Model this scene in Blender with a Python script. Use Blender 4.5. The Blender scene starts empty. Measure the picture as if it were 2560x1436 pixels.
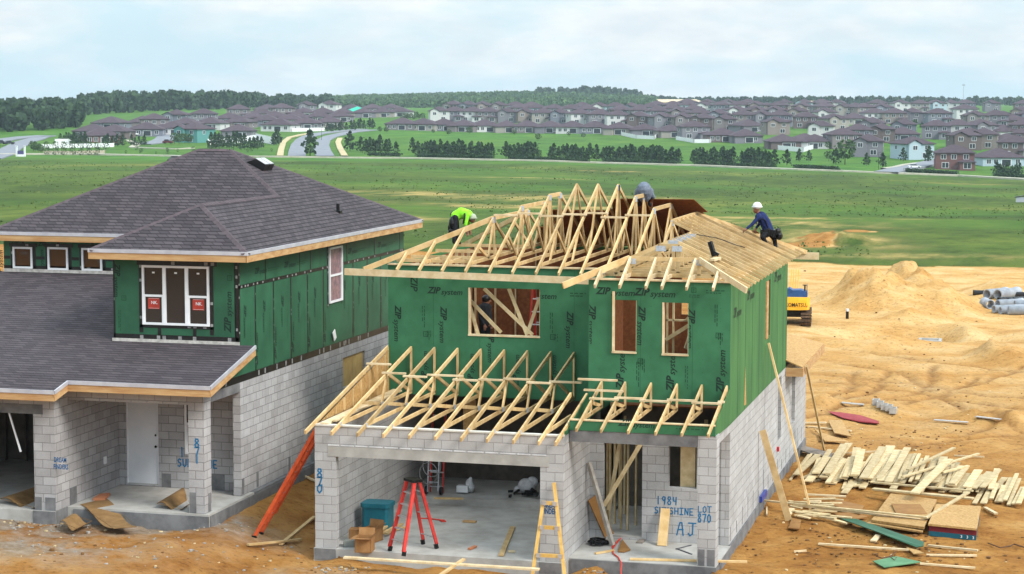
import bpy, bmesh, math, random
import numpy as np
from mathutils import Vector, Matrix
random.seed(7)
SC = bpy.context.scene; COL = SC.collection
R = math.radians
# ------------------------------------------------------------------ camera, world, sun, exposure
F = 4960.85; PITCH, YAW, ROLL = 0.0927, -0.259, 0.0019
CAM = Vector((15.936, -42.445, 10.503))
fw = Vector((math.sin(YAW)*math.cos(PITCH), math.cos(YAW)*math.cos(PITCH), -math.sin(PITCH)))
rt0 = Vector((math.cos(YAW), -math.sin(YAW), 0)); up0 = rt0.cross(fw)
RT = rt0*math.cos(ROLL)+up0*math.sin(ROLL); UP = -rt0*math.sin(ROLL)+up0*math.cos(ROLL)
cd = bpy.data.cameras.new('camera'); cam = bpy.data.objects.new('camera', cd); COL.objects.link(cam)
cd.sensor_width = 36; cd.lens = F/2560*36; cd.clip_start = 1; cd.clip_end = 20000
m = Matrix((RT, UP, -fw)).transposed().to_4x4(); m.translation = CAM; cam.matrix_world = m
SC.camera = cam
SC.view_settings.view_transform = 'Standard'; SC.view_settings.look = 'None'
SC.view_settings.exposure = 0.85; SC.view_settings.gamma = 1
SUN = Vector((.74, -.34, .72)).normalized()
sd = bpy.data.lights.new('sun', 'SUN'); so = bpy.data.objects.new('sun', sd); COL.objects.link(so)
sd.energy = 2.1; sd.angle = R(20); sd.color = (1, .95, .86)
so.rotation_euler = SUN.to_track_quat('Z', 'Y').to_euler(); so.location = (40, -40, 80)

def nodes(mt):
    mt.use_nodes = True; nt = mt.node_tree; nt.nodes.clear(); return nt
def N(nt, t, **kw):
    n = nt.nodes.new(t)
    for k, v in kw.items():
        if k.startswith('i_'): n.inputs[k[2:].replace('_', ' ')].default_value = v
        else: setattr(n, k, v)
    return n
W = bpy.data.worlds.new('World'); SC.world = W; nt = nodes(W); L = nt.links.new
sky = N(nt, 'ShaderNodeTexSky', sky_type='NISHITA', sun_disc=False, sun_elevation=math.asin(SUN.z), sun_rotation=math.atan2(SUN.x, SUN.y))
tc = N(nt, 'ShaderNodeTexCoord'); mp = N(nt, 'ShaderNodeMapping'); mp.inputs['Scale'].default_value = (1, 1, 3.4)
n1 = N(nt, 'ShaderNodeTexNoise', i_Scale=8.5, i_Detail=9, i_Roughness=.58, i_Distortion=.25)
r1 = N(nt, 'ShaderNodeMapRange'); r1.inputs[1].default_value = .38; r1.inputs[2].default_value = .60; r1.inputs[3].default_value = .12; r1.inputs[4].default_value = 1
n2 = N(nt, 'ShaderNodeTexNoise', i_Scale=21, i_Detail=6, i_Roughness=.6)
cr = N(nt, 'ShaderNodeValToRGB'); e = cr.color_ramp.elements
e[0].position = .34; e[0].color = (6.6, 7.3, 7.7, 1); e[1].position = .62; e[1].color = (8.1, 8.5, 8.6, 1)
hz = N(nt, 'ShaderNodeMixRGB'); hz.inputs[0].default_value = .9; hz.inputs[2].default_value = (5.3, 7.3, 8.3, 1)
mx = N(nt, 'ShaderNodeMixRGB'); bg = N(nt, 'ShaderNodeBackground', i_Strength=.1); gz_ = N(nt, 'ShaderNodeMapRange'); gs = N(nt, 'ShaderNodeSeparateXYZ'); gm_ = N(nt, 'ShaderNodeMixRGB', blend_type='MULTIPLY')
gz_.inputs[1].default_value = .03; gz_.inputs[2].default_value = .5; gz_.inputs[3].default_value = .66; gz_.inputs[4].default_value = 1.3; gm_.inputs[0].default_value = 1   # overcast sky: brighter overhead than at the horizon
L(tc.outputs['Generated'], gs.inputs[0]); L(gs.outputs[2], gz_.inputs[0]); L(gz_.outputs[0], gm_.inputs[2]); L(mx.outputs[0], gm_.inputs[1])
ow = N(nt, 'ShaderNodeOutputWorld')
L(tc.outputs['Generated'], mp.inputs[0]); L(mp.outputs[0], n1.inputs['Vector']); L(mp.outputs[0], n2.inputs['Vector'])
L(n1.outputs[0], r1.inputs[0]); L(n2.outputs[0], cr.inputs[0]); L(sky.outputs[0], hz.inputs[1])
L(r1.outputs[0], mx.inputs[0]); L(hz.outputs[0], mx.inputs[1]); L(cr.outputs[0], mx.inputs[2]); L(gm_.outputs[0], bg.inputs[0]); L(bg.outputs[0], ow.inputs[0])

# ------------------------------------------------------------------ pixel -> real point helpers (photo pixels 2560 x 1436)
def ray(px, py): return RT*((px-1280)/F) - UP*((py-718)/F) + fw
def onX(v, px, py): d = ray(px, py); return CAM + d*((v-CAM.x)/d.x)
def onY(v, px, py): d = ray(px, py); return CAM + d*((v-CAM.y)/d.y)
def onZ(v, px, py): d = ray(px, py); return CAM + d*((v-CAM.z)/d.z)
def onP(p0, n, px, py): d = ray(px, py); n = Vector(n); return CAM + d*((Vector(p0)-CAM).dot(n)/d.dot(n))
FH = np.array([math.sin(YAW), math.cos(YAW)]); RH = np.array([math.cos(YAW), -math.sin(YAW)])
# ------------------------------------------------------------------ terrain heights
PROF = {
 0:    [(135,0),(300,-3.2),(500,-6.3),(720,-8.9),(900,-6.5),(1000,-2.4),(1200,0),(1600,3),(2000,4),(2600,6),(6000,10)],
 640:  [(135,0),(300,-3.8),(500,-6.8),(720,-9.2),(900,-7.8),(1100,-2.5),(1400,5),(1900,6),(2300,7),(2600,9),(6000,12)],
 960:  [(135,0),(300,-4.4),(500,-7.4),(710,-9.5),(870,-8.2),(1050,-4.6),(1250,0),(1450,3.5),(1900,4),(2600,16),(6000,14)],
 1280: [(135,0),(300,-5),(500,-8),(700,-9.9),(850,-9.2),(1050,-6.2),(1250,0),(1500,4.5),(1900,5),(2600,20),(6000,14)],
 1580: [(135,0),(300,-5.3),(500,-8.8),(680,-10.7),(800,-10.6),(1000,-7),(1200,-1),(1500,4.5),(1900,5),(2600,17),(6000,14)],
 1680: [(135,0),(300,-5.4),(500,-9),(670,-11),(800,-11),(980,-7.5),(1180,-1.3),(1500,4.5),(1900,8),(2600,10),(6000,13)],
 1920: [(135,0),(300,-5.6),(500,-9.6),(660,-11.5),(780,-12),(900,-9.3),(1100,-3),(1300,2),(1600,6),(2500,10),(6000,12)],
 2560: [(135,0),(300,-6),(500,-11),(620,-13.6),(720,-14.2),(850,-9.7),(1000,-4.2),(1150,-.2),(1300,3.2),(2000,7.3),(3000,10),(6000,12)]}
PU = sorted(PROF)
def sstep(a, b, x): t = np.clip((x-a)/(b-a), 0, 1); return t*t*(3-2*t)
def hsh(ix, iy, s): 
    h = (ix.astype(np.int64)*374761393 + iy.astype(np.int64)*668265263 + s*974634541) & 0x7fffffff
    h = ((h ^ (h >> 13))*1274126177) & 0x7fffffff
    return ((h ^ (h >> 16)) & 0xffff)/65535.0
def vn(x, y, s=0):
    ix = np.floor(x); iy = np.floor(y); fx = x-ix; fy = y-iy; fx = fx*fx*(3-2*fx); fy = fy*fy*(3-2*fy)
    a = hsh(ix, iy, s); b = hsh(ix+1, iy, s); c = hsh(ix, iy+1, s); d = hsh(ix+1, iy+1, s)
    return (a*(1-fx)+b*fx)*(1-fy)+(c*(1-fx)+d*fx)*fy-.5
def fbm(x, y, o=4, s=0):
    v = 0; a = 1
    for k in range(o): v = v+a*vn(x*2**k+17.3*k, y*2**k-9.1*k, s+k); a *= .5
    return v
def uD(x, y):
    dx = x-CAM.x; dy = y-CAM.y; D = dx*FH[0]+dy*FH[1]; Lt = dx*RH[0]+dy*RH[1]
    return 1280+F*Lt/np.maximum(D, 1), D
def base_h(x, y):
    u, D = uD(x, y); u = np.clip(u, 0, 2560); cols = np.array([np.interp(D, *zip(*PROF[k])) for k in PU])
    i = np.clip(np.searchsorted(PU, u)-1, 0, len(PU)-2); pu = np.array(PU, float)
    t = (u-pu[i])/(pu[i+1]-pu[i]); t = t*t*(3-2*t)
    k = np.arange(len(x)); return cols[i, k]*(1-t)+cols[i+1, k]*t
def edgeD(u): return np.interp(u, [0, 1000, 1960, 2560], [150, 143, 131, 126])
MOUNDS = []   # (x, y, sx, sy, h)
def mound(px, py, z, wpx, dm, h, s=1.0):
    p = onZ(0, px, py); D = (p-CAM).dot(fw); MOUNDS.append((p.x, p.y, wpx*D/F/2, dm, h))
mound(2195, 770, 0, 180, 5, .75); mound(2316, 742, 0, 150, 5, .26); mound(2245, 754, 0, 360, 8, 1.25); mound(2350, 765, 0, 170, 5, .7); mound(2270, 738, 0, 120, 3, .8); mound(2160, 752, 0, 120, 4, .6)
mound(2120, 765, 0, 140, 4, .7); mound(2500, 735, 0, 160, 4, .7); mound(2545, 900, 0, 160, 3, .5); mound(2480, 895, 0, 120, 3, .5)
mound(2520, 1065, 0, 140, 1.6, .5); mound(2440, 1052, 0, 160, 1.2, .35); mound(2280, 800, 0, 180, 1.6, .6); mound(2420, 830, 0, 130, 3, .6)
mound(2110, 830, 0, 160, 1.6, .35); mound(2230, 862, 0, 260, 1.2, .32); mound(2060, 1015, 0, 130, 1.0, .35); mound(2180, 1035, 0, 220, .8, .3)
mound(1480, 1432, 0, 120, .8, .3); mound(2080, 575, 0, 220, 8, 1.0)
PITS = [(onZ(0, 2300, 835), 3.6, 2.2, -.85), (onZ(0, 2200, 828), 2.4, 1.6, -.6)]
RUTS = []
for ln in (((2010,1052),(2120,1020),(2300,1000),(2440,960),(2560,920)),((2040,940),(2160,948),(2300,962),(2430,985),(2560,1000)),((2035,955),(2160,966),(2300,984),(2430,1010),(2570,1030)),((2060,1000),(2110,985),(2135,960),(2130,930)),((2200,1005),(2290,985),(2330,955),(2335,915)),((2080,1010),(2150,993),(2200,965),(2220,930)),((2260,1015),(2370,985),(2440,945)),((2040,870),(2160,880),(2330,905),(2560,930)),((1990,670),(2150,690),(2060,720),(2040,760)),((2380,1100),(2480,1070),(2580,1050)),((2100,1190),(2300,1120),(2560,1090)),((2060,905),(2250,930),(2440,1045),(2570,1090))):
    P_ = [onZ(0, *p) for p in ln]; RUTS.append([(a, b) for a, b in zip(P_, P_[1:])])
def ruts(x, y):
    dmin = np.full(len(x), 9.0); m = (x > 8) & (y > 5) & (y < 80)
    if m.any():
        xx = x[m]+.25*vn(x[m]*.6, y[m]*.6, 91); yy = y[m]+.35*vn(x[m]*.6, y[m]*.6, 92); dd = dmin[m]
        for ln in RUTS:
            for a, b in ln:
                ux, uy = b.x-a.x, b.y-a.y; t = np.clip(((xx-a.x)*ux+(yy-a.y)*uy)/(ux*ux+uy*uy+1e-9), 0, 1); dd = np.minimum(dd, np.hypot(xx-a.x-t*ux, yy-a.y-t*uy))
        dmin[m] = dd
    return np.exp(-(dmin/.17)**2), np.exp(-((dmin-.42)/.2)**2)
def height(x, y):
    x = np.asarray(x, float); y = np.asarray(y, float); sh = x.shape; x = x.ravel(); y = y.ravel()
    u, D = uD(x, y); z = base_h(x, y); ed = edgeD(u); site = 1-sstep(ed-2, ed+6, D)
    # pads: the left house stands on a bank 0.6 m higher
    z = z + .58*sstep(-.4, -2.9, x)*(1-sstep(17, 24, y))*(D > 20)
    z = z + site*(.16*fbm(x*.22, y*.22, 4, 3)+(.10-.05*sstep(12, 18, x+.25*y))*fbm(x*1.3, y*1.3, 3, 11)+.05*np.abs(fbm(x*3.1, y*3.1, 2, 13)))
    open_ = site*sstep(10, 14, x+.25*y)
    # tyre tracks and ridges of the graded sand
    wv = x*.9+.35*y+1.2*vn(x*.12, y*.12, 21)*6
    z = z + open_*.05*(np.abs(((wv*.8) % 3.0)-1.5)-.75)*(vn(x*.1, y*.1, 31)+.5)
    for (mx_, my_, sx, sy, h) in MOUNDS:
        a = x-mx_; b = y-my_; l = a*RH[0]+b*RH[1]; d = a*FH[0]+b*FH[1]
        q = np.sqrt((l/sx)**2+(d/sy)**2)*(1+.35*fbm(x*.45, y*.45, 3, 43)); ok = q < 1.35
        z = z + ok*h*(np.sqrt(np.maximum(0, 1-q*.85)**2+.012)-.11)*(1+.9*np.abs(fbm(x*.8, y*.8, 4, 41)))
    for (p, sx, sy, h) in PITS:
        a = x-p.x; b = y-p.y; q = np.sqrt((a/sx)**2+(b/sy)**2); z = z + h*np.exp(-q**3)
    rd, berm = ruts(x, y); z = z + site*(-.07*rd+.045*berm)
    # keep soil below the slabs
    for (x0, x1, y0, y1, zz) in ((.1, 9.1, .1, 18.1, -.12), (-11.9, -2.95, -.1, 15.5, .35)):
        ins = sstep(x0-.05, x0+.05, x)*sstep(-x1-.05, -x1+.05, -x)*sstep(y0-.05, y0+.05, y)*sstep(-y1-.05, -y1+.05, -y); z = z*(1-ins)+np.minimum(z, zz)*ins
    far = sstep(150, 260, D); z = z + far*(.5*fbm(x*.02, y*.02, 3, 5))*(1-sstep(640, 700, D))
    return z.reshape(sh)
def hz1(x, y): return float(height(np.array([x]), np.array([y]))[0])
_Dm1 = np.concatenate([np.arange(30, 200, .5), np.arange(200, 1000, 2), np.arange(1000, 4000, 6)]); _Dm2 = np.arange(-1.6, 2.6, .2)
def gnd(px, py, dz=0):
    d = ray(px, py); ts = _Dm1 if py < 640 else _Dm2*(6 if py < 800 else 1)-CAM.z/d.z; xs = CAM.x+d.x*ts; ys = CAM.y+d.y*ts; zs = CAM.z+d.z*ts
    h = base_h(xs, ys) if py < 640 else height(xs, ys); b = np.nonzero(zs < h)[0]
    t = ts[b[0]] if len(b) else (2600.0 if py < 640 else -CAM.z/d.z)
    if len(b) and b[0] > 0:
        i = b[0]; a0 = zs[i-1]-h[i-1]; a1 = h[i]-zs[i]; t = ts[i-1]+(ts[i]-ts[i-1])*a0/(a0+a1+1e-9)
    x = CAM.x+d.x*t; y = CAM.y+d.y*t; return Vector((x, y, hz1(x, y)+dz))

# ------------------------------------------------------------------ materials
def S(r, g, b, k=1.0): return tuple([min(1, ((c/255)/12.92 if c < 11 else ((c/255+.055)/1.055)**2.4)*k) for c in (r, g, b)])+(1,)
MATS = {}
def pm(name, c1, c2=None, scale=6, rough=.75, bump=0, stretch=(1, 1, 1), spec=.3, metal=0, detail=5, objvar=0, lo=.35, hi=.65):
    if name in MATS: return MATS[name]
    mt = bpy.data.materials.new(name); nt = nodes(mt); L = nt.links.new
    b = N(nt, 'ShaderNodeBsdfPrincipled', i_Roughness=rough, i_Metallic=metal); b.inputs['Specular IOR Level'].default_value = spec
    o = N(nt, 'ShaderNodeOutputMaterial'); L(b.outputs[0], o.inputs[0])
    c2 = c2 or tuple(c*.8 for c in c1[:3])+(1,)
    tc = N(nt, 'ShaderNodeTexCoord'); mp = N(nt, 'ShaderNodeMapping'); mp.inputs['Scale'].default_value = stretch
    n = N(nt, 'ShaderNodeTexNoise', i_Scale=scale, i_Detail=detail, i_Roughness=.6)
    r = N(nt, 'ShaderNodeValToRGB'); r.color_ramp.elements[0].position = lo; r.color_ramp.elements[1].position = hi
    r.color_ramp.elements[0].color = c2; r.color_ramp.elements[1].color = c1
    L(tc.outputs['Object'], mp.inputs[0]); L(mp.outputs[0], n.inputs['Vector']); L(n.outputs[0], r.inputs[0]); out = r.outputs[0]
    if objvar:
        oi = N(nt, 'ShaderNodeObjectInfo'); mr = N(nt, 'ShaderNodeMapRange'); mr.inputs[3].default_value = 1-objvar; mr.inputs[4].default_value = 1+objvar*.6
        ge = N(nt, 'ShaderNodeNewGeometry'); ad = N(nt, 'ShaderNodeMath', operation='ADD'); fr = N(nt, 'ShaderNodeMath', operation='FRACT')
        L(oi.outputs['Random'], ad.inputs[0]); L(ge.outputs['Random Per Island'], ad.inputs[1]); L(ad.outputs[0], fr.inputs[0]); L(fr.outputs[0], mr.inputs[0])
        hs = N(nt, 'ShaderNodeHueSaturation'); L(mr.outputs[0], hs.inputs['Value']); L(out, hs.inputs['Color']); out = hs.outputs[0]
    L(out, b.inputs['Base Color'])
    if bump:
        bp = N(nt, 'ShaderNodeBump', i_Strength=bump, i_Distance=.02); L(n.outputs[0], bp.inputs['Height']); L(bp.outputs[0], b.inputs['Normal'])
    MATS[name] = mt; return mt
def brickmat(name, c1, c2, cm, bw, rh, mort, z0=0, rough=.9, bump=.5, stain=None, smooth=.3, off=.5):
    mt = bpy.data.materials.new(name); nt = nodes(mt); L = nt.links.new
    b = N(nt, 'ShaderNodeBsdfPrincipled', i_Roughness=rough); b.inputs['Specular IOR Level'].default_value = .2
    o = N(nt, 'ShaderNodeOutputMaterial'); L(b.outputs[0], o.inputs[0])
    tc = N(nt, 'ShaderNodeTexCoord'); sp = N(nt, 'ShaderNodeSeparateXYZ'); L(tc.outputs['Object'], sp.inputs[0])
    ad = N(nt, 'ShaderNodeMath', operation='ADD'); L(sp.outputs[0], ad.inputs[0]); L(sp.outputs[1], ad.inputs[1])
    sb = N(nt, 'ShaderNodeMath', operation='SUBTRACT'); L(sp.outputs[2], sb.inputs[0]); sb.inputs[1].default_value = z0-40*rh
    cb = N(nt, 'ShaderNodeCombineXYZ'); L(ad.outputs[0], cb.inputs[0]); L(sb.outputs[0], cb.inputs[1])
    n0 = N(nt, 'ShaderNodeTexNoise', i_Scale=1.7, i_Detail=3)
    bt = N(nt, 'ShaderNodeTexBrick', offset=off); bt.inputs['Scale'].default_value = 1; bt.inputs['Color1'].default_value = c1; bt.inputs['Color2'].default_value = c2
    bt.inputs['Mortar'].default_value = cm; bt.inputs['Brick Width'].default_value = bw; bt.inputs['Row Height'].default_value = rh
    bt.inputs['Mortar Size'].default_value = mort; bt.inputs['Mortar Smooth'].default_value = smooth; bt.inputs['Bias'].default_value = 0
    L(cb.outputs[0], bt.inputs['Vector'])
    n = N(nt, 'ShaderNodeTexNoise', i_Scale=.9, i_Detail=7, i_Roughness=.65); L(tc.outputs['Object'], n.inputs['Vector'])
    r = N(nt, 'ShaderNodeValToRGB'); r.color_ramp.elements[0].position = .33; r.color_ramp.elements[1].position = .62
    r.color_ramp.elements[0].color = stain or (.78, .76, .74, 1); r.color_ramp.elements[1].color = (1, 1, 1, 1); L(n.outputs[0], r.inputs[0])
    mu = N(nt, 'ShaderNodeMixRGB', blend_type='MULTIPLY'); mu.inputs[0].default_value = 1; L(bt.outputs[0], mu.inputs[1]); L(r.outputs[0], mu.inputs[2])
    n3 = N(nt, 'ShaderNodeTexNoise', i_Scale=38, i_Detail=3); L(tc.outputs['Object'], n3.inputs['Vector'])
    mr = N(nt, 'ShaderNodeMapRange'); mr.inputs[3].default_value = .82; mr.inputs[4].default_value = 1.16; L(n3.outputs[0], mr.inputs[0])
    m2 = N(nt, 'ShaderNodeMixRGB', blend_type='MULTIPLY'); m2.inputs[0].default_value = 1; L(mu.outputs[0], m2.inputs[1]); L(mr.outputs[0], m2.inputs[2])
    L(m2.outputs[0], b.inputs['Base Color'])
    bp = N(nt, 'ShaderNodeBump', i_Strength=bump, i_Distance=.012); bp.invert = True; L(bt.outputs['Fac'], bp.inputs['Height']); L(bp.outputs[0], b.inputs['Normal'])
    MATS[name] = mt; return mt
K = .88
CMU = brickmat('concrete_block', S(190,190,192,K), S(176,175,176,K), S(146,144,144,K), .4064, .2032, .008, .26, stain=(.84,.83,.82,1))
CMUA = brickmat('concrete_block_raised', S(188,187,190,K), S(168,166,168,K), S(134,132,133,K), .4064, .2032, .009, .26, stain=(.78,.77,.76,1))
SHING = brickmat('roof_shingles', S(92,85,90,.80), S(71,66,72,.80), S(38,35,39,.80), .26, .075, .011, 0, stain=(.82,.8,.8,1), smooth=.6)  # dark joint colour paints the shadow line under each shingle course
SHINGL = brickmat('low_pitch_shingles', S(92,85,90,.80), S(74,68,74,.80), S(42,38,42,.80), .27, .034, .0045, 0, stain=(.82,.8,.8,1), smooth=.6)  # same painted shadow lines, spaced for the low pitch
CONC = pm('concrete', S(186,184,181,.88), S(158,155,150,.88), 1.6, .9, .25, detail=8)
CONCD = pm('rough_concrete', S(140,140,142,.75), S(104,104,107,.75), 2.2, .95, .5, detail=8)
GREEN = pm('green_sheathing', S(60,118,84,.90), S(48,102,70,.86), 1.3, .62, .05, detail=7, spec=.25)
GREENS = pm('green_sheathing_lit', S(72,126,72,.86), S(52,106,64,.82), 1.4, .62, .05, stretch=(1,1,.25), detail=8, spec=.25)  # lighter, yellower green: side light off the open sand put into the colour
GREENA = pm('green_sheathing_taped', S(52,106,78,.82), S(42,90,66,.80), 1.1, .6, .05, detail=7, spec=.3)
INK = pm('sheathing_ink', S(22,48,38), S(16,38,30), 9, .6)
INKF = pm('sheathing_fine_ink', S(30,78,52), S(24,66,44), 9, .6)
TAPE = pm('flashing_tape', S(22,22,24), S(12,12,13), 14, .45, .1, spec=.4)
TAPEL = pm('tape_print', S(150,150,150), S(110,110,112), 9, .5)
WOOD = pm('pine_lumber', S(226,196,146,.84), S(200,164,110,.84), 3.5, .7, .06, stretch=(1,1,1), objvar=.26, detail=6)
WOODP = pm('pale_lumber', S(232,212,176,.86), S(206,180,138,.86), 4, .72, .06, objvar=.14, detail=6)
WOODB = pm('pallet_lumber', S(226,206,164,.82), S(196,172,128,.82), 5, .75, .08, objvar=.22, detail=6)
WOODF = pm('fascia_lumber', S(208,172,124,.82), S(176,130,84,.82), 2.6, .7, .06, stretch=(.4,1,3), detail=6)
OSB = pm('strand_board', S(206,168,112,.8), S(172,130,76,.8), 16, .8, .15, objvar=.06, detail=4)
OSBD = pm('strand_board_inside_shaded', S(150,92,52,.8), S(120,70,38,.8), 10, .8, .1, detail=4)  # brown inner face; shade on the undersides is put into the colour too
PLY = pm('sheet_plywood', S(166,122,70,.8), S(148,104,56,.8), 3, .8, .05)
WHITE = pm('white_vinyl', S(236,238,242,.92), S(222,224,230,.92), 3, .4, spec=.4)
DRIP = pm('drip_edge', S(196,196,204,.9), S(176,176,186,.9), 3, .4, metal=.2)
STEEL = pm('galvanised_plate', S(186,190,198), S(160,166,174), 20, .5, metal=.15)
BLACK = pm('black_plastic', S(24,24,26), S(14,14,15), 12, .4)
DOORM = pm('door_skin', S(222,224,230,.95), S(208,211,218,.95), 1.2, .5)
BLUE = pm('blue_spray', S(28,112,158), S(20,88,132), 30, .6)
BLUED = pm('blue_stencil', S(24,88,138), S(18,70,112), 30, .6)
REDM = pm('red_fibreglass', S(206,66,60), S(176,48,44), 6, .45)
ORNG = pm('orange_fibreglass', S(212,92,48), S(184,72,36), 6, .5)
YELF = pm('yellow_fibreglass', S(226,186,110,.9), S(200,158,84,.9), 6, .55)
ALUM = pm('aluminium', S(206,206,208), S(180,180,184), 6, .35, metal=.6)
REDC = pm('red_cord', S(214,70,56), S(190,52,42), 9, .5)
CARD = pm('cardboard', S(172,128,82,.85), S(148,104,62,.85), 5, .85)
def glass(name, c):
    mt = bpy.data.materials.new(name); nt = nodes(mt)
    b = N(nt, 'ShaderNodeBsdfPrincipled', i_Roughness=.06); b.inputs['Base Color'].default_value = c; b.inputs['Specular IOR Level'].default_value = .35
    o = N(nt, 'ShaderNodeOutputMaterial'); nt.links.new(b.outputs[0], o.inputs[0]); MATS[name] = mt
    tc = N(nt, 'ShaderNodeTexCoord'); n = N(nt, 'ShaderNodeTexNoise', i_Scale=1.6, i_Detail=2); bp = N(nt, 'ShaderNodeBump', i_Strength=.35, i_Distance=.05)
    nt.links.new(tc.outputs['Object'], n.inputs['Vector']); nt.links.new(n.outputs[0], bp.inputs['Height']); nt.links.new(bp.outputs[0], b.inputs['Normal']); return mt
GLASS = glass('window_glass', S(48,45,46)); GLASSB = glass('brown_reflection_glass', S(70,48,36)); GLASSF = glass('far_glass', S(52,58,66))  # GLASSB: brown of the reflected ground put into the pane colour

# ------------------------------------------------------------------ mesh builder and object helpers
class MB:
    def __init__(s): s.v = []; s.f = []; s.m = []; s.p = []
    def add(s, vs, fs, m=0):
        k = len(s.v); s.v += [tuple(v) for v in vs]; s.p.append((k, k+len(vs), len(s.f), len(s.f)+len(fs))); s.f += [tuple(i+k for i in f) for f in fs]; s.m += [m]*len(fs)
    def box(s, a, b, m=0):
        x0, y0, z0 = (min(a[i], b[i]) for i in range(3)); x1, y1, z1 = (max(a[i], b[i]) for i in range(3))
        s.add([(x0,y0,z0),(x1,y0,z0),(x1,y1,z0),(x0,y1,z0),(x0,y0,z1),(x1,y0,z1),(x1,y1,z1),(x0,y1,z1)],
              [(0,3,2,1),(4,5,6,7),(0,1,5,4),(1,2,6,5),(2,3,7,6),(3,0,4,7)], m)
    def beam(s, p, q, w=.04, h=.09, m=0, side=None):
        p = Vector(p); q = Vector(q); a = (q-p).normalized()
        sd = Vector(side) if side is not None else a.cross(Vector((0, 0, 1)))
        if sd.length < 1e-4: sd = Vector((1, 0, 0))
        sd = (sd-a*sd.dot(a)).normalized(); u = sd.cross(a)
        c = [sd*i*w/2+u*j*h/2 for i, j in ((-1,-1),(1,-1),(1,1),(-1,1))]
        s.add([p+k for k in c]+[q+k for k in c], [(0,1,2,3),(7,6,5,4),(0,4,5,1),(1,5,6,2),(2,6,7,3),(3,7,4,0)], m)
    def poly(s, pts, ext, m=0):
        n = len(pts); ext = Vector(ext); a = [Vector(p) for p in pts]
        s.add(a+[p+ext for p in a], [tuple(range(n)), tuple(range(2*n-1, n-1, -1))]+[(i, i+n, (i+1) % n+n, (i+1) % n) for i in range(n)], m)
    def tube(s, pts, rad, n=8, m=0, caps=True):
        pts = [Vector(p) for p in pts]; rad = rad if isinstance(rad, (list, tuple)) else [rad]*len(pts); k = len(s.v)
        pr = None
        for i, p in enumerate(pts):
            d = (pts[min(i+1, len(pts)-1)]-pts[max(i-1, 0)]).normalized()
            if pr is None: pr = d.orthogonal().normalized()
            a = (pr-d*pr.dot(d)).normalized(); pr = a; b = d.cross(a)
            for j in range(n): t = 2*math.pi*j/n; s.v.append(tuple(p+(a*math.cos(t)+b*math.sin(t))*rad[i]))
        for i in range(len(pts)-1):
            for j in range(n): s.f.append((k+i*n+j, k+i*n+(j+1) % n, k+(i+1)*n+(j+1) % n, k+(i+1)*n+j)); s.m.append(m)
        if caps:
            s.f.append(tuple(k+j for j in range(n-1, -1, -1))); s.m.append(m); e = k+(len(pts)-1)*n
            s.f.append(tuple(e+j for j in range(n))); s.m.append(m)
    def ball(s, c, r, m=0, n=8, k=6):
        c = Vector(c); r = (r, r, r) if not isinstance(r, (tuple, list)) else r; b = len(s.v)
        for i in range(k+1):
            for j in range(n):
                t = math.pi*i/k; f = 2*math.pi*j/n; s.v.append((c.x+r[0]*math.sin(t)*math.cos(f), c.y+r[1]*math.sin(t)*math.sin(f), c.z+r[2]*math.cos(t)))
        for i in range(k):
            for j in range(n): s.f.append((b+i*n+j, b+(i+1)*n+j, b+(i+1)*n+(j+1) % n, b+i*n+(j+1) % n)); s.m.append(m)
    def each(s, name, mats, parent=None):      # every added piece becomes a mesh of its own
        for (v0, v1, f0, f1) in s.p:
            t = MB(); t.v = s.v[v0:v1]; t.f = [tuple(i-v0 for i in f) for f in s.f[f0:f1]]; t.m = s.m[f0:f1]; t.build(name, mats, parent)
    def build(s, name, mats, parent=None, loc=None, smooth=False):
        mats = mats if isinstance(mats, (list, tuple)) else [mats]
        o = Vector((0, 0, 0))
        if parent is not None: o = wloc(parent)
        elif loc is not None: o = Vector(loc)
        me = bpy.data.meshes.new(name); me.from_pydata([(v[0]-o.x, v[1]-o.y, v[2]-o.z) for v in s.v], [], s.f)
        for mt in mats: me.materials.append(mt)
        if len(mats) > 1: me.polygons.foreach_set('material_index', s.m)
        if smooth: me.polygons.foreach_set('use_smooth', [True]*len(s.f))
        me.update(); ob = bpy.data.objects.new(name, me); COL.objects.link(ob)
        if parent is not None: ob.parent = parent
        else: ob.location = o
        ob['wl'] = tuple(o); return ob
def wloc(o): return Vector(o['wl'])
def tag(o, label=None, cat=None, group=None, kind=None):
    if label: o['label'] = label
    if cat: o['category'] = cat
    if group: o['group'] = group
    if kind: o['kind'] = kind
    return o
def thing(name, label, cat, loc, group=None):
    o = bpy.data.objects.new(name, None); COL.objects.link(o); o.empty_display_size = .2; o.location = loc; o['wl'] = tuple(loc); return tag(o, label, cat, group)
KIDS = {}
def dup(o, loc, rz=0, label=None, group=None, mats=None, scale=1):
    c = o.copy(); COL.objects.link(c); c.location = loc; c.rotation_euler = (0, 0, rz); c.scale = (scale,)*3
    if label: c['label'] = label
    if group: c['group'] = group
    def kids(src, dst):
        if src.name not in KIDS: KIDS[src.name] = list(src.children)
        for ch in KIDS[src.name]:
            k = ch.copy(); COL.objects.link(k); k.parent = dst; kids(ch, k)
    kids(o, c); return c
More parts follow.
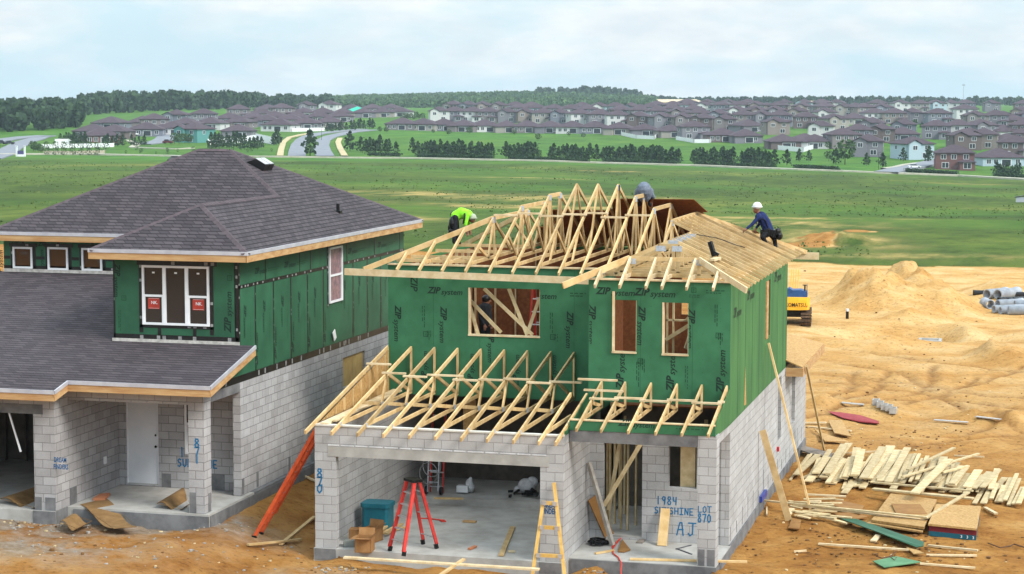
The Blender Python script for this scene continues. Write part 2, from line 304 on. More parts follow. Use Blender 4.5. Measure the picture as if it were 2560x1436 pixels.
# ------------------------------------------------------------------ lettering: printed text (font meshes) and sprayed strokes
_TX = {}
def text2d(body, shear=0, bold=0):
    key = (body, shear, bold)
    if key not in _TX:
        cu = bpy.data.curves.new('lettering', 'FONT'); cu.body = body; cu.shear = shear; cu.offset = bold; cu.resolution_u = 2
        ob = bpy.data.objects.new('lettering', cu); COL.objects.link(ob); bpy.context.view_layer.update()
        me = bpy.data.meshes.new_from_object(ob.evaluated_get(bpy.context.evaluated_depsgraph_get()))
        _TX[key] = ([tuple(v.co) for v in me.vertices], [tuple(p.vertices) for p in me.polygons])
        bpy.data.objects.remove(ob); bpy.data.meshes.remove(me)
    return _TX[key]
def put_text(mb, body, org, dr, up, size, m, shear=0, bold=0, width=None, lift=.004, clip=None):
    vs, fs = text2d(body, shear, bold); dr = Vector(dr).normalized(); up = Vector(up).normalized(); n = dr.cross(up); org = Vector(org)
    sx = size
    if width: xs = [v[0] for v in vs]; sx = width/(max(xs)-min(xs))
    P = [org+dr*(v[0]*sx)+up*(v[1]*size)+n*lift for v in vs]
    if clip: fs = [f for f in fs if clip(sum((P[i] for i in f), Vector())/len(f))]
    mb.add(P, fs, m)
def zip_print(mb, org, dr, up, s, m, mf=None, clip=None):
    put_text(mb, 'ZIP', org, dr, up, s, m, .25, .035, clip=clip); d = Vector(dr).normalized(); u = Vector(up).normalized()
    put_text(mb, 'system', Vector(org)+d*s*1.56-u*s*.12, dr, up, s*.9, m, .25, .012, clip=clip)
def fine_print(mb, org, dr, up, ln, m, rows=2, seed=1, h=.03):
    rg = random.Random(seed); d = Vector(dr).normalized(); u = Vector(up).normalized(); n = d.cross(u); o = Vector(org)+n*.004
    for r in range(rows):
        x = 0
        while x < ln*(1-.2*r):
            w = rg.uniform(.03, .11); a = o+d*x-u*(r*h*2.2); mb.add([a, a+d*w, a+d*w+u*h, a+u*h], [(0,1,2,3)], m); x += w+rg.uniform(.015, .04)
def logo_box(mb, org, dr, up, s, m):
    d = Vector(dr).normalized(); u = Vector(up).normalized(); n = d.cross(u); o = Vector(org)+n*.004
    def q(a, b, c, e): mb.add([o+d*a+u*b, o+d*c+u*b, o+d*c+u*e, o+d*a+u*e], [(0,1,2,3)], m)
    q(0, 0, s, s*.14); q(0, s*.86, s, s); q(0, s*.14, s*.14, s*.86); q(s*.86, s*.14, s, s*.86); q(s*.3, s*.3, s*.7, s*.4); q(s*.3, s*.6, s*.7, s*.7)
STROKES = {'8': [[(.5,.55),(.2,.75),(.3,1),(.7,1),(.8,.75),(.5,.55),(.15,.3),(.3,0),(.7,0),(.85,.3),(.5,.55)]], '7': [[(.1,.95),(.9,1),(.45,0)]],
 '0': [[(.5,1),(.15,.75),(.15,.25),(.5,0),(.85,.25),(.85,.75),(.5,1)]], 'q': [[(.85,.85),(.5,1),(.15,.75),(.15,.3),(.5,0),(.85,.3),(.9,1)]], '1': [[(.5,1),(.5,0)]],
 '9': [[(.8,.6),(.4,.5),(.15,.75),(.4,1),(.8,.95),(.8,.6),(.7,0)]], '4': [[(.2,1),(.15,.5),(.85,.5)],[(.8,1),(.75,0)]],
 'S': [[(.85,.9),(.5,1),(.15,.8),(.3,.55),(.75,.45),(.85,.2),(.5,0),(.1,.1)]], 'U': [[(.1,1),(.15,.2),(.5,0),(.85,.2),(.9,1)]], 'N': [[(.1,0),(.15,1),(.85,0),(.9,1)]],
 'H': [[(.1,1),(.1,0)],[(.9,1),(.9,0)],[(.1,.5),(.9,.5)]], 'I': [[(.1,1),(.9,1)],[(.5,1),(.5,0)],[(.1,0),(.9,0)]], 'E': [[(.9,1),(.1,1),(.1,0),(.9,0)],[(.1,.5),(.7,.5)]],
 'L': [[(.1,1),(.1,0),(.9,.05)]], 'O': [[(.5,1),(.1,.7),(.15,.2),(.5,0),(.9,.3),(.85,.8),(.5,1)]], 'T': [[(0,1),(1,1)],[(.5,1),(.5,0)]],
 'A': [[(0,0),(.35,1),(.6,1),(.75,0)],[(.1,.45),(.75,.45)]], 'J': [[(.1,1),(1,1)],[(.65,1),(.6,.15),(.3,0),(.1,.2)]]}
def spray(mb, word, org, dr, up, cw, ch, m, th=.035, gap=.25, lift=.004):
    d = Vector(dr).normalized(); u = Vector(up).normalized(); n = d.cross(u); o = Vector(org)+n*lift
    for i, c in enumerate(word):
        for k, ln in enumerate(STROKES.get(c, [])):
            P = [(o+d*((i*(1+gap)+x)*cw)+u*(y*ch)) for x, y in ln]
            for j, (a, b) in enumerate(zip(P, P[1:])):
                t = (b-a).normalized(); sd = n.cross(t)*th/2; a2 = a-t*th*.3; b2 = b+t*th*.3; z = n*(.0006*((j+k*3) % 7))
                mb.add([a2-sd+z, b2-sd+z, b2+sd+z, a2+sd+z], [(0,1,2,3)], m)
# ------------------------------------------------------------------ ground sheet
def ground_material():
    mt = bpy.data.materials.new('ground_soil_and_grass'); nt = nodes(mt); L = nt.links.new
    b = N(nt, 'ShaderNodeBsdfPrincipled', i_Roughness=.95); b.inputs['Specular IOR Level'].default_value = .1
    o = N(nt, 'ShaderNodeOutputMaterial'); L(b.outputs[0], o.inputs[0]); tc = N(nt, 'ShaderNodeTexCoord')
    va = N(nt, 'ShaderNodeVertexColor', layer_name='zone'); sp = N(nt, 'ShaderNodeSeparateColor'); L(va.outputs[0], sp.inputs[0])
    def noise(sc, st=(1,1,1), det=6, ro=.6):
        mp = N(nt, 'ShaderNodeMapping'); mp.inputs['Scale'].default_value = st; mp.inputs['Rotation'].default_value = (0, 0, -YAW)
        n = N(nt, 'ShaderNodeTexNoise', i_Scale=sc, i_Detail=det, i_Roughness=ro); L(tc.outputs['Object'], mp.inputs[0]); L(mp.outputs[0], n.inputs['Vector']); return n.outputs[0]
    def ramp(src, stops):
        r = N(nt, 'ShaderNodeValToRGB'); el = r.color_ramp.elements
        while len(el) < len(stops): el.new(.5)
        for e, (p, c) in zip(el, stops): e.position = p; e.color = c
        L(src, r.inputs[0]); return r.outputs[0]
    def mix(f, a, c, bl='MIX'):
        m = N(nt, 'ShaderNodeMixRGB', blend_type=bl)
        if isinstance(f, float): m.inputs[0].default_value = f
        else: L(f, m.inputs[0])
        for i, x in ((1, a), (2, c)):
            if isinstance(x, tuple): m.inputs[i].default_value = x
            else: L(x, m.inputs[i])
        return m.outputs[0]
    k = .72; ko = .60
    orange = ramp(noise(.55, (1,1,1), 9, .68), [(.28, S(142,90,44,ko)), (.42, S(188,130,66,ko)), (.58, S(214,158,88,ko)), (.74, S(228,182,116,ko))])
    pale = ramp(noise(.30, (1,1.6,1), 9, .66), [(.30, S(196,146,84,k)), (.46, S(222,176,112,k)), (.62, S(236,200,144,k)), (.78, S(240,212,164,k))])
    sand = mix(sp.outputs[1], orange, pale)
    clods = ramp(noise(5.5, (1,1.4,1), 6, .74), [(.35, (.40,.35,.30,1)), (.46, (1,1,1,1)), (.66, (1.1,1.08,1.05,1))])
    sand = mix(.8, sand, clods, 'MULTIPLY')
    grey = ramp(noise(2.6, (1,1.4,1), 9, .72), [(.30, S(120,104,88,k)), (.48, S(158,146,132,k)), (.66, S(184,178,172,k))])
    gm = N(nt, 'ShaderNodeMath', operation='MULTIPLY'); L(sp.outputs[2], gm.inputs[0]); L(ramp(noise(1.1, (1,1,1), 7), [(.38,(.1,.1,.1,1)),(.52,(1,1,1,1))]), gm.inputs[1])
    dm_ = N(nt, 'ShaderNodeMath', operation='MULTIPLY'); L(va.outputs['Alpha'], dm_.inputs[0]); L(ramp(noise(1.6, (1,1,1), 6), [(.34,(.25,.25,.25,1)),(.55,(.85,.85,.85,1))]), dm_.inputs[1])
    sand = mix(dm_.outputs[0], sand, S(136,88,46,.6))  # darker sand: random patches, plus rut shade put into the colour
    sand = mix(gm.outputs[0], sand, grey)
    g1 = ramp(noise(.030, (1,.45,1), 9, .66), [(.30, S(64,88,42,.56)), (.43, S(86,108,48,.56)), (.55, S(106,128,54,.56)), (.70, S(140,148,74,.58))])
    g2 = ramp(noise(.42, (1,.35,1), 7, .72), [(.34, (.5,.56,.52,1)), (.52, (1.0,1.0,1.0,1)), (.68, (1.35,1.26,1.0,1))])
    grass = mix(.85, g1, g2, 'MULTIPLY')
    dirt = ramp(noise(.16, (1,.2,1), 7, .7), [(.36, S(84,110,52,.62)), (.5, S(158,148,84,.66)), (.62, S(206,176,112,.7))])
    da = N(nt, 'ShaderNodeMath', operation='MULTIPLY'); L(va.outputs['Alpha'], da.inputs[0]); L(ramp(noise(.25, (1,.25,1), 6), [(.36,(0,0,0,1)),(.52,(1,1,1,1))]), da.inputs[1])
    lawn = ramp(noise(.09, (1,.6,1), 6, .6), [(.34, S(74,122,46,.56)), (.55, S(96,146,54,.56)), (.72, S(118,152,62,.56))]); grass = mix(sp.outputs[1], grass, lawn)
    grass = mix(da.outputs[0], grass, dirt)
    L(mix(sp.outputs[0], sand, grass), b.inputs['Base Color'])
    h1 = noise(2.4, (1,1.3,1), 10, .72); h2 = noise(.5, (1,.4,1), 9, .75)
    hm = N(nt, 'ShaderNodeMixRGB'); L(sp.outputs[0], hm.inputs[0]); L(h1, hm.inputs[1])
    sc = N(nt, 'ShaderNodeMath', operation='MULTIPLY'); sc.inputs[1].default_value = 3.0; L(h2, sc.inputs[0]); L(sc.outputs[0], hm.inputs[2])
    bp = N(nt, 'ShaderNodeBump', i_Strength=.75, i_Distance=.22); L(hm.outputs[0], bp.inputs['Height']); L(bp.outputs[0], b.inputs['Normal'])
    return mt
GROUND = ground_material()
def build_ground():
    s = np.concatenate([-np.geomspace(1.6, .335, 36), np.linspace(-.33, .33, 560), np.geomspace(.335, 1.6, 36)])
    D = np.concatenate([np.linspace(-260, 20, 30), np.arange(22, 42, 1), np.arange(42, 62, .11), np.arange(62, 100, .25), np.arange(100, 160, .5), np.geomspace(160, 700, 130), np.geomspace(712, 7000, 130)])
    Dg, sg = np.meshgrid(D, s, indexing='ij'); Lg = sg*(np.maximum(Dg, 0)+60)
    X = CAM.x+Dg*FH[0]+Lg*RH[0]; Y = CAM.y+Dg*FH[1]+Lg*RH[1]; Z = height(X, Y); nD, nS = X.shape
    v = np.stack([X, Y, Z], -1).reshape(-1, 3); i = np.arange(nD-1)[:, None]*nS+np.arange(nS-1)[None]
    f = np.stack([i, i+1, i+1+nS, i+nS], -1).reshape(-1, 4)
    me = bpy.data.meshes.new('ground'); me.vertices.add(len(v)); me.vertices.foreach_set('co', v.ravel().astype(np.float32))
    me.loops.add(f.size); me.loops.foreach_set('vertex_index', f.ravel().astype(np.int32)); me.polygons.add(len(f))
    me.polygons.foreach_set('loop_start', (np.arange(len(f))*4).astype(np.int32)); me.update(calc_edges=True)
    me.polygons.foreach_set('use_smooth', np.ones(len(f), bool))
    x = v[:, 0]; y = v[:, 1]; u, DD = uD(x, y); ed = edgeD(u)+2.2*fbm(x*.25, y*.25, 3, 77)
    gr = sstep(-.8, .8, DD-ed); pale = np.clip((.55*sstep(12, 24, y+4*fbm(x*.3, y*.3, 3, 8))+.45*sstep(24, 60, y+6*fbm(x*.2, y*.2, 3, 9)))*(x > 0)+.25*sstep(-2, -12, y), 0, 1)
    deb = np.zeros(len(x))
    for (px, py, a, b) in ((60,1335,4.2,2.4),(230,1330,2.5,1.2),(480,1330,2.2,1.0),(560,1322,1.2,.6),(380,1350,1.6,.8),(880,1425,2.0,.8),(1130,1436,1.4,.5),(60,1400,2.6,1.6)):
        p = onZ(.3, px, py); deb = np.maximum(deb, np.exp(-((x-p.x)/a)**2-((y-p.y)/b)**2)*.85)
    dirt = np.zeros(len(x))
    for (px, py, wp, dm) in ((1200,494,330,14),(1500,497,160,10),(1330,520,300,10),(1800,556,330,10),(2010,565,150,8),(2080,592,110,16),(2070,606,150,12),(2000,612,90,6),(2080,592,90,14),(1700,566,200,6),(960,548,140,8),(1980,545,260,5),(2150,640,120,3),(1330,445,120,5),(1540,430,80,4),(2440,462,90,4),(2300,640,200,4)):
        p = gnd(px, py); Dp = (p-CAM).dot(fw); a = x-p.x; b = y-p.y; l = a*RH[0]+b*RH[1]; d = a*FH[0]+b*FH[1]
        dirt = np.maximum(dirt, np.exp(-(l/(wp*Dp/F))**2-(d/dm)**2)*1.7)
    for (px, py, wp, dm) in ((2092,592,75,7),(2010,613,70,6),(2150,580,50,5),(2040,604,60,5)):
        p = gnd(px, py); Dp = (p-CAM).dot(fw); a = x-p.x; b = y-p.y; l = a*RH[0]+b*RH[1]; d = a*FH[0]+b*FH[1]; q = np.exp(-(l/(wp*Dp/F))**2-(d/dm)**2)+.5*fbm(x*.15, y*.3, 3, 71); gr = gr*(1-sstep(.35, .55, q)*(np.abs(l) < wp*Dp/F*2.2)*(np.abs(d) < dm*2.2))
    rd, bm = ruts(x, y); dirt = np.maximum(dirt*gr, np.clip(rd*.8+.3*sstep(.1, .5, fbm(x*.5, y*.9, 4, 66))*(y < 24)+.12*sstep(.15, .5, fbm(x*.2, y*.4, 4, 67)), 0, 1)*(1-gr))  # on sand this mask also carries painted shade along the ruts
    pale = np.where(gr > .5, sstep(600, 690, DD)*.8+.45*sstep(.0, .3, fbm(x*.012, y*.02, 3, 101))*sstep(140, 200, DD), pale)
    col = np.stack([gr, pale, np.clip(deb, 0, 1), np.clip(dirt, 0, 1)], -1).astype(np.float32)
    ca = me.color_attributes.new('zone', 'FLOAT_COLOR', 'POINT'); ca.data.foreach_set('color', col.ravel())
    me.materials.append(GROUND); ob = bpy.data.objects.new('ground', me); COL.objects.link(ob); ob['kind'] = 'structure'
build_ground()
ASPH = pm('asphalt', S(146,150,160,.75), S(128,132,142,.75), .4, .9, .05)
PATHM = pm('path_concrete', S(196,192,176,.8), S(172,168,150,.8), .5, .9, .05)
WALK = pm('sidewalk', S(206,190,150,.8), S(186,170,132,.8), .5, .9, .05)
PAINT = pm('road_paint', S(228,228,228), S(214,214,214), 2, .7)
def strip(name, px, w, mt, dz, kind='structure', off=0, edge=True):
    pts = [gnd(*p) for p in px]; P = []
    for a, b in zip(pts, pts[1:]):
        n = max(1, int((b-a).length/12)); P += [a+(b-a)*(i/n) for i in range(n)]
    P.append(pts[-1]); Lf, Rf = [], []
    for i, p in enumerate(P):
        d = P[min(i+1, len(P)-1)]-P[max(i-1, 0)]; n = Vector((-d.y, d.x, 0)).normalized()
        for ls, k in ((Lf, off+w/2), (Rf, off-w/2)):
            q = p+n*k; ls.append(Vector((q.x, q.y, max(hz1(q.x, q.y), hz1(p.x, p.y))+dz)))
    mb = MB(); n = len(P); dn = Vector((0, 0, -1.5))
    mb.add(Lf+Rf+[q+dn for q in Lf]+[q+dn for q in Rf], [(n+i, n+i+1, i+1, i) for i in range(n-1)]+[(i, i+1, 2*n+i+1, 2*n+i) for i in range(n-1)]+[(n+i+1, n+i, 3*n+i, 3*n+i+1) for i in range(n-1)])
    o = mb.build(name, mt, loc=P[0]); tag(o, kind=kind); return o
PATH = [(0,388),(120,387),(240,388),(450,392),(690,394),(1000,397),(1250,402),(1500,409),(1750,416),(2000,425),(2200,433),(2400,441),(2560,450),(2640,455)]
strip('path', PATH, 4.5, PATHM, .5)
RD1 = [(742,392),(743,378),(747,362),(757,350),(772,342),(800,335),(850,329),(905,324)]
RD2 = [(813,392),(806,378),(803,364),(808,352),(825,343),(850,337),(880,331),(930,326)]
strip('boulevard_road', RD1, 6.6, ASPH, .3); strip('boulevard_road', RD2, 6.8, ASPH, .3)
strip('sidewalk', [(700,392),(703,375),(709,357),(724,345),(750,339),(775,335)], 2.4, WALK, .42)
strip('sidewalk', [(862,392),(850,372),(845,357),(850,347)], 2.4, WALK, .42)
strip('entry_road', [(-30,398),(30,372),(62,356),(100,344),(120,341)], 8, ASPH, .35); strip('entry_road', [(-20,358),(20,350),(62,345),(112,342)], 9, ASPH, .5)
strip('side_road', [(2215,434),(2262,424),(2310,414),(2345,404)], 8, ASPH, .62); strip('sidewalk', [(2208,424),(2262,414),(2308,408)], 2, PATHM, .5)
strip('cul_de_sac', [(352,362),(388,358),(410,350),(418,342),(412,336)], 9, ASPH, .3); strip('street', [(2235,288),(2280,300),(2310,308)], 14, ASPH, .6)
strip('sidewalk', [(322,352),(344,362),(330,370),(440,374),(480,372)], 3, PATHM, .4)
# ------------------------------------------------------------------ HOUSE B: the house being framed (right)
HB = thing('house_under_construction', 'unfinished two-storey house with bare roof trusses over green sheathing and grey block walls', 'house', (0, 0, 0))
zs, zt = .26, 3.105
def wall_x(mb, x0, x1, y0, y1, z0, z1, holes, m=0):      # wall along X, thickness y0..y1, holes = [(xa, xb, za, zb)]
    xs = sorted({x0, x1, *[h[0] for h in holes], *[h[1] for h in holes]})
    for a, b in zip(xs, xs[1:]):
        hs = sorted([h for h in holes if h[0] <= a+1e-6 and h[1] >= b-1e-6], key=lambda h: h[2]); z = z0
        for h in hs:
            if h[2] > z+1e-4: mb.box((a, y0, z), (b, y1, h[2]), m)
            z = h[3]
        if z < z1-1e-4: mb.box((a, y0, z), (b, y1, z1), m)
def wall_y(mb, x0, x1, y0, y1, z0, z1, holes, m=0):
    ys = sorted({y0, y1, *[h[0] for h in holes], *[h[1] for h in holes]})
    for a, b in zip(ys, ys[1:]):
        hs = sorted([h for h in holes if h[0] <= a+1e-6 and h[1] >= b-1e-6], key=lambda h: h[2]); z = z0
        for h in hs:
            if h[2] > z+1e-4: mb.box((x0, a, z), (x1, b, h[2]), m)
            z = h[3]
        if z < z1-1e-4: mb.box((x0, a, z), (x1, b, z1), m)
# slabs
mb = MB(); mb.box((-.02, -.05, -.4), (5.9, 5.6, .26)); mb.box((5.9, .48, -.4), (9.24, 2.7, .262)); mb.box((5.9, 2.72, -.4), (9.17, 18.17, .34)); mb.box((.02, 5.6, -.4), (5.9, 13.17, .42))
mb.build('foundation_slab', CONC, HB)
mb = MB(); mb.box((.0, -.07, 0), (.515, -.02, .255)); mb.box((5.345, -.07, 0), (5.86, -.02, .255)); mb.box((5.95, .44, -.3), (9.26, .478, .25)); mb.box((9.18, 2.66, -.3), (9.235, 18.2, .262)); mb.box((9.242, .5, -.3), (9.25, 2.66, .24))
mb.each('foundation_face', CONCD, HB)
# block walls
OX0, OX1, OZ = .51, 5.35, 2.41
mb = MB()
wall_x(mb, 0, 5.88, 0, .2, zs, zt, [(OX0, OX1, zs, OZ)])
wall_y(mb, 0, .2, .2, 13.2, zs, zt, [])
wall_y(mb, 5.68, 5.88, .2, 2.7, zs, zt, [])
wall_x(mb, 5.88, 9.0, 2.7, 2.9, zs, 3.0, [(6.2, 7.14, .3, 2.66), (7.76, 8.43, 1.55, 2.62)])
mb.box((8.82, .5, zs), (9.23, .9, 3.185)); wall_y(mb, 9.0, 9.2, 2.68, 18.2, zs, 3.105, [(11.45, 12.15, 1.28, 3.0), (14.6, 15.4, 1.22, 2.95)])
mb.box((9.0, .9, 2.93), (9.2, 2.68, 3.15)); wall_x(mb, .2, 9.0, 13.0, 13.2, zs, zt, []); wall_x(mb, 4.2, 9.0, 18.0, 18.2, zs, zt, []); wall_y(mb, 4.2, 4.4, 13.2, 18.0, zs, zt, [])
mb.build('block_wall', CMU, HB)
mb = MB(); mb.box((.33, -.012, OZ-.0), (5.55, .19, OZ+.235)); mb.build('garage_lintel', CONC, HB)
mb = MB(); rg = random.Random(3); x = .33
while x < 5.4: w = rg.uniform(.28, .42); mb.box((x, -.016, OZ+.245), (min(x+w-.05, 5.5), 0, OZ+.272)); x += w
mb.build('mortar_course', pm('white_mortar', S(205,205,208), S(188,188,190), 8), HB)
mb = MB(); mb.box((5.9, .5, 2.92), (8.82, .7, 3.18)); mb.build('porch_beam', CONCD, HB)
mb = MB(); mb.box((-.01, -.02, zt), (5.89, .13, zt+.035)); mb.box((0, .13, zt), (.14, 5.4, zt+.035)); mb.build('wall_plate', pm('plate_lumber', S(214,212,206,.9), S(190,186,176,.9), 4), HB)
for args in (((8.822, .497, .27), (1,0,0), .0), ):
    pass
mb = MB(); wall_x(mb, 8.845, 9.215, .49, .5, .27, .64, [(8.99, 9.05, .27, .64)]); mb.build('pillar_patch', CONCD, HB)
# green sheathing + printed marks
WF = (2.13, 3.985, 4.68, 5.86); W1 = (6.435, 7.005, 4.735, 5.94); W2 = (7.615, 8.225, 4.72, 5.91)
mb = MB()
wall_x(mb, 0, 5.9, 5.385, 5.41, 3.09, 6.39, [WF])
wall_x(mb, 5.875, 9.2, 2.55, 2.575, 3.55, 6.40, [W1, W2])
mb.box((5.9, .485, 3.185), (9.2, .505, 3.40))
mb.box((5.862, .14, 3.11), (5.885, .48, 3.2)); mb.poly([(5.862, .0, 3.115), (5.862, 2.55, 3.115), (5.862, 2.55, 3.72), ], (.02, 0, 0))
mb.box((5.855, 2.575, 3.11), (5.875, 5.41, 6.39))
Z, I2, I3 = 1, 2, 3
y = 5.385; X3 = Vector((1,0,0)); DN = Vector((0,0,-1)); UPV = Vector((0,0,1)); MX = Vector((-1,0,0))
ok = lambda c: not (WF[0]-.02 < c.x < WF[1]+.02 and WF[2]-.02 < c.z < WF[3]+.02)
def onf(px, py, yy): return onY(yy, px, py)
zip_print(mb, onf(1069, 733, y), X3, UPV, .225, 1); zip_print(mb, onf(1302, 743, y), X3, UPV, .225, 1, clip=ok)
put_text(mb, 'ZIP', onf(1027, 690, y), DN, X3, .26, 1, .25, .02)
for px, py in ((988,764),(1102,767),(1418,779)): zip_print(mb, onf(px, py, y), DN, X3, .225, 1)
zip_print(mb, onf(1222, 826, y), DN, X3, .2, 1, clip=ok); zip_print(mb, onf(1066, 958, y), UPV, MX, .2, 1); zip_print(mb, onf(1182, 965, y), UPV, MX, .2, 1); zip_print(mb, onf(1296, 968, y), UPV, MX, .2, 1); zip_print(mb, onf(1388, 970, y), UPV, MX, .2, 1)
for px, py, s in ((1060,765,1),(1380,782,2),(1145,900,4)): fine_print(mb, onf(px, py, y), DN, X3, .5, 2, 2, s, .025)
fine_print(mb, onf(1425, 735, y), X3, UPV, .38, 2, 2, 5, .03)
for px, py in ((1058,842),(1375,850)): logo_box(mb, onf(px, py, y), X3, UPV, .14, 2); fine_print(mb, onf(px+18, py-15, y), DN, X3, .2, 2, 3, px, .02)
y = 2.55; ok2 = lambda c: not any(w[0]-.02 < c.x < w[1]+.02 and w[2]-.02 < c.z < w[3]+.02 for w in (W1, W2)) and c.x > 5.89
zip_print(mb, onf(1490, 735, y), X3, UPV, .225, 1, clip=lambda c: c.x < 7.02); zip_print(mb, onf(1586, 738, y), X3, UPV, .235, 1)
logo_box(mb, onf(1728, 732, y), X3, UPV, .12, 2); fine_print(mb, onf(1723, 739, y), X3, UPV, .22, 2, 2, 7, .02); fine_print(mb, onf(1765, 728, y), X3, UPV, .4, 2, 2, 8, .025)
for px, py in ((1597,765),(1721,772),(1473,762)): zip_print(mb, onf(px, py, y), DN, X3, .225, 1, clip=ok2)
for px, py in ((1558,974),(1684,980),(1809,984)): zip_print(mb, onf(px, py, y), UPV, MX, .245, 1, clip=ok2)
for px, py in ((1792,762),(1596,905),(1718,915)): fine_print(mb, onf(px, py, y), DN, X3, .5, 2, 2, px, .022)
for px, py in ((1789,846),(1594,910)): logo_box(mb, onf(px, py, y), X3, UPV, .13, 2); fine_print(mb, onf(px+16, py-12, y), DN, X3, .22, 2, 3, px+1, .02)
for xx in (1.2, 2.42, 4.86): mb.box((xx, 5.3835, 3.1), (xx+.008, 5.386, 4.6 if 2 < xx < 4.2 else 6.38), 2)
for xx in (7.1, 8.32): mb.box((xx, 2.5485, 3.56), (xx+.008, 2.551, 6.39), 2)
for xx in np.arange(.05, 9.15, .405):
    for zz in np.arange(3.7, 6.3, .3):
        yq = 5.385 if xx < 5.85 else 2.55
        if not any(w[0]-.03 < xx < w[1]+.03 and w[2]-.03 < zz < w[3]+.03 for w in ((WF,) if xx < 5.85 else (W1, W2))): mb.box((xx, yq-.0012, zz), (xx+.014, yq, zz+.014), 2)
y = .485; zip_print(mb, onf(1546, 1064, y), X3, UPV, .2, 1); fine_print(mb, onf(1458, 1053, y), X3, UPV, .5, 2, 1, 11, .03); fine_print(mb, onf(1690, 1066, y), X3, UPV, .75, 2, 2, 12, .03)
mb.build('front_sheathing', [GREEN, INK, INKF], HB)
mb = MB(); wall_y(mb, 9.18, 9.2, 2.575, 13.2, 3.1, 6.38, [(8.6, 9.5, 4.42, 5.9)])
mb.poly([(9.18, .5, 3.16), (9.18, 2.575, 3.1), (9.18, 2.575, 3.95), (9.18, .5, 3.42)], (.02, 0, 0))
UPY = Vector((0,1,0)); mf = 1
for k, yy in enumerate((3.1,3.75,4.95,6.15,7.4,10.2,11.4,12.5)):
    fine_print(mb, Vector((9.2, yy, 5.4-.2*(k % 2))), DN, Vector((0,-1,0)) if False else UPY*-1, 1.2+.3*(k % 3), 1, 1, 40+k, .03)
    fine_print(mb, Vector((9.2, yy+.3, 3.6)), UPV, UPY, 1.0, 1, 1, 60+k, .03)
zip_print(mb, Vector((9.2, 3.0, 5.55)), UPY, UPV, .3, 1); zip_print(mb, Vector((9.2, 10.3, 5.75)), UPY, UPV, .35, 1); zip_print(mb, Vector((9.2, 5.2, 5.75)), UPY, UPV, .3, 1)
mb.poly([(9.198, 4.9, 3.22), (9.198, 5.25, 3.2), (9.198, 5.05, 4.15)], (.006, 0, 0), 2)
for yy in (3.75, 4.97, 6.19, 7.41, 9.9, 11.1, 12.3): mb.box((9.199, yy, 3.12), (9.2025, yy+.012, 6.36), 3)
mb.build('side_sheathing', [GREENS, INK, OSB, INKF], HB)
mb = MB(); wall_x(mb, 0, 9.2, 13.18, 13.2, 3.1, 6.38, [(2.3, 4.1, 4.55, 5.7), (6.2, 7.4, 4.5, 5.7)]); mb.box((0, 5.41, 3.1), (.02, 13.18, 6.38)); mb.build('rear_sheathing', GREENS, HB)
# inner studs, deck
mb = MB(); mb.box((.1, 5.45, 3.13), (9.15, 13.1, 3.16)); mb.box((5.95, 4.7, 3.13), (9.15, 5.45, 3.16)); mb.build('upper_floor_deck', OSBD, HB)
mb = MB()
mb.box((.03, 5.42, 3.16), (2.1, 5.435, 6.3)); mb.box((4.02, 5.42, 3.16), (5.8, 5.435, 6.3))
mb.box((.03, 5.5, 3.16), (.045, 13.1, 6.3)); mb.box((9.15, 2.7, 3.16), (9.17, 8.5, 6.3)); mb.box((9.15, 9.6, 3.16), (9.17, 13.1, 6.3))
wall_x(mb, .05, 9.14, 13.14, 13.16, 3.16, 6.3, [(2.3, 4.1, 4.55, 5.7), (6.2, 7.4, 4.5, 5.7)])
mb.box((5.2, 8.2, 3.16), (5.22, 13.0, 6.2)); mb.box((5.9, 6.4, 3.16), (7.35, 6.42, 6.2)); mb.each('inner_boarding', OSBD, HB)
mb = MB()
for x in np.arange(.1, 9.2, .61):
    if not (WF[0]-.1 < x < WF[1]): mb.box((x, 5.44, 3.17), (x+.04, 5.53, 6.3)) if x < 5.8 else None
    mb.box((x, 13.02, 3.17), (x+.04, 13.12, 6.3)) if not (2.2 < x < 4.1 or 6.1 < x < 7.4) else None
for y_ in np.arange(5.7, 13, .61): mb.box((.05, y_, 3.17), (.14, y_+.04, 6.3)); mb.box((9.05, y_, 3.17), (9.14, y_+.04, 6.3)) if not 8.5 < y_ < 9.6 else None
for y_ in np.arange(2.8, 5.6, .61): mb.box((9.05, y_, 3.17), (9.14, y_+.04, 6.3))
for x in (7.4, 7.55, 8.25, 8.7, 6.05): mb.box((x, 4.2, 3.17), (x+.04, 4.3, 6.2))
mb.box((7.4, 4.2, 5.3), (8.8, 4.29, 5.34)); mb.beam((7.4, 4.15, 4.85), (8.4, 4.15, 5.5)); mb.beam((7.9, 4.18, 5.4), (8.6, 4.18, 4.7)); mb.beam((8.2, 3.9, 5.55), (7.98, 3.6, 4.72))
mb.each('wall_stud', WOODB, HB)
# rough sills and window jambs
for (w, yy) in ((WF, 5.36), (W1, 2.52), (W2, 2.52)):
    mb = MB(); mb.box((w[0]-.01, yy, w[2]-.04), (w[1]+.01, yy+.16, w[2]-.001)); mb.box((w[0]-.003, yy+.02, w[2]), (w[0]+.035, yy+.16, w[3])); mb.box((w[1]-.02, yy+.06, w[2]), (w[1]+.003, yy+.16, w[3])); mb.build('window_framing', WOODP, HB)
mb = MB(); mb.beam((6.47, 2.5, 4.74), (6.47, 2.5, 6.14), .05, .06, side=(1,0,0)); mb.build('window_board', WOODP, HB)
mb = MB(); mb.box((9.19, 8.62, 4.4), (9.23, 9.0, 5.9)); mb.build('window_board', WOODF, HB)
for a, b in (((1172,748),(1253,832)), ((1210,722),(1332,838)), ((1272,722),(1318,838)), ((1349,745),(1318,835)), ((1176,770),(1196,838))):
    mb = MB(); mb.beam(onY(5.75, *a), onY(5.55, *b), .04, .085, side=(0,1,0)); mb.build('diagonal_brace', WOODB, HB)
mb = MB()
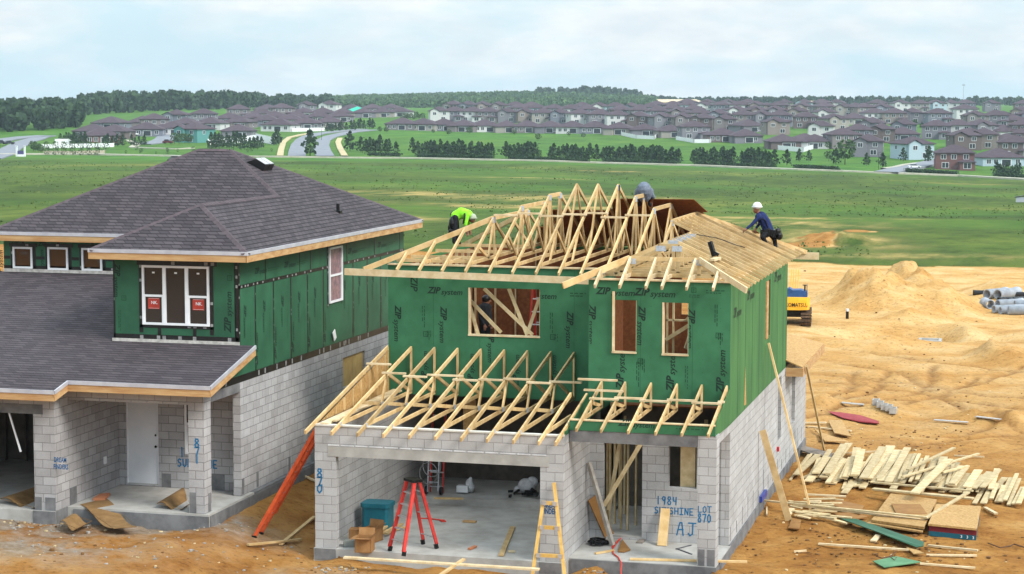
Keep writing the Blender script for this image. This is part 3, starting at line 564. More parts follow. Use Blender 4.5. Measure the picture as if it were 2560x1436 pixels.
for s, yy in ((0.02,3.1),(.13,3.2),(.2,3.1),(.36,3.4),(.5,3.3),(.56,3.9)): mb.box((6.0+s*1.3, yy, .345), (6.04+s*1.3, yy+.09, 2.75))
for yy in (3.3, 3.9, 4.5, 5.1): mb.box((6.2, yy, .35), (6.25, yy+.09, 2.8)); mb.box((8.2, yy, .35), (8.29, yy+.04, 2.8))
mb.beam((7.14, 2.66, 2.62), (6.24, 2.66, 1.05), .04, .1, side=(0,1,0)); mb.beam((6.55, 3.0, 2.6), (6.3, 2.9, .9), .04, .09, side=(0,1,0))
mb.box((8.0, 2.95, 1.5), (8.35, 3.0, 2.75)); mb.each('entry_stud', WOODB, HB)
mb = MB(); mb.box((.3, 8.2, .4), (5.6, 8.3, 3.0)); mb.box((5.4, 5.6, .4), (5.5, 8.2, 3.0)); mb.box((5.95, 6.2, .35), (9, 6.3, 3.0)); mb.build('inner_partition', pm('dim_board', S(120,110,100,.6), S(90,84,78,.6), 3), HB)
mb = MB(); mb.box(onY(6.0, 1158, 1088), onY(6.1, 1192, 1000)); mb.build('osb_panel', OSB, HB)
# roof trusses over the garage
TZ0, TS = 3.04, .2092
def gz(y): return TZ0+TS*(y+.6)
for i in range(11):
    x = [.0, .63, 1.25, 1.86, 2.47, 3.08, 3.68, 4.28, 4.88, 5.46, 5.845][i]; ye = 5.34 if i < 9 else 2.5
    mb = MB(); mb.beam((x, -.6, gz(-.6)), (x, ye, gz(ye)), .042, .095)
    if i < 10: mb.beam((x, -.02, 3.17), (x, ye, 3.17), .04, .085)
    if i < 9:
        mb.beam((x, 5.32, 3.15), (x, 5.32, gz(5.32)), .04, .085, side=(1,0,0))
        for a, b in (((2.95,3.2),(1.55,gz(1.55)-.05)), ((2.95,3.2),(3.35,gz(3.35)-.05)), ((3.5,gz(3.5)-.05),(5.2,3.2))): mb.beam((x, a[0], a[1]), (x, b[0], b[1]), .04, .085, side=(1,0,0))
    t = mb.build('garage_truss', WOOD, HB)
    if 0 < i < 9:
        mb = MB(); mb.box((x-.026, 2.85, 3.14), (x+.026, 3.05, 3.25)); mb.box((x-.024, -.04, 3.13), (x+.024, .05, 3.21)); mb.each('truss_plate', STEEL, t)
mb = MB(); mb.poly([(.03, .1, 3.16), (.03, 5.3, 3.16), (.03, 5.3, gz(5.3)-.06), (.03, .1, gz(.1)-.06)], (.015, 0, 0))
mb.build('gable_sheathing', OSB, HB)
mb = MB()
for yy in np.arange(.6, 5.2, .61): mb.box((.046, yy, 3.2), (.09, yy+.04, gz(yy)-.06))
mb.each('gable_stud', WOOD, HB)
mb = MB(); mb.beam((.25, 0, 3.16), (.25, 5.3, 3.2), .2, .04); mb.beam((.42, .2, 3.2), (.38, 5.2, 3.2), .09, .04); mb.each('gable_brace', WOODP, HB)
PN = Vector((0, -TS, 1))
for a, b, yv in ((590,815,298),(720,935,375),(895,1105,403),(1095,1420,392),(1310,1530,432),(1525,1735,430),(1735,1960,424),(1925,2115,455),(2115,2398,448)):
    p = onP((0, 0, gz(0)+.075), PN, 740+a*.2994, 820+yv*.2994); q = p+Vector((max(.6, (b-a)*.2994/4960*45/.967), 0, 0)); mb = MB(); mb.beam(p, q, .085, .042); mb.build('lateral_brace', WOODP, HB)
# porch trusses
def pz(y): return 3.40+.262*(y-.25)
xs_ = [6.2, 6.76, 7.37, 7.98, 8.56, 9.14]
for i, x in enumerate(xs_):
    mb = MB(); mb.beam((x, -.15, pz(-.15)), (x, 2.52, pz(2.52)), .042, .09); mb.beam((x, .5, 3.44), (x, 2.5, 3.44), .04, .08)
    mb.beam((x, 2.5, 3.4), (x, 2.5, pz(2.5)), .04, .085, side=(1,0,0)); mb.beam((x, 1.35, 3.42), (x, 1.35, pz(1.35)-.03), .04, .08, side=(1,0,0)); mb.beam((x, 1.45, pz(1.45)-.04), (x, 2.4, 3.46), .04, .08, side=(1,0,0))
    mb.build('porch_truss', WOOD, HB)
for i in range(6):
    x = xs_[i]; yy = 1.42+.1*(i % 2); mb = MB(); mb.beam((x-.05, yy, pz(yy)+.07), (x+(.62 if i < 5 else .1), yy, pz(yy)+.07), .085, .042); mb.build('lateral_brace', WOODP, HB)
for a, b in (((1445,948),(1536,952)), ((1460,975),(1530,980))):
    p = onY(1.6, *a); mb = MB(); mb.beam(p, p+Vector((.92, 0, 0)), .085, .042); mb.build('lateral_brace', WOODP, HB)
mb = MB(); mb.box((5.9, .47, 3.405), (9.2, .6, 3.43)); mb.box((5.9, 2.5, 6.40), (9.22, 2.62, 6.44)); mb.box((0, 5.34, 6.39), (5.88, 5.46, 6.43)); mb.box((9.1, 2.62, 6.38), (9.21, 13.2, 6.42)); mb.each('top_plate', WOODP, HB)
# main hip roof framing: eaves x -0.45..9.6, y 4.8..13.75, slope .45 from z 6.32
EZ, SL = 6.30, .45; ex0, ex1, ey0, ey1 = -.45, 9.6, 4.8, 13.75
def mz(y): return EZ+SL*(y-ey0)
yr = (ey0+ey1)/2
tx = [1.0, 1.6, 2.21, 2.82, 3.42, 4.02, 4.6, 5.15, 5.74, 6.35, 6.94]
for i, x in enumerate(tx):
    h = min(x-ex0, ex1-x, yr-ey0); yt = ey0+h; yb = ey1-h; mb = MB(); full = h > yr-ey0-.02; cut = x < 2.2
    if not cut:
        if x < 6.9: mb.beam((x, ey0, EZ), (x, yt, mz(yt)), .042, .095)
        else: mb.beam((x, 6.2, mz(6.2)), (x, yt, mz(yt)), .042, .095)
        mb.beam((x, yb, mz(yt)), (x, ey1, EZ), .042, .095)
        if not full: mb.beam((x, yt-.03, mz(yt)), (x, yb+.03, mz(yt)), .042, .1)
        mb.beam((x, 5.4, 6.48), (x, 13.2, 6.48), .04, .085)
        tops = [yt-.55*h+.0, yt, yb, yb+.55*h] if not full else [yr-2.3, yr-.05, yr+.05, yr+2.3]
        if full: W_ = [((yr-2.3), yr-3.0), ((yr-2.3), yr-1.1), (yr-.05, yr-1.1), (yr+.05, yr+1.1), (yr+2.3, yr+1.1), (yr+2.3, yr+3.0)]
        else: W_ = [(yt-1.4, yt-.5), (yt, yt-.5), (yt+.02, yt+.1), (yt+.05, yr), (yb-.05, yr), (yb, yb+.1), (yb, yb+.5), (yb+1.4, yb+.5)]
        for a, b in W_:
            za = min(mz(a), mz(ey0+ey1-a), mz(yt))-.04
            if za > 6.6: mb.beam((x, a, za), (x, b, 6.5), .04, .08, side=(1,0,0))
    else:
        mb.beam((x, ey0, EZ), (x, ey0+x-ex0, mz(ey0+x-ex0)), .042, .095); mb.beam((x, ey1, EZ), (x, ey1-x+ex0, mz(ey0+x-ex0)), .042, .095); mb.beam((x, 5.4, 6.48), (x, 6.6, 6.48), .04, .085)
    t = mb.build('roof_truss', WOOD, HB) if not cut else mb.each('jack_rafter', WOOD, HB)
    if not cut and not full:
        mb = MB(); mb.box((x-.026, yt-.12, mz(yt)-.12), (x+.026, yt+.12, mz(yt)+.02)); mb.box((x-.026, yb-.12, mz(yt)-.12), (x+.026, yb+.12, mz(yt)+.02)); mb.each('truss_plate', STEEL, t)
for x in (.42,): 
    mb = MB(); mb.beam((x, ey0, EZ), (x, ey0+x-ex0, mz(ey0+x-ex0)), .042, .095); mb.build('jack_rafter', WOOD, HB)
h = 2.21-ex0
mb = MB(); mb.beam((ex0, ey0, EZ), (2.21, ey0+h, mz(ey0+h)), .045, .13); mb.build('hip_rafter', WOOD, HB)
mb = MB(); mb.beam((ex0, ey1, EZ), (2.21, ey1-h, mz(ey0+h)), .045, .13); mb.build('hip_rafter', WOOD, HB)
for yy in (ey0+1.0, ey0+2.2, ey0+4.4, ey0+6.6):       # left hip jacks running in x
    mb = MB()
    mb.beam((.1, yy, 6.48), (2.2, yy, 6.48), .04, .085)
    mb.build('ceiling_joist', WOOD, HB)
# bump roof (front right) trusses and the right hip rafters
bx0, by0 = 5.45, 1.95; bc = (bx0+ex1)/2
def bump(y, t):
    mb = MB(); zt_ = EZ+SL*t; mb.beam((ex1, y, EZ), (ex1-t, y, zt_), .042, .066)
    lx = bx0 if y < 4.9 else max(bx0, 0); 
    if y < 5: mb.beam((bx0, y, EZ), (bx0+t, y, zt_), .042, .095)
    else:
        k = min(max(0, (y-ey0)), t); mb.beam((bx0+k, y, EZ+SL*k), (bx0+t, y, zt_), .042, .095) if k < t-.05 else None
    if bx0+t < ex1-t-.05: mb.beam((bx0+t-.03, y, zt_), (ex1-t+.03, y, zt_), .042, .095)
    mb.beam((5.9, y, 6.48), (9.2, y, 6.48), .04, .085)
    for a, b in ((bx0+t, bx0+t), (ex1-t, ex1-t), (bx0+t, bx0+.9), (ex1-t, ex1-.9)) if t < 2 else ((bc, bc), (bc-.05, bx0+.9), (bc+.05, ex1-.9)): mb.beam((a, y, zt_-.04), (b, y, 6.5), .04, .08, side=(0,1,0))
    tr = mb.build('roof_truss', WOOD, HB)
    mb = MB()
    for a in ((bx0+t+.03, ex1-t-.03) if t < 2 else (bc,)): mb.box((a-.12, y-.026, zt_-.13), (a+.12, y+.026, zt_+.0))
    mb.each('truss_plate', STEEL, tr)
bump(3.2, 1.25); bump(3.8, 1.85)
for y in (4.4, 5.0, 5.6, 6.2, 6.8): bump(y, 2.06)
for i, x in enumerate((6.14, 6.72, 7.33, 7.70, 8.27, 8.88)):
    d = min(x-bx0, ex1-x, 1.25); mb = MB(); mb.beam((x, by0, EZ), (x, by0+d, EZ+SL*d), .045, .1); mb.beam((x, 2.6, 6.48), (x, 3.2, 6.48), .04, .085); mb.each('jack_rafter', WOODP, HB)
mb = MB(); mb.beam((bx0-.05, by0-.05, EZ), (bx0+1.25, by0+1.25, EZ+SL*1.25), .045, .15); mb.build('hip_rafter', WOOD, HB)
mb = MB(); mb.beam((ex1+.05, by0-.05, EZ), (ex1-1.25, by0+1.25, EZ+SL*1.25), .045, .14); mb.build('hip_rafter', WOODP, HB)
for y in (2.25, 2.75): 
    d = y-by0; mb = MB(); mb.beam((ex1, y, EZ), (ex1-d, y, EZ+SL*d), .042, .064); mb.build('hip_jack', WOOD, HB)
for y in np.arange(7.4, 13.6, .61):
    d = min(ex1-6.94, ey1-y); mb = MB(); mb.beam((ex1, y, EZ), (ex1-d, y, EZ+SL*d), .042, .064); mb.beam((7.0, y, 6.48), (9.2, y, 6.48), .04, .085); mb.build('hip_jack', WOOD, HB)
d = ex1-6.94; mb = MB(); mb.beam((ex1+.05, ey1+.05, EZ), (6.94, ey1-d, EZ+SL*d), .045, .12); mb.build('hip_rafter', WOOD, HB)
mb = MB(); mb.beam((-.95, ey0-.03, 6.24), (5.5, ey0-.03, 6.16), .04, .17); mb.build('fascia_board', WOODP, HB)
mb = MB(); mb.beam((9.2, ey1+.04, 6.2), (10.0, ey1+.04, 6.2), .04, .2); mb.build('fascia_board', WOODP, HB)
for a, b, yv in ((305,635,540),(635,950,518),(925,1255,553),(1255,1585,530)):
    p = onP((0, ey0, EZ+.08), (0, -SL, 1), 1180+a*.181, 440+yv*.181); mb = MB(); mb.beam(p, p+Vector(((b-a)*.181/4960*51/.967, 0, 0)), .09, .045); mb.build('lateral_brace', WOODP, HB)
for a, b, yv in ((105,410,476),(320,630,530),(630,945,503)):
    p = onP((0, ey0, EZ+.08), (0, -SL, 1), 1440+a*.195, 440+yv*.195); mb = MB(); mb.beam(p, p+Vector(((b-a)*.195/4960*51/.967, 0, 0)), .09, .045); mb.build('lateral_brace', WOODP, HB)
mb = MB()                                          # sheathing on the back slope, seen from below
def bs(x, y): return Vector((x, y, EZ+SL*(ey1-y)+.06))
for (x0, x1, y0, y1) in ((2.2, 8.4, 12.4, 13.7), (2.9, 7.1, 11.15, 12.39)):
    mb.poly([bs(x0, y0), bs(x1, y0), bs(x1+.5, y1), bs(x0-.4, y1)], (0, 0, .015))
bp_ = lambda px, py: onP((0, ey1, EZ+.06), (0, SL, 1), px, py)
mb.poly([bp_(1530, 498), bp_(1735, 500), Vector((7.25, 11.14, bs(0, 11.14).z)), Vector((4.6, 11.14, bs(0, 11.14).z))], (0, 0, .015))
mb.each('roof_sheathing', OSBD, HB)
# low rear wing with decked roof
mb = MB(); mb.poly([(9.68, 13.0, 3.1), (9.68, 18.75, 3.1), (7.4, 16.4, 4.0), (7.4, 13.1, 4.0)], (0, 0, .03)); mb.poly([(9.68, 18.75, 3.1), (4, 18.75, 3.1), (6, 16.4, 4.0), (7.4, 16.4, 4.0)], (0, 0, .03)); mb.build('rear_roof_deck', OSB, HB)
mb = MB(); mb.box((9.66, 12.95, 2.86), (9.7, 18.8, 3.1)); mb.box((9.22, 12.95, 2.86), (9.66, 12.99, 3.1)); mb.each('rear_fascia', WOODF, HB)
mb = MB()
for k in range(16):
    y_ = 2.9+k*.95; w = .05+.05*random.random(); z0 = .27; mb.box((9.2, y_, z0+.05), (9.2035, y_+w, z0+.3+.5*random.random()))
for (x_, y_) in ((8.9, .499), (9.1, .499)): pass
mb.each('wall_smear', CONCD, HB)
# sprayed numbers
def sprayed(word, org, cw, ch, th, par):
    mb = MB(); spray(mb, word, org, X3, UPV, cw, ch, 0, th); mb.build('sprayed_word', BLUE, par)
for c, py in (('8',1193),('7',1213),('q',1232)): sprayed(c, onY(0, 792, py), .14, .19, .035, HB)
sprayed('1984', onY(2.7, 1640, 1260), .105, .18, .028, HB); sprayed('SUNSHINE', onY(2.7, 1636, 1283), .095, .15, .026, HB); sprayed('AJ', onY(2.7, 1692, 1338), .2, .3, .03, HB)
sprayed('LOT', onY(.5, 1745, 1281), .085, .14, .022, HB); sprayed('870', onY(.5, 1744, 1305), .085, .18, .028, HB)
mb = MB(); put_text(mb, 'DREAM', onY(0, 1356, 1268), X3, UPV, .15, 0, 0, .03, width=.36); put_text(mb, 'FINDERS', onY(0, 1355, 1284), X3, UPV, .17, 0, 0, .03, width=.38); mb.build('stencilled_words', BLUED, HB)
mb = MB(); mb.box((9.2, 11.3, 1.0), (9.26, 11.42, 1.12)); mb.build('outlet_box', pm('red_cap', S(190,40,56), None, 4, .4), HB)
mb = MB(); mb.box(onX(9.2, 1899, 1243)+Vector((.002,-.1,-.12)), onX(9.2, 1908, 1232)+Vector((.08, .2, .05))); mb.build('meter_box', pm('blue_box', S(52,70,150), None, 4, .4), HB)
# ------------------------------------------------------------------ HOUSE A: shingled house on the left
HA = thing('shingled_house', 'left two-storey house with finished brown shingle roof, taped green walls and white windows', 'house', (-12, 0, .584))
az = .843; at_ = az+2.845; XA = -2.83; GY = -.45; PY = .2
mb = MB(); mb.box((-12, GY-.05, .2), (-6.35, 6, az)); mb.box((-6.35, PY-.06, .2), (XA+.12, 2.95, az-.002)); mb.box((-6.33, 2.97, .2), (XA-.02, 15.38, az+.06)); mb.build('foundation_slab', CONC, HA)
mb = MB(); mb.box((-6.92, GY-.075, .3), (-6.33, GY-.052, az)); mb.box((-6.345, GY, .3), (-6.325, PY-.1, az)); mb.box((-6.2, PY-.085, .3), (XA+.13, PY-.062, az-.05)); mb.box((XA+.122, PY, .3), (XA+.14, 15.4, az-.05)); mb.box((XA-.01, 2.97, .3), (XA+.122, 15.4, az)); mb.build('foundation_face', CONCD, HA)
mb = MB()
wall_x(mb, -12, -6.35, GY, GY+.2, az, at_, [(-11.7, -6.9, az, 3.15)])
wall_y(mb, -6.55, -6.35, GY+.2, 2.95, az, at_, [])
wall_x(mb, -6.35, XA-.2, 2.95, 3.15, az, at_, [(-6.16, -5.28, az+.02, 3.38), (-4.55, -4.0, 1.72, 3.3)])
mb.box((XA-.4, PY, az), (XA, PY+.4, at_)); mb.box((XA-.2, PY+.4, 3.46), (XA, 2.4, at_))
wall_y(mb, XA-.2, XA, 2.4, 15.4, az, at_, [(9.84, 11.72, 2.48, 3.34)])
mb.box((-6.35, PY, 3.42), (XA-.4, PY+.2, at_)); mb.box((-12, GY+.2, az), (-11.8, 15.4, at_)); mb.box((-11.8, 15.2, az), (XA-.2, 15.4, at_))
mb.build('block_wall', CMUA, HA)
mb = MB(); mb.box((-11.9, GY-.012, 3.15), (-6.65, GY+.19, 3.38)); mb.build('garage_lintel', CONCD, HA)
mb = MB(); wall_y(mb, XA-.19, XA+.005, PY+.42, 2.38, 3.44, 3.69, []); mb.build('porch_beam', CONCD, HA)
# dark inside of the garage
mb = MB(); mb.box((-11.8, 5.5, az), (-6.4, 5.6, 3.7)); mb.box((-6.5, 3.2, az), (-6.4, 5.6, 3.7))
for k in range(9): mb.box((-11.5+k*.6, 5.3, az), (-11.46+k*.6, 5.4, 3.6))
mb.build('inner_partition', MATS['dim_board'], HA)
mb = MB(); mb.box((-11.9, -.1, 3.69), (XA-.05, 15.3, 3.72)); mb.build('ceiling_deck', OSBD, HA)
# upper green walls
BY = 2.35; LY = 7.45; RZ = 6.9
mb = MB(); wall_x(mb, -6.15, XA, BY, BY+.1, 4.45, 6.78, [(-5.36, -3.58, 5.03, 6.5)])
for (px, py, dr, up, s) in ((287,660,DN,X3,.2),(293,720,DN,X3,.0),(577,832,UPV,MX,.245)):
    if s: zip_print(mb, onY(BY, px, py), dr, up, s, 1)
for px, py in ((304,752),(568,702)): logo_box(mb, onY(BY, px, py), X3, UPV, .13, 2)
fine_print(mb, onY(BY, 300, 775), DN, X3, .5, 2, 2, 4, .02)
mb.build('bump_sheathing', [GREENA, INK, INKF], HA)
lw = [onY(LY, *p) for p in ((33,617),(83,672),(120,618),(172,676),(205,620),(257,678))]
LWIN = [(lw[i].x, lw[i+1].x, lw[i+1].z, lw[i].z) for i in (0, 2, 4)]
mb = MB(); wall_x(mb, -12, -6.0, LY, LY+.1, 5.4, 6.8, LWIN)
okl = lambda c: not any(w[0]-.08 < c.x < w[1]+.08 and w[2]-.08 < c.z < w[3]+.08 for w in LWIN)
for px in (6, 108, 205): zip_print(mb, onY(LY, px, 698), UPV, MX, .2, 1, clip=okl)
zip_print(mb, onY(LY, 95, 615), X3, UPV, .16, 1, clip=okl); put_text(mb, 'ZIP', onY(LY, 25, 612), X3, UPV, .18, 1, .25, .02, clip=okl)
mb.build('upper_sheathing', [GREENA, INK, INKF], HA)
SW = [onX(XA, *p) for p in ((820,620),(852,615),(855,750),(822,760))]; sy0, sy1 = (SW[0].y+SW[3].y)/2, (SW[1].y+SW[2].y)/2; sz0, sz1 = SW[2].z, SW[0].z
mb = MB(); wall_y(mb, XA-.1, XA, BY, 15.4, at_, 6.78, [(sy0, sy1, sz0, sz1)]); mb.poly([(XA-.1, BY, at_), (XA-.1, BY, 4.55), (XA-.1, PY-.2, 4.0), (XA-.1, PY-.2, at_)], (.1, 0, 0))
for i, yy in enumerate((2.7, 3.95, 5.2, 6.4, 7.6, 9.95, 11.2, 12.4, 13.6)):
    zip_print(mb, Vector((XA, yy, 5.55)), DN, UPY, .2, 1); zip_print(mb, Vector((XA, yy+.85, 3.95)), UPV, UPY*-1, .2, 1); fine_print(mb, Vector((XA, yy+.4, 5.2)), DN, UPY, .8, 2, 1, i, .02)
for yy in (3.4, 5.4, 10.3, 12.9): zip_print(mb, Vector((XA, yy, 6.25)), UPY, UPV, .2, 1); fine_print(mb, Vector((XA, yy+.9, 6.3)), UPY, UPV, .7, 2, 2, int(yy*7), .025)
mb.build('side_sheathing', [GREENA, INK, INKF], HA)
# flashing tape on the seams
rg = random.Random(5)
mb = MB()
def tx(x0, x1, z0, z1, y): 
    mb.box((x0, y-.006, z0), (x1, y, z1))
    if abs(x1-x0) > .5 or abs(z1-z0) > .6:
        n = int(max(x1-x0, z1-z0)/.3)
        for k in range(n):
            t = (k+rg.random())/n
            if x1-x0 > z1-z0: mb.box((x0+(x1-x0)*t, y-.0075, z0+.02), (x0+(x1-x0)*t+.09, y-.006, z1-.02), 1) if rg.random() < .55 else None
            else: mb.box((x0+.015, y-.0075, z0+(z1-z0)*t), (x1-.015, y-.006, z0+(z1-z0)*t+.07), 1) if rg.random() < .4 else None
bx, bX, bz, bZ = -5.36, -3.58, 5.03, 6.5
tx(bx-.15, bX+.2, bZ, bZ+.12, BY); tx(bx-.1, bx, bz-.2, bZ, BY); tx(bX, bX+.1, bz-.22, bZ, BY); tx(bx-.1, bX+.1, bz-.08, bz-.0, BY)
for x in (-4.97, -4.03): tx(x, x+.09, 4.62, bz-.08, BY); tx(x, x+.09, bZ+.12, 6.75, BY)
tx(-6.16, XA+.02, 4.65, 4.78, BY); tx(-6.155, -6.11, 4.6, 6.7, BY); tx(XA-.08, XA, 4.6, 6.74, BY)
mb.build('seam_tape', [TAPE, TAPEL], HA); mb = MB()
for w in LWIN:
    tx(w[0]-.12, w[1]+.14, w[3], w[3]+.1, LY); tx(w[0]-.08, w[0], w[2]-.09, w[3], LY); tx(w[1], w[1]+.09, w[2]-.12, w[3], LY); tx(w[0]-.08, w[1]+.09, w[2]-.07, w[2], LY); tx((w[0]+w[1])/2-.03, (w[0]+w[1])/2+.05, w[3]+.1, 6.75, LY)
    tx(w[1]-.02, w[1]+.06, 5.55, w[2]-.1, LY)
wz = sum(w[2]+w[3] for w in LWIN)/6
for a, b in ((-12, LWIN[0][0]-.1), (LWIN[0][1]+.1, LWIN[1][0]-.1), (LWIN[1][1]+.1, LWIN[2][0]-.1), (LWIN[2][1]+.1, -6.1)): tx(a, b, wz-.04, wz+.05, LY)
tx(-12, -6, 5.85, 5.95, LY)
mb.build('seam_tape', [TAPE, TAPEL], HA)
mb = MB()
def ty(y0, y1, z0, z1): 
    mb.box((XA, y0, z0), (XA+.006, y1, z1))
    n = int(max(y1-y0, z1-z0)/.28)
    for k in range(n):
        t = (k+rg.random())/max(n, 1)
        if rg.random() < .45:
            if y1-y0 > z1-z0: mb.box((XA+.006, y0+(y1-y0)*t, z0+.02), (XA+.0075, y0+(y1-y0)*t+.08, z1-.02), 1)
            elif z1-z0 > .8: mb.box((XA+.006, y0+.02, z0+(z1-z0)*t), (XA+.0075, y1-.02, z0+(z1-z0)*t+.05), 1)
ty(BY-.02, sy0-.1, 5.96, 6.05); ty(sy1+.08, 15.4, 5.96, 6.05); ty(BY-.0, BY+.09, 4.55, 6.75); ty(.9, 15.4, at_-.02, at_+.15)
for k, yy in enumerate((3.4, 4.62, 5.84, 7.06, 8.28, 10.7, 11.94, 13.16, 14.38)): ty(yy, yy+.06, at_+.15, 5.96)
for yy in (4.1, 6.5, 7.3, 10.2, 12.6, 15.0): ty(yy, yy+.05, 6.05, 6.75)
ty(sy0-.1, sy0, sz0-.1, sz1+.1); ty(sy0-.12, sy1+.12, sz1, sz1+.1); ty(sy1, sy1+.07, sz0-.1, sz1)
mb.build('seam_tape', [TAPE, TAPEL], HA)
# roofs: upper hip + bump hip, lower shed roof
def roof_solid(name, faces, mt, th=.07):
    mb = MB()
    for f in faces: mb.poly([Vector(p) for p in f], (0, 0, -th))
    return mb.build(name, mt, HA)
E1x, E0x, Ef, Eb, s = -2.4, -12.3, 7.02, 15.92, .5; hh = (Eb-Ef)/2; zr = RZ+s*hh
rl, rr = (E0x+hh, Ef+hh, zr), (E1x-hh, Ef+hh, zr); b0 = -6.56; bh = (E1x-b0)/2; bxm = b0+bh; bzr = RZ+s*bh; bf = 1.86
yv = Ef+(bzr-RZ)/s                                # ridge of the bump meets the main front slope
roof_solid('roof', [[(E0x, Ef, RZ), (b0, Ef, RZ), (bxm, yv, bzr), (E1x-bh, Ef+bh, bzr), rr, rl],
                    [(E1x, bf, RZ), (E1x, Eb, RZ), rr, (E1x-bh, Ef+bh, bzr), (bxm, bf+bh, bzr)],
                    [(b0, bf, RZ), (E1x, bf, RZ), (bxm, bf+bh, bzr)], [(b0, Ef, RZ), (b0, bf, RZ), (bxm, bf+bh, bzr), (bxm, yv, bzr)],
                    [(E1x, Eb, RZ), (E0x, Eb, RZ), rl, rr], [(E0x, Eb, RZ), (E0x, Ef, RZ), rl]], SHING)
def caps(mb, a, b, w=.125):
    a = Vector(a); b = Vector(b); d = (b-a).normalized(); n = int((b-a).length/.17); sd = d.cross(Vector((0,0,1))).normalized()
    up = sd.cross(d); up = up if up.z > 0 else -up
    for k in range(n):
        p = a+d*k*.17+up*.018; q = p+d*.24+up*-.006; dn = up*-.03
        mb.add([p-sd*w+dn*2.2, p, p+sd*w+dn*2.2, q-sd*w+dn*2.2, q, q+sd*w+dn*2.2], [(0,3,4,1),(1,4,5,2),(0,1,2)], 0)
mb = MB(); caps(mb, (E1x, Eb, RZ), rr); caps(mb, rl, rr); caps(mb, (E0x, Ef, RZ), rl); caps(mb, (E1x-bh, Ef+bh, bzr), rr); caps(mb, (b0, bf, RZ), (bxm, bf+bh, bzr)); caps(mb, (E1x, bf, RZ), (bxm, bf+bh, bzr)); caps(mb, (bxm, bf+bh, bzr), (bxm, yv, bzr))
mb.build('ridge_caps', pm('cap_shingle', S(92,81,86,.9), S(76,67,72,.9), 9, .9, .2, objvar=.16), HA)
def fascia(mb, a, b, o, h=.17, m=0):
    mb.beam(Vector(a)+Vector(o)-Vector((0,0,h/2+.07)), Vector(b)+Vector(o)-Vector((0,0,h/2+.07)), .03, h, m)
def drip(mb, a, b, o): mb.beam(Vector(a)+Vector(o)-Vector((0,0,.03)), Vector(b)+Vector(o)-Vector((0,0,.03)), .035, .09)
mb = MB(); md = MB()
for a, b, o in (((E0x,Ef,RZ),(b0,Ef,RZ),(0,0,0)), ((b0,bf,RZ),(E1x,bf,RZ),(0,0,0)), ((E1x,bf-.015,RZ),(E1x,Eb,RZ),(0,0,0)), ((b0,Ef,RZ),(b0,bf,RZ),(0,0,0)), ((E1x,Eb,RZ),(E0x,Eb,RZ),(0,0,0))):
    fascia(mb, a, b, o); drip(md, a, b, Vector(o)+Vector((0 if a[0] != b[0] else (.012 if a[0] > -5 else -.012), (-.012 if a[1] < 10 else .012) if a[0] != b[0] else 0, 0)))
mb.build('upper_fascia', WOODF, HA); md.build('upper_drip_edge', DRIP, HA)
mb = MB(); mb.box((-12.2, Ef, 6.72), (b0, LY+.02, 6.74)); mb.box((b0, bf, 6.72), (E1x, BY+.02, 6.74)); mb.box((XA-.02, BY, 6.72), (E1x-.02, 15.8, 6.74)); mb.build('soffit', OSBD, HA)
ls = .23; pe = -.4; ge = -1.05; zpe = 3.96
def lz(y): return zpe+ls*(y-pe)
jx = -6.02
roof_solid('lower_roof', [[(jx, pe, lz(pe)), (-2.4, pe, lz(pe)), (-2.4, BY-.0, lz(BY)), (jx, BY, lz(BY))], [(-12.4, ge, lz(ge)), (jx, ge, lz(ge)), (jx, BY, lz(BY)), (-6.15, BY, lz(BY)), (-6.15, LY, lz(LY)), (-12.4, LY, lz(LY))]], SHINGL)
mb = MB(); md = MB()
for a, b in (((jx,pe,lz(pe)),(-2.4,pe,lz(pe))), ((-12.4,ge,lz(ge)),(jx,ge,lz(ge)))): fascia(mb, a, b, (0,0,0)); drip(md, a, b, (0,-.012,0))
for a, b in (((jx,ge-.015,lz(ge)),(jx,pe,lz(pe))), ((-2.4,pe-.015,lz(pe)),(-2.4,BY,lz(BY)))): fascia(mb, a, b, (0,0,0)); drip(md, a, b, (.012,0,0))
mb.build('lower_fascia', WOODF, HA); md.build('lower_drip_edge', DRIP, HA)
mb = MB(); mb.box((-6.18, BY-.05, lz(BY)), (XA+.03, BY-.007, lz(BY)+.075)); mb.box((-12, LY-.04, lz(LY)), (-6.15, LY-.007, lz(LY)+.09)); mb.each('wall_flashing', pm('white_metal_flashing', S(206,202,198,.9), S(168,164,160,.85), 7, .5), HA)
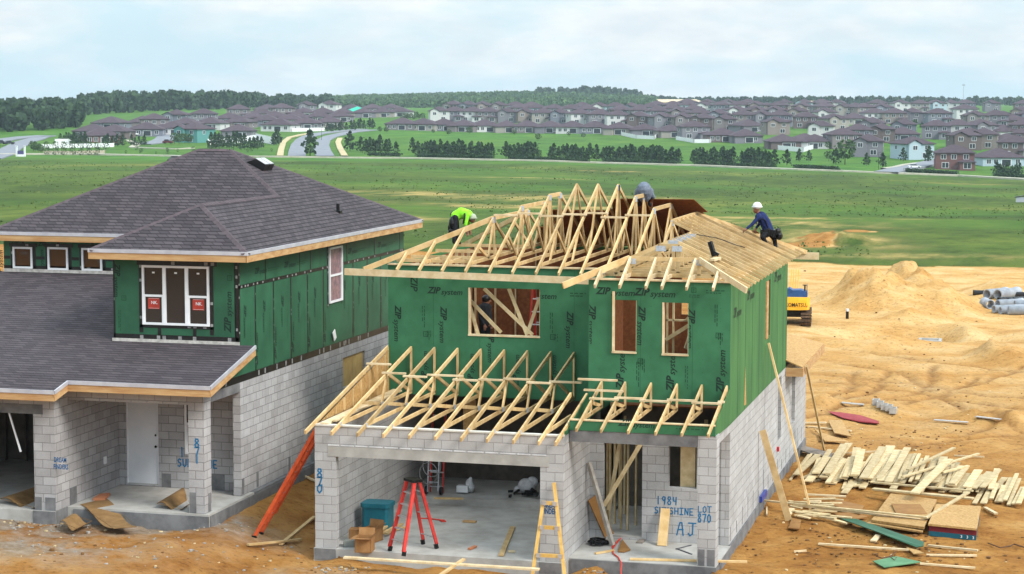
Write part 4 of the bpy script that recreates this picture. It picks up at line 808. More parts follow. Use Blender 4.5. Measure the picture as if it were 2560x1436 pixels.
# windows
def window(parent, org, dr, w, h, lights, rail, nz, pane=GLASS, fr=.055, stick=None):
    o = Vector(org); d = Vector(dr).normalized(); n = d.cross(Vector((0,0,1))).normalized()
    def bb(mb, a, b, z0, z1, t0, t1, m=0):
        P = [o+d*i+Vector((0,0,k))+n*j for i in (a, b) for j in (t0, t1) for k in (z0, z1)]
        mb.add(P, [(0,1,3,2),(4,6,7,5),(0,4,5,1),(2,3,7,6),(0,2,6,4),(1,5,7,3)], m)
    mb = MB(); bb(mb, 0, w, 0, fr, -.03, nz); bb(mb, 0, w, h-fr, h, -.03, nz); bb(mb, 0, fr, fr, h-fr, -.03, nz); bb(mb, w-fr, w, fr, h-fr, -.03, nz)
    lw_ = w/lights
    for k in range(1, lights): bb(mb, k*lw_-fr*.8, k*lw_+fr*.8, fr, h-fr, -.03, nz-.002)
    for k in range(lights):
        if k in rail: bb(mb, k*lw_+fr*.8, (k+1)*lw_-fr*.8, h*.47, h*.47+.055, -.02, nz-.012)
        if k in rail: 
            for e_ in (fr*.8, lw_-fr*.8-.03): bb(mb, k*lw_+e_, k*lw_+e_+.03, fr, h*.47, -.02, nz-.016)
    f = mb.build('window', WHITE, parent)
    for k in range(lights):
        mb = MB(); bb(mb, k*lw_+fr*.5, (k+1)*lw_-fr*.5, fr*.5, h-fr*.5, -.012, .006); mb.build('pane', pane, f)
    if stick:
        for k in stick:
            a = k*lw_+lw_*.5-.155; mb = MB(); bb(mb, a, a+.31, h*.47-.30, h*.47-.03, .0065, .009)
            bb(mb, a+.02, a+.29, h*.47-.045, h*.47-.04, .009, .0095, 1); bb(mb, a+.02, a+.29, h*.47-.285, h*.47-.28, .009, .0095, 1)
            put_text(mb, 'NK.', o+d*(a+.08)+Vector((0,0,h*.47-.18))+n*.0065, d, (0,0,1), .11, 1, 0, .01); mb.build('red_sticker', [pm('sticker_red', S(170,58,46), None, 4, .5), WHITE], f)
        for k in range(3):
            mb = MB(); bb(mb, k*lw_+.26, k*lw_+.33, h-.2, h-.16, .0065, .009); mb.build('paper_tag', WHITE, f)
    return f
window(HA, (bx, BY, bz), (1,0,0), bX-bx, bZ-bz, 3, (0, 2), .05, stick=(0, 2))
for i, w in enumerate(LWIN): window(HA, (w[0], LY, w[2]), (1,0,0), w[1]-w[0], w[3]-w[2], 1, (), .05, pane=GLASSB)
window(HA, (XA, sy0, sz0), (0,1,0), sy1-sy0, sz1-sz0, 1, (0,), .05, pane=pm('papered_pane', S(150,116,120), S(104,84,96), 6, .4))
window(HA, (-4.55, 2.95, 1.72), (1,0,0), .55, 1.58, 1, (0,), .03)
window(HA, (XA-.06, 9.84, 2.48), (0,1,0), 1.88, .86, 2, (), .0, pane=pm('tan_painted_reflection', S(206,176,112,.8), S(180,146,84,.8), 2, .5), fr=.03)  # yellowish reflection put into the tan pane colour
# door, box, numbers
mb = MB(); mb.box((-6.13, 3.0, az+.05), (-5.31, 3.045, 3.36)); dob = mb.build('entry_door', DOORM, HA)
mb = MB(); mb.box((-6.16, 2.97, az+.02), (-6.13, 3.1, 3.38)); mb.box((-5.31, 2.97, az+.02), (-5.28, 3.1, 3.38)); mb.box((-6.13, 2.97, 3.36), (-5.31, 3.1, 3.38)); mb.build('door_frame', WHITE, HA)
mb = MB(); mb.ball((-5.37, 2.97, 1.86), (.035, .03, .035)); mb.ball((-5.37, 2.975, 2.15), (.025, .025, .03)); mb.build('handle', BLACK, dob)
mb = MB(); mb.box((-6.16, 2.96, az+.021), (-5.28, 3.0, az+.05)); mb.build('door_sill', ALUM, HA)
mb = MB(); p = Vector((-6.35, 2.15, 1.62)); mb.box((p.x, p.y-.1, p.z-.09), (p.x+.03, p.y+.02, p.z+.09)); mb.build('outlet_box', WHITE, HA)
mb = MB(); q = onX(XA+.05, 838, 838); mb.beam(q-Vector((0,.0,.12)), q+Vector((0,-.12,.12)), .02, .2, side=(1,0,0)); mb.build('white_tag', WHITE, HA)
mb = MB(); wall_x(mb, -6.9, -6.36, GY-.012, GY, az, az+.32, [(-6.72, -6.62, az, az+.32)]); mb.box((XA-.38, PY-.01, az), (XA-.22, PY, az+.5)); mb.box((XA, PY+.2, az), (XA+.01, PY+.34, az+.45))
for yy in (2.45, 3.4, 5.6): mb.box((XA, yy, az+.03), (XA+.006, yy+.13, az+.42))
mb.box((-6.35, .25, az), (-6.342, .6, az+.42)); mb.box((-5.2, 2.94, az), (-4.95, 2.95, az+.35)); mb.box((-3.9, 2.94, az), (-3.5, 2.95, az+.4)); mb.each('mortar_patch', CONCD, HA)
for c, py in (('8',1118),('7',1138),('1',1158)): sprayed(c, onY(PY, 486, py), .13, .19, .035, HA)
sprayed('17', onY(2.95, 446, 1142), .2, .24, .035, HA); sprayed('SUNSHINE', onY(2.95, 444, 1166), .11, .19, .035, HA)
mb = MB(); put_text(mb, 'DREAM', onY(GY, 135, 1155), X3, UPV, .16, 0, 0, .03, width=.32); put_text(mb, 'FINDERS', onY(GY, 134, 1172), X3, UPV, .16, 0, 0, .03, width=.38); mb.build('stencilled_words', BLUED, HA)
# roof vents
def vent(c, sz, nrm):
    n = Vector(nrm).normalized(); sd = n.cross(Vector((0,0,1))).normalized(); dn = sd.cross(n); dn = dn if dn.z < 0 else -dn; c = Vector(c)
    for k in (-1, 1):
        o = c+sd*k*sz*.34; mb = MB()
        a = [o-dn*sz*.7+n*.02, o-dn*sz*.3+n*.22, o+dn*sz*.35+n*.2, o+dn*sz*.35+n*.0, o-dn*sz*.7]
        mb.poly([p-sd*sz*.32 for p in a], sd*sz*.64, 0)
        mb.poly([o-dn*sz*.34+n*.225-sd*sz*.3, o+dn*sz*.3+n*.205-sd*sz*.3, o+dn*sz*.3+n*.205+sd*sz*.3, o-dn*sz*.34+n*.225+sd*sz*.3], n*.01, 1)
        mb.build('roof_vent', [BLACK, ALUM], HA)
nR = Vector((.5, 0, 1)).normalized(); vent(onP((E1x, 5, RZ), nR, 655, 420), .52, nR); nB = Vector((0, .5, 1)).normalized(); nL = Vector((-.5, 0, 1)).normalized()
mb = MB(); pv = onP((E1x, 5, RZ), nR, 845, 530); mb.tube([pv, pv+Vector((0,0,.24))], .05, 10); mb.box(pv-Vector((.1,.1,.05)), pv+Vector((.1,.1,.04))); mb.build('vent_pipe', BLACK, HA)
vent((-8.9, 12.6, RZ+s*(Eb-12.6)+.05), .5, nB)
mb = MB(); mb.beam(onY(GY+.1, 22, 1030), onY(GY+.1, 52, 1130), .035, .035, side=(0,1,0))
tag(mb.build('white_pole', WHITE, None, onY(GY+.1, 52, 1130)), 'thin white pole hanging slanted from the dark garage lintel of left house', 'pole')
# ------------------------------------------------------------------ loose things on the site
def board(name, label, a, b, w, h, mt, cat='board', group=None, side=None, twist=0):
    a = Vector(a); b = Vector(b); mb = MB(); mb.beam(a, b, w, h, 0, side)
    return tag(mb.build(name, mt, None, (a+b)/2 if abs(a.z-b.z) < .5 else (a if a.z < b.z else b)), label, cat, group)
def flat(name, label, px, mt, th=.015, cat='sheet', group=None, dz=.03, plane=None, mats=None):
    pts = [(gnd(*p)+Vector((0,0,dz))) if plane is None else onZ(plane, *p)+Vector((0,0,dz)) for p in px]; mb = MB(); mb.poly(pts, (0,0,th)); c = sum(pts, Vector())/len(pts)
    return tag(mb.build(name, mats or mt, None, c), label, cat, group)
# orange extension ladder against the left wall of the framed house
t = thing('extension_ladder', 'orange extension ladder leaning between the two houses on the block wall', 'ladder', gnd(640, 1342))
bt = gnd(636, 1343)+Vector((0,0,.02)); tp = Vector((-.06, bt.y+.0, 3.1))
for k, yo in enumerate((0, .42)):
    mb = MB(); mb.beam(bt+Vector((0,yo,0)), tp+Vector((0,yo,0)), .035, .085, side=(0,1,0)); mb.build('rail', ORNG, t)
    mb = MB(); d = (tp-bt)*.45; up = Vector((.08,0,.05)); mb.beam(bt+d*.35+Vector((0,yo+.03,0))+up, tp+Vector((0,yo+.03,0))+up*.6, .03, .075, side=(0,1,0)); mb.build('fly_rail', ORNG, t)
for k in range(1, 11):
    p = bt.lerp(tp, k/11); mb = MB(); mb.tube([p, p+Vector((0,.42,0))], .018, 6); mb.build('rung', ORNG if k % 2 else ALUM, t)
for yo in (0, .42): mb = MB(); mb.box(bt+Vector((-.05,yo-.04,-.03)), bt+Vector((.05,yo+.04,.03))); mb.build('foot', BLACK, t)
# red step ladder in the garage
GZ = .262
fl, fr_, rl_, rr_ = onZ(GZ, 974, 1378), onZ(GZ, 1009, 1391), onZ(GZ, 1058, 1361), onZ(GZ, 1092, 1372)
def step_ladder(name, label, F4, H, mt, rungs=5, loc=None):
    fl, fr, rl, rr = F4; c = (fl+fr+rl+rr)/4; t = thing(name, label, 'ladder', c); ax = ((fr-fl)+(rr-rl)).normalized(); top = c+Vector((0,0,H)); ws = .16
    dpt = ((rl+rr)-(fl+fr)).normalized()
    TP = {0: top-ax*ws-dpt*.07, 1: top+ax*ws-dpt*.07, 2: top-ax*ws+dpt*.07, 3: top+ax*ws+dpt*.07}
    for k, p in enumerate((fl, fr, rl, rr)): mb = MB(); mb.beam(p+Vector((0,0,.1)), TP[k], .045, .085 if k < 2 else .07, side=ax); mb.build('rail', mt, t); mb = MB(); mb.beam(p, p+(TP[k]-p)*.07, .05, .09, side=ax); mb.build('foot', BLACK, t)
    for k in range(1, rungs+1):
        s = k/(rungs+1); a = fl.lerp(TP[0], s); b = fr.lerp(TP[1], s); mb = MB(); mb.beam(a, b, .08, .025); mb.build('step', ALUM, t)
        if k % 2: a = rl.lerp(TP[2], s); b = rr.lerp(TP[3], s); mb = MB(); mb.beam(a, b, .03, .02); mb.build('rear_bar', ALUM, t)
    mb = MB(); mb.beam(top-ax*(ws+.05), top+ax*(ws+.05), .26, .06); mb.build('top_cap', BLACK, t); return t
ztop = onP((fl+fr_+rl_+rr_)/4, (0,1,0), 1028, 1200).z
step_ladder('step_ladder', 'red step ladder with black top cap standing open in the garage', (fl, fr_, rl_, rr_), ztop-GZ, REDM)
p0 = Vector((3.3, 6.6, 3.17)); step_ladder('step_ladder', 'red step ladder with aluminium steps inside the upper window opening', (p0, p0+Vector((.55,0,0)), p0+Vector((.0,1.0,0)), p0+Vector((.55,1.0,0))), 2.95, pm('dark_red_fibreglass', S(160,50,40), None, 6, .5), 8)
# yellow ladder propped on the garage pier
t = thing('wooden_ladder', 'yellow tapered ladder section leaning on the right garage pier', 'ladder', onZ(.1, 1370, 1440))
NY = Vector((0, 1, -.28)); P0 = Vector((5.6, -.06, 2.15))
for a, b in (((1357,1262),(1329,1452)), ((1385,1207),(1413,1452))): mb = MB(); mb.beam(onP(P0, NY, *b), onP(P0, NY, *a), .075, .04, side=(1,0,.0)); mb.build('rail', YELF, t)
for (x0, x1, yy) in ((1355,1394,1257),(1349,1399,1318),(1340,1407,1388)):
    a, b = onP(P0+Vector((0,-.03,0)), NY, x0, yy), onP(P0+Vector((0,-.03,0)), NY, x1, yy+3); mb = MB(); mb.beam(a, b, .03, .085); mb.build('rung', YELF, t)
    for q, sg in ((a, 1), (b, -1)): mb = MB(); q2 = q+(b-a).normalized()*.06*sg; mb.beam(q2-Vector((.05,.03,0)), q2+Vector((.05,-.03,0)), .02, .09); mb.build('bracket', ALUM, t)
# garage floor things
def carton(name, label, c, sx, sy, h, rz, openf=True, mt=CARD, cat='box', fl=.16):
    c = Vector(c); t = thing(name, label, cat, c); M3 = Matrix.Rotation(rz, 3, 'Z'); q = lambda x, y, z: c+M3 @ Vector((x, y, z)); mb = MB(); th = .012
    for (a, b) in (((-sx,-sy),(sx,-sy)), ((sx,-sy),(sx,sy)), ((sx,sy),(-sx,sy)), ((-sx,sy),(-sx,-sy))):
        A, B = Vector((*a,0)), Vector((*b,0)); n = Vector((-(B-A).y, (B-A).x, 0)).normalized()*th
        mb.add([q(*(A)), q(*(B)), q(*(B+n)), q(*(A+n))]+[q(v.x, v.y, h) for v in (A, B, B+n, A+n)], [(3,2,1,0),(4,5,6,7),(0,1,5,4),(1,2,6,5),(2,3,7,6),(3,0,4,7)])
    mb.poly([q(-sx,-sy,.005), q(sx,-sy,.005), q(sx,sy,.005), q(-sx,sy,.005)], (0,0,.01)); mb.build('carton_body', mt, t)
    for (a, b, o) in (((-sx,-sy),(sx,-sy),(0,-fl,.02)), ((sx,-sy),(sx,sy),(fl*.5,0,.12)), ((sx,sy),(-sx,sy),(0,.05,fl)), ((-sx,sy),(-sx,-sy),(-fl*.8,0,-.05))) if openf else (((-sx,-sy),(sx,-sy),(0,sy*1.95,.004)),):
        mb = MB(); mb.poly([q(*a,h), q(*b,h), q(b[0]+o[0], b[1]+o[1], h+o[2]), q(a[0]+o[0], a[1]+o[1], h+o[2])], (0,0,.008)); mb.build('flap', mt, t)
    return t
carton('cardboard_box', 'open cardboard box nearest the front edge of the garage floor', onZ(GZ, 912, 1378), .19, .2, .33, .1)
carton('cardboard_box', 'cardboard box with lifted flaps behind the nearest open box in garage', onZ(GZ, 930, 1352), .19, .18, .3, -.25)
carton('cardboard_box', 'worn brown cardboard box against the left garage wall', onZ(GZ, 893, 1352), .17, .15, .28, .15, False)
carton('grey_tray', 'small grey tray on the garage floor left of the cardboard boxes', onZ(GZ, 876, 1366), .16, .12, .14, .3, False, pm('grey_tray', S(120,124,120), None, 5, .6), 'tray')
mb = MB(); c = onZ(GZ, 945, 1322); TE = pm('teal_plastic', S(30,110,126), S(24,92,108), 3, .45)
for (z0, z1, k) in ((0, .56, 0), (.56, .66, .03)): mb.poly([c+Vector((a*(.33+k), b*(.26+k), z0)) for a, b in ((-1,-.8),(-.8,-1),(.8,-1),(1,-.8),(1,.8),(.8,1),(-.8,1),(-1,.8))], (0, 0, z1-z0))
tag(mb.build('storage_tote', TE, None, c), 'teal plastic storage tote by the left garage wall', 'tote')
G1 = 'lumber scraps on the garage floor'
for i, (a, b, w) in enumerate((((940,1340),(1000,1312),.09), ((965,1335),(1005,1310),.09), ((950,1328),(985,1300),.09), ((985,1325),(1015,1318),.09))):
    board('short_board', 'short pine board lying in the pile beside the teal tote', onZ(GZ+.04+.04*(i % 3), *a), onZ(GZ+.04+.04*(i % 3), *b), w, .04, WOOD, group='short boards beside the teal tote')
board('long_board', 'pine board lying on bare garage floor left of the yellow ladder', onZ(GZ+.03, 1253, 1389), onZ(GZ+.03, 1282, 1318), .12, .04, WOOD)
board('threshold_board', 'long pale board lying along the garage threshold', onZ(GZ+.02, 860, 1394), onZ(GZ+.02, 1348, 1424), .14, .04, WOODP)
board('short_board', 'pine board propped over the garage threshold at the bottom edge', onZ(.12, 1098, 1440), onZ(GZ+.1, 1160, 1398), .09, .04, WOOD)
board('wood_offcut', 'small flat wood offcut in the middle of the garage floor', onZ(GZ+.03, 1158, 1303), onZ(GZ+.03, 1190, 1305), .12, .04, WOODF, 'offcut')
board('wood_offcut', 'small reddish wood offcut near the front of the garage floor', onZ(GZ+.03, 1173, 1373), onZ(GZ+.03, 1189, 1366), .08, .04, pm('reddish_wood', S(196,128,92,.85), None, 5, .8), 'offcut')
board('wood_offcut', 'tiny wood offcut on garage floor beside the long pine board', onZ(GZ+.03, 1270, 1379), onZ(GZ+.03, 1288, 1379), .08, .04, WOODP, 'offcut')
board('back_board', 'board lying on the floor step at the back of the garage', onZ(.46, 1085, 1246), onZ(.46, 1158, 1247), .1, .04, WOOD)
mb = MB(); mb.tube([onZ(GZ+.02, *p) for p in ((1050,1296),(1075,1297),(1100,1300),(1112,1301),(1114,1304),(1105,1304),(1098,1300))], .018, 6); tag(mb.build('red_strap', REDC, None, onZ(GZ, 1090, 1300)), 'red strap lying on the garage floor behind the step ladder', 'strap')
mb = MB(); c = onZ(.46, 1158, 1230); mb.box(c+Vector((-.15,-.1,0)), c+Vector((.15,.1,.17))); mb.build('white_box', WHITE, None, c); bpy.data.objects['white_box']['label'] = 'small white box on the rear garage floor'; bpy.data.objects['white_box']['category'] = 'box'
mb = MB(); c = onZ(.46, 1173, 1228); mb.tube([c, c+Vector((.03,0,.12)), c+Vector((.0,0,.26)), c+Vector((.05,0,.36))], [.12,.13,.09,.03], 9); tag(mb.build('plastic_bag', pm('white_plastic', S(208,210,214), S(170,172,178), 9, .5), None, c, True), 'crumpled white plastic bag beside the small white box', 'bag')
c = onZ(.46, 1312, 1236); t = thing('tool_pile', 'heap of black tools and rags at the right rear of the garage', 'tool pile', c); rg = random.Random(9); mb = MB()
for k in range(14): q = c+Vector((rg.uniform(-.5,.5), rg.uniform(-.3,.3), rg.uniform(0,.12))); mb.beam(q, q+Vector((rg.uniform(-.25,.25), rg.uniform(-.2,.2), rg.uniform(0,.14))), .06, .06)
mb.build('tools', BLACK, t)
mb = MB(); q = c+Vector((.02,.1,.2)); mb.ball(q, (.24,.2,.2), 0, 10, 7); mb.ball(q+Vector((.14,.05,.1)), (.16,.14,.14), 0, 9, 6); mb.ball(q+Vector((-.2,0,-.1)), (.14,.14,.1), 0, 8, 5)
tag(mb.build('white_sack', pm('white_sack', S(196,196,200), S(160,160,166), 7, .8, .2), None, c+Vector((0,0,.1)), True), 'bulging white sack on top of the black tool heap', 'sack')
# hand truck with hose coil and red ladder at the back
c = onZ(.46, 1082, 1236); t = thing('hose_cart', 'cart with a coiled grey hose at the dark back of garage', 'hose cart', c)
mb = MB(); 
for o in (-.14, .14): mb.beam(c+Vector((o,0,.05)), c+Vector((o,.12,1.05)), .03, .03)
for z in (.3, .6, .9): mb.beam(c+Vector((-.14,.08,z)), c+Vector((.14,.08,z)), .03, .03)
mb.build('frame', STEEL, t); mb = MB()
for k in range(2): mb.tube([c+Vector((.0+.24*math.sin(a)+.1*(k-1), -.05-.03*k, .55+.2*(k % 2)+.28*math.cos(a))) for a in np.linspace(0, 6.28, 20)], .013, 6)
mb.build('hose', pm('hose_grey', S(130,130,132), None, 6, .5), t)
for o in (-.2, .2): mb = MB(); mb.tube([c+Vector((o,0,.1)), c+Vector((o+.05,0,.1))], .11, 12); mb.build('wheel', BLACK, t)
a = onZ(.46, 1072, 1232); t = thing('red_ladder', 'red ladder leaning in shadow at the back of the garage', 'ladder', a)
for o in (0, .35): mb = MB(); mb.beam(a+Vector((o,.1,0)), a+Vector((o-.15,.9,2.2)), .03, .08, side=(1,0,0)); mb.build('rail', REDM, t)
for k in range(6): p = a+Vector((-.15*k/6,.1+.8*k/6,.15+2.1*k/6)); mb = MB(); mb.beam(p, p+Vector((.35,0,0)), .03, .03); mb.build('rung', ALUM, t)
# porch things of the framed house
board('leaning_board', 'grey weathered post leaning on the garage side wall by the porch', onZ(.28, 1532, 1364), onP((5.95,1.6,0), (1,0,0), 1472, 1158), .09, .09, pm('grey_weathered_wood', S(186,180,172,.85), S(160,152,142,.85), 5, .8), group=None)
board('leaning_board', 'wide brown board standing beside the entry door opening', onZ(.27, 1518, 1350)+Vector((0,.3,0)), onP((6.0,2.3,0), (1,0,0), 1480, 1245), .04, .25, PLY)
board('leaning_board', 'wide pine plank leaning under the porch window by the sprayed words', onZ(.27, 1655, 1365), onY(2.62, 1664, 1272), .22, .04, WOOD, side=(1,0,0))
board('porch_edge_board', 'long pine board lying along the porch edge', onZ(.29, 1575, 1398), onZ(.29, 1868, 1405), .09, .04, WOOD)
flat('board_piece', 'brown cut board lying at foot of the leaning grey post', [(1545,1382),(1555,1352),(1576,1378),(1560,1383)], PLY, .03, plane=.262, dz=.01)
flat('board_piece', 'small dark board on the porch slab by the door', [(1590,1359),(1600,1349),(1616,1350),(1606,1360)], pm('dark_board', S(150,140,132,.8), None, 5, .8), .03, plane=.262, dz=.005)
board('short_board', 'short pine stick on the porch slab left of the red cord', onZ(.29, 1488, 1384), onZ(.29, 1535, 1376), .06, .04, WOOD)
mb = MB(); mb.tube([onZ(.285, *p) for p in ((1606,1285),(1598,1298),(1580,1312),(1572,1325),(1552,1345),(1540,1360),(1532,1372),(1533,1384),(1546,1394),(1554,1410),(1552,1426),(1553,1440))], .016, 6); mb.tube([onZ(.285, *p) for p in ((1604,1290),(1590,1300),(1584,1312),(1566,1332),(1545,1352),(1530,1368))], .016, 6)
tag(mb.build('power_lead', REDC, None, onZ(.28, 1545, 1360)), 'red extension cord trailing out of the front door over porch', 'cord')
mb = MB(); c = onZ(.3, 1495, 1358); rg = random.Random(2)
for k in range(5): mb.tube([c+Vector((.26*math.cos(a)*(1-.1*k)+rg.uniform(-.05,.05), .2*math.sin(a)+rg.uniform(-.05,.05), .02*k)) for a in np.linspace(0, 6.1, 14)], .018, 6)
tag(mb.build('black_hose', BLACK, None, c), 'tangled black hose on the left corner of the porch slab', 'hose')
mb = MB(); mb.beam(onZ(.275, 1690, 1373), onZ(.275, 1728, 1363), .03, .02); mb.beam(onZ(.275, 1692, 1372), onZ(.275, 1730, 1386), .03, .02); tag(mb.build('angle_iron', pm('iron', S(92,92,96), None, 6, .5), None, onZ(.27, 1710, 1373)), 'thin dark V of metal strip on porch slab by the pillar', 'metal strip')
# bracing boards on the right wall
board('brace_board', 'longest slanting brace board from the upper right window to the ground', gnd(2030, 1292), Vector((9.28, 8.7, 4.3)), .09, .05, WOOD, 'brace', side=(0,1,0))
board('brace_board', 'wide dark-edged plank leaning low on the right block wall', gnd(1972, 1302), onX(9.3, 1906, 1076), .17, .05, WOOD, 'brace', side=(1,.0,.0))
board('brace_board', 'brace board behind the rear fascia slanting down into the sand', gnd(2063, 1140), onX(9.75, 2016, 915), .09, .05, WOOD, 'brace', side=(0,1,0))
# lumber heap: a row of boards lying side by side, and boards thrown on top
GB = 'boards in the scrap lumber row right of the framed house'; rg = random.Random(12)
LB = ['pale sawn board lying in the long row of scrap lumber', 'narrow pale board lying in the long row of scrap lumber', 'wide pale plank lying in the long row of scrap lumber']
row = [((1975,1205),(2022,1150),.07),((1985,1198),(2030,1148),.07),((1990,1200),(2045,1156),.2),((2016,1208),(2050,1160),.08),((2020,1215),(2072,1162),.25),((2058,1208),(2122,1132),.24),((2080,1214),(2130,1156),.24),((2130,1226),(2142,1140),.26),((2068,1222),(2110,1172),.14),((2112,1228),(2138,1168),.2),((2146,1225),(2182,1157),.25),((2158,1222),(2206,1145),.25),((2188,1222),(2226,1140),.3),((2203,1224),(2246,1150),.28),((2220,1232),(2268,1156),.22),((2232,1238),(2280,1158),.2),((2258,1218),(2288,1160),.1),((2270,1218),(2298,1164),.1),((2282,1216),(2306,1170),.12),((2292,1220),(2318,1170),.12),((2306,1220),(2342,1162),.2),((2330,1222),(2372,1172),.2),((2350,1226),(2392,1170),.22),((2372,1232),(2402,1192),.18),((2380,1236),(2420,1200),.18),((2395,1240),(2432,1206),.2),((2412,1250),(2440,1228),.14),((2436,1264),(2462,1226),.14),((2458,1268),(2484,1226),.18),((2478,1262),(2492,1234),.12),((2492,1260),(2510,1230),.14),((2500,1264),(2528,1214),.16),((2512,1266),(2542,1206),.12),((2522,1268),(2548,1212),.12),((2534,1270),(2556,1236),.12),((2546,1274),(2566,1240),.14),((2110,1238),(2128,1222),.2),((2155,1230),(2190,1190),.2),((2330,1236),(2366,1200),.16),((2300,1236),(2330,1206),.14)]
for i, (a, b, w) in enumerate(row):
    dz = .05+.05*(i % 3)+.02*rg.random()+(.12 if 10 < i < 20 else 0); k = 0 if .1 < w < .22 else (1 if w <= .1 else 2)
    board('scrap_board', LB[k], gnd(*a)+Vector((0,0,dz)), gnd(*b)+Vector((0,0,dz+.04+.1*rg.random())), w*.92, .035, WOODB, group=GB)
for i in range(46):
    s = rg.uniform(.05, .98); bx_ = 2000+s*500; by_ = 1200+s*50; wpx = rg.uniform(20, 42); b_ = (bx_+rg.uniform(14, 46), by_-rg.uniform(34, 66)*(1 if s < .75 else .7)); z_ = rg.uniform(.08, .3)
    board('scrap_board', LB[i % 3], gnd(bx_, by_)+Vector((0,0,z_)), gnd(*b_)+Vector((0,0,z_+rg.uniform(-.04,.12))), (.16, .08, .23)[i % 3]*rg.uniform(.9, 1.1), .035, WOODB, group=GB)
for i in range(40):
    s = rg.uniform(.0, 1); a = gnd(2000+s*420, 1196+s*32); a = a+Vector((rg.uniform(-.3,.3), rg.uniform(-.6,.6), .02)); an = 1.05+rg.uniform(-.25,.25); ln = rg.uniform(.6,1.3); board('scrap_board', 'short pale board wedged under the long row of scrap lumber', a, a+Vector((math.cos(an)*ln, math.sin(an)*ln, .02)), rg.uniform(.08,.18), .03, WOODB, group='short boards under the lumber row')
for lab, a, b, w, dz in (('long pale stud thrown slantwise across the lumber row, upper one', (2268,1212),(2384,1158),.1,.42), ('long pale stud lying lower across the right half of the lumber row', (2255,1226),(2446,1168),.09,.36), ('wide plank resting on the plywood and the lumber row', (2285,1274),(2372,1188),.24,.42), ('short stud crossing behind the wide resting plank', (2355,1212),(2420,1198),.09,.34), ('long stud lying level in front of the lumber row', (2184,1238),(2432,1262),.09,.34), ('second long stud lying level just below the first in front of lumber row', (2182,1248),(2432,1276),.2,.28), ('stud leaning from the plywood sheets down to the red-edged stack', (2314,1326),(2420,1262),.1,.3), ('longest single stud lying from the house corner to the plywood stack', (1880,1277),(2318,1327),.085,.30), ('second thin stud lying just behind the longest stud', (2000,1284),(2300,1322),.06,.2),
  ('thin board on open sand below the green panel strip', (2046,1364),(2280,1384),.07,.04), ('short thin board on sand below red-edged stack, upper one', (2320,1368),(2444,1384),.07,.04), ('short thin board on sand below red-edged stack, middle one', (2316,1392),(2442,1397),.06,.04), ('thin board on sand beside the green panel piece at the bottom', (2300,1414),(2438,1428),.06,.04), ('tiny stick on the sand left of the thin boards', (1985,1383),(2016,1383),.05,.03), ('thin long stick behind the lumber row on the sand', (2082,1137),(2192,1134),.06,.03), ('thin stick lying behind the middle of the lumber row', (2205,1136),(2260,1137),.05,.03), ('thin grey stick on the sand right of the lumber row', (2385,1142),(2460,1148),.04,.03), ('short stick standing out of the sand by the blue box', (1916,1235),(1917,1292),.04,.03),
  ('short stud lying at the right end of the lumber row', (2462,1274),(2490,1292),.1,.05), ('small board under the green panel strip', (2182,1358),(2196,1346),.14,.04), ('thin board crossing left of the OSB sheets', (2020,1246),(2115,1254),.08,.1), ('board lying near the braces among small scraps', (2022,1266),(2052,1268),.12,.12), ('short stud under the leaning braces', (1972,1296),(1980,1285),.14,.1)):
    board('loose_stud', lab, gnd(*a)+Vector((0,0,dz)), gnd(*b)+Vector((0,0,dz+.03)), w, .04, WOODB if dz > .2 else WOODP)
for i in range(30):
    p = onZ(.1, rg.uniform(1965, 2058), rg.uniform(1246, 1292)); an = rg.uniform(-.7, .5); ln = rg.uniform(.3, 1.0); board('scrap_piece', 'small splintered scrap piece among the leaning braces', p, p+Vector((math.cos(an)*ln, math.sin(an)*ln, rg.uniform(-.03,.06))), rg.uniform(.05,.12), .03, WOODB, 'scrap', 'small scraps under the braces')
flat('plywood_sheet', 'large pale plywood sheet in front of the lumber row', [(2178,1322),(2228,1252),(2342,1270),(2310,1340)], OSB, .06, dz=.16)
flat('plywood_sheet', 'long plywood sheet under the large pale sheet', [(2166,1322),(2185,1310),(2312,1326),(2306,1344)], OSB, .04, dz=.1)
flat('plywood_sheet', 'brown square plywood piece lying on the large pale sheet', [(2228,1286),(2300,1288),(2318,1312),(2240,1312)], PLY, .02, dz=.26)
flat('plywood_sheet', 'brown plywood piece left of the large pale sheet', [(2070,1272),(2082,1258),(2160,1276),(2150,1296)], PLY, .03, dz=.1)
flat('plywood_sheet', 'dark plywood strip half under the left brown piece', [(2080,1290),(2140,1288),(2168,1300),(2120,1308)], PLY, .03, dz=.05)
flat('plywood_sheet', 'small brown plywood square on sand under the braces', [(1970,1326),(1980,1302),(2004,1304),(1998,1330)], PLY, .03, dz=.04)
flat('plywood_sheet', 'pale OSB sheet lying behind the house corner', [(2070,1058),(2104,1060),(2128,1100),(2086,1092)], OSB, .03, dz=.08)
flat('plywood_sheet', 'triangular OSB piece lying below the pale sheet by house corner', [(2034,1078),(2056,1092),(2126,1114),(2062,1112)], OSB, .03, dz=.08)
board('loose_stud', 'thin stud on sand behind the house corner, upper one', gnd(2012,1062)+Vector((0,0,.06)), gnd(2065,1062)+Vector((0,0,.06)), .1, .04, WOODP); board('loose_stud', 'thin stud on sand behind the house corner, lower one', gnd(2020,1072)+Vector((0,0,.06)), gnd(2128,1082)+Vector((0,0,.06)), .09, .04, WOODP)
flat('bent_sheet', 'dark curved sheet behind the left end of the lumber row', [(1996,1138),(2010,1130),(2082,1150),(2080,1160),(2028,1150)], pm('dark_board', S(150,140,132)), .04, dz=.15)
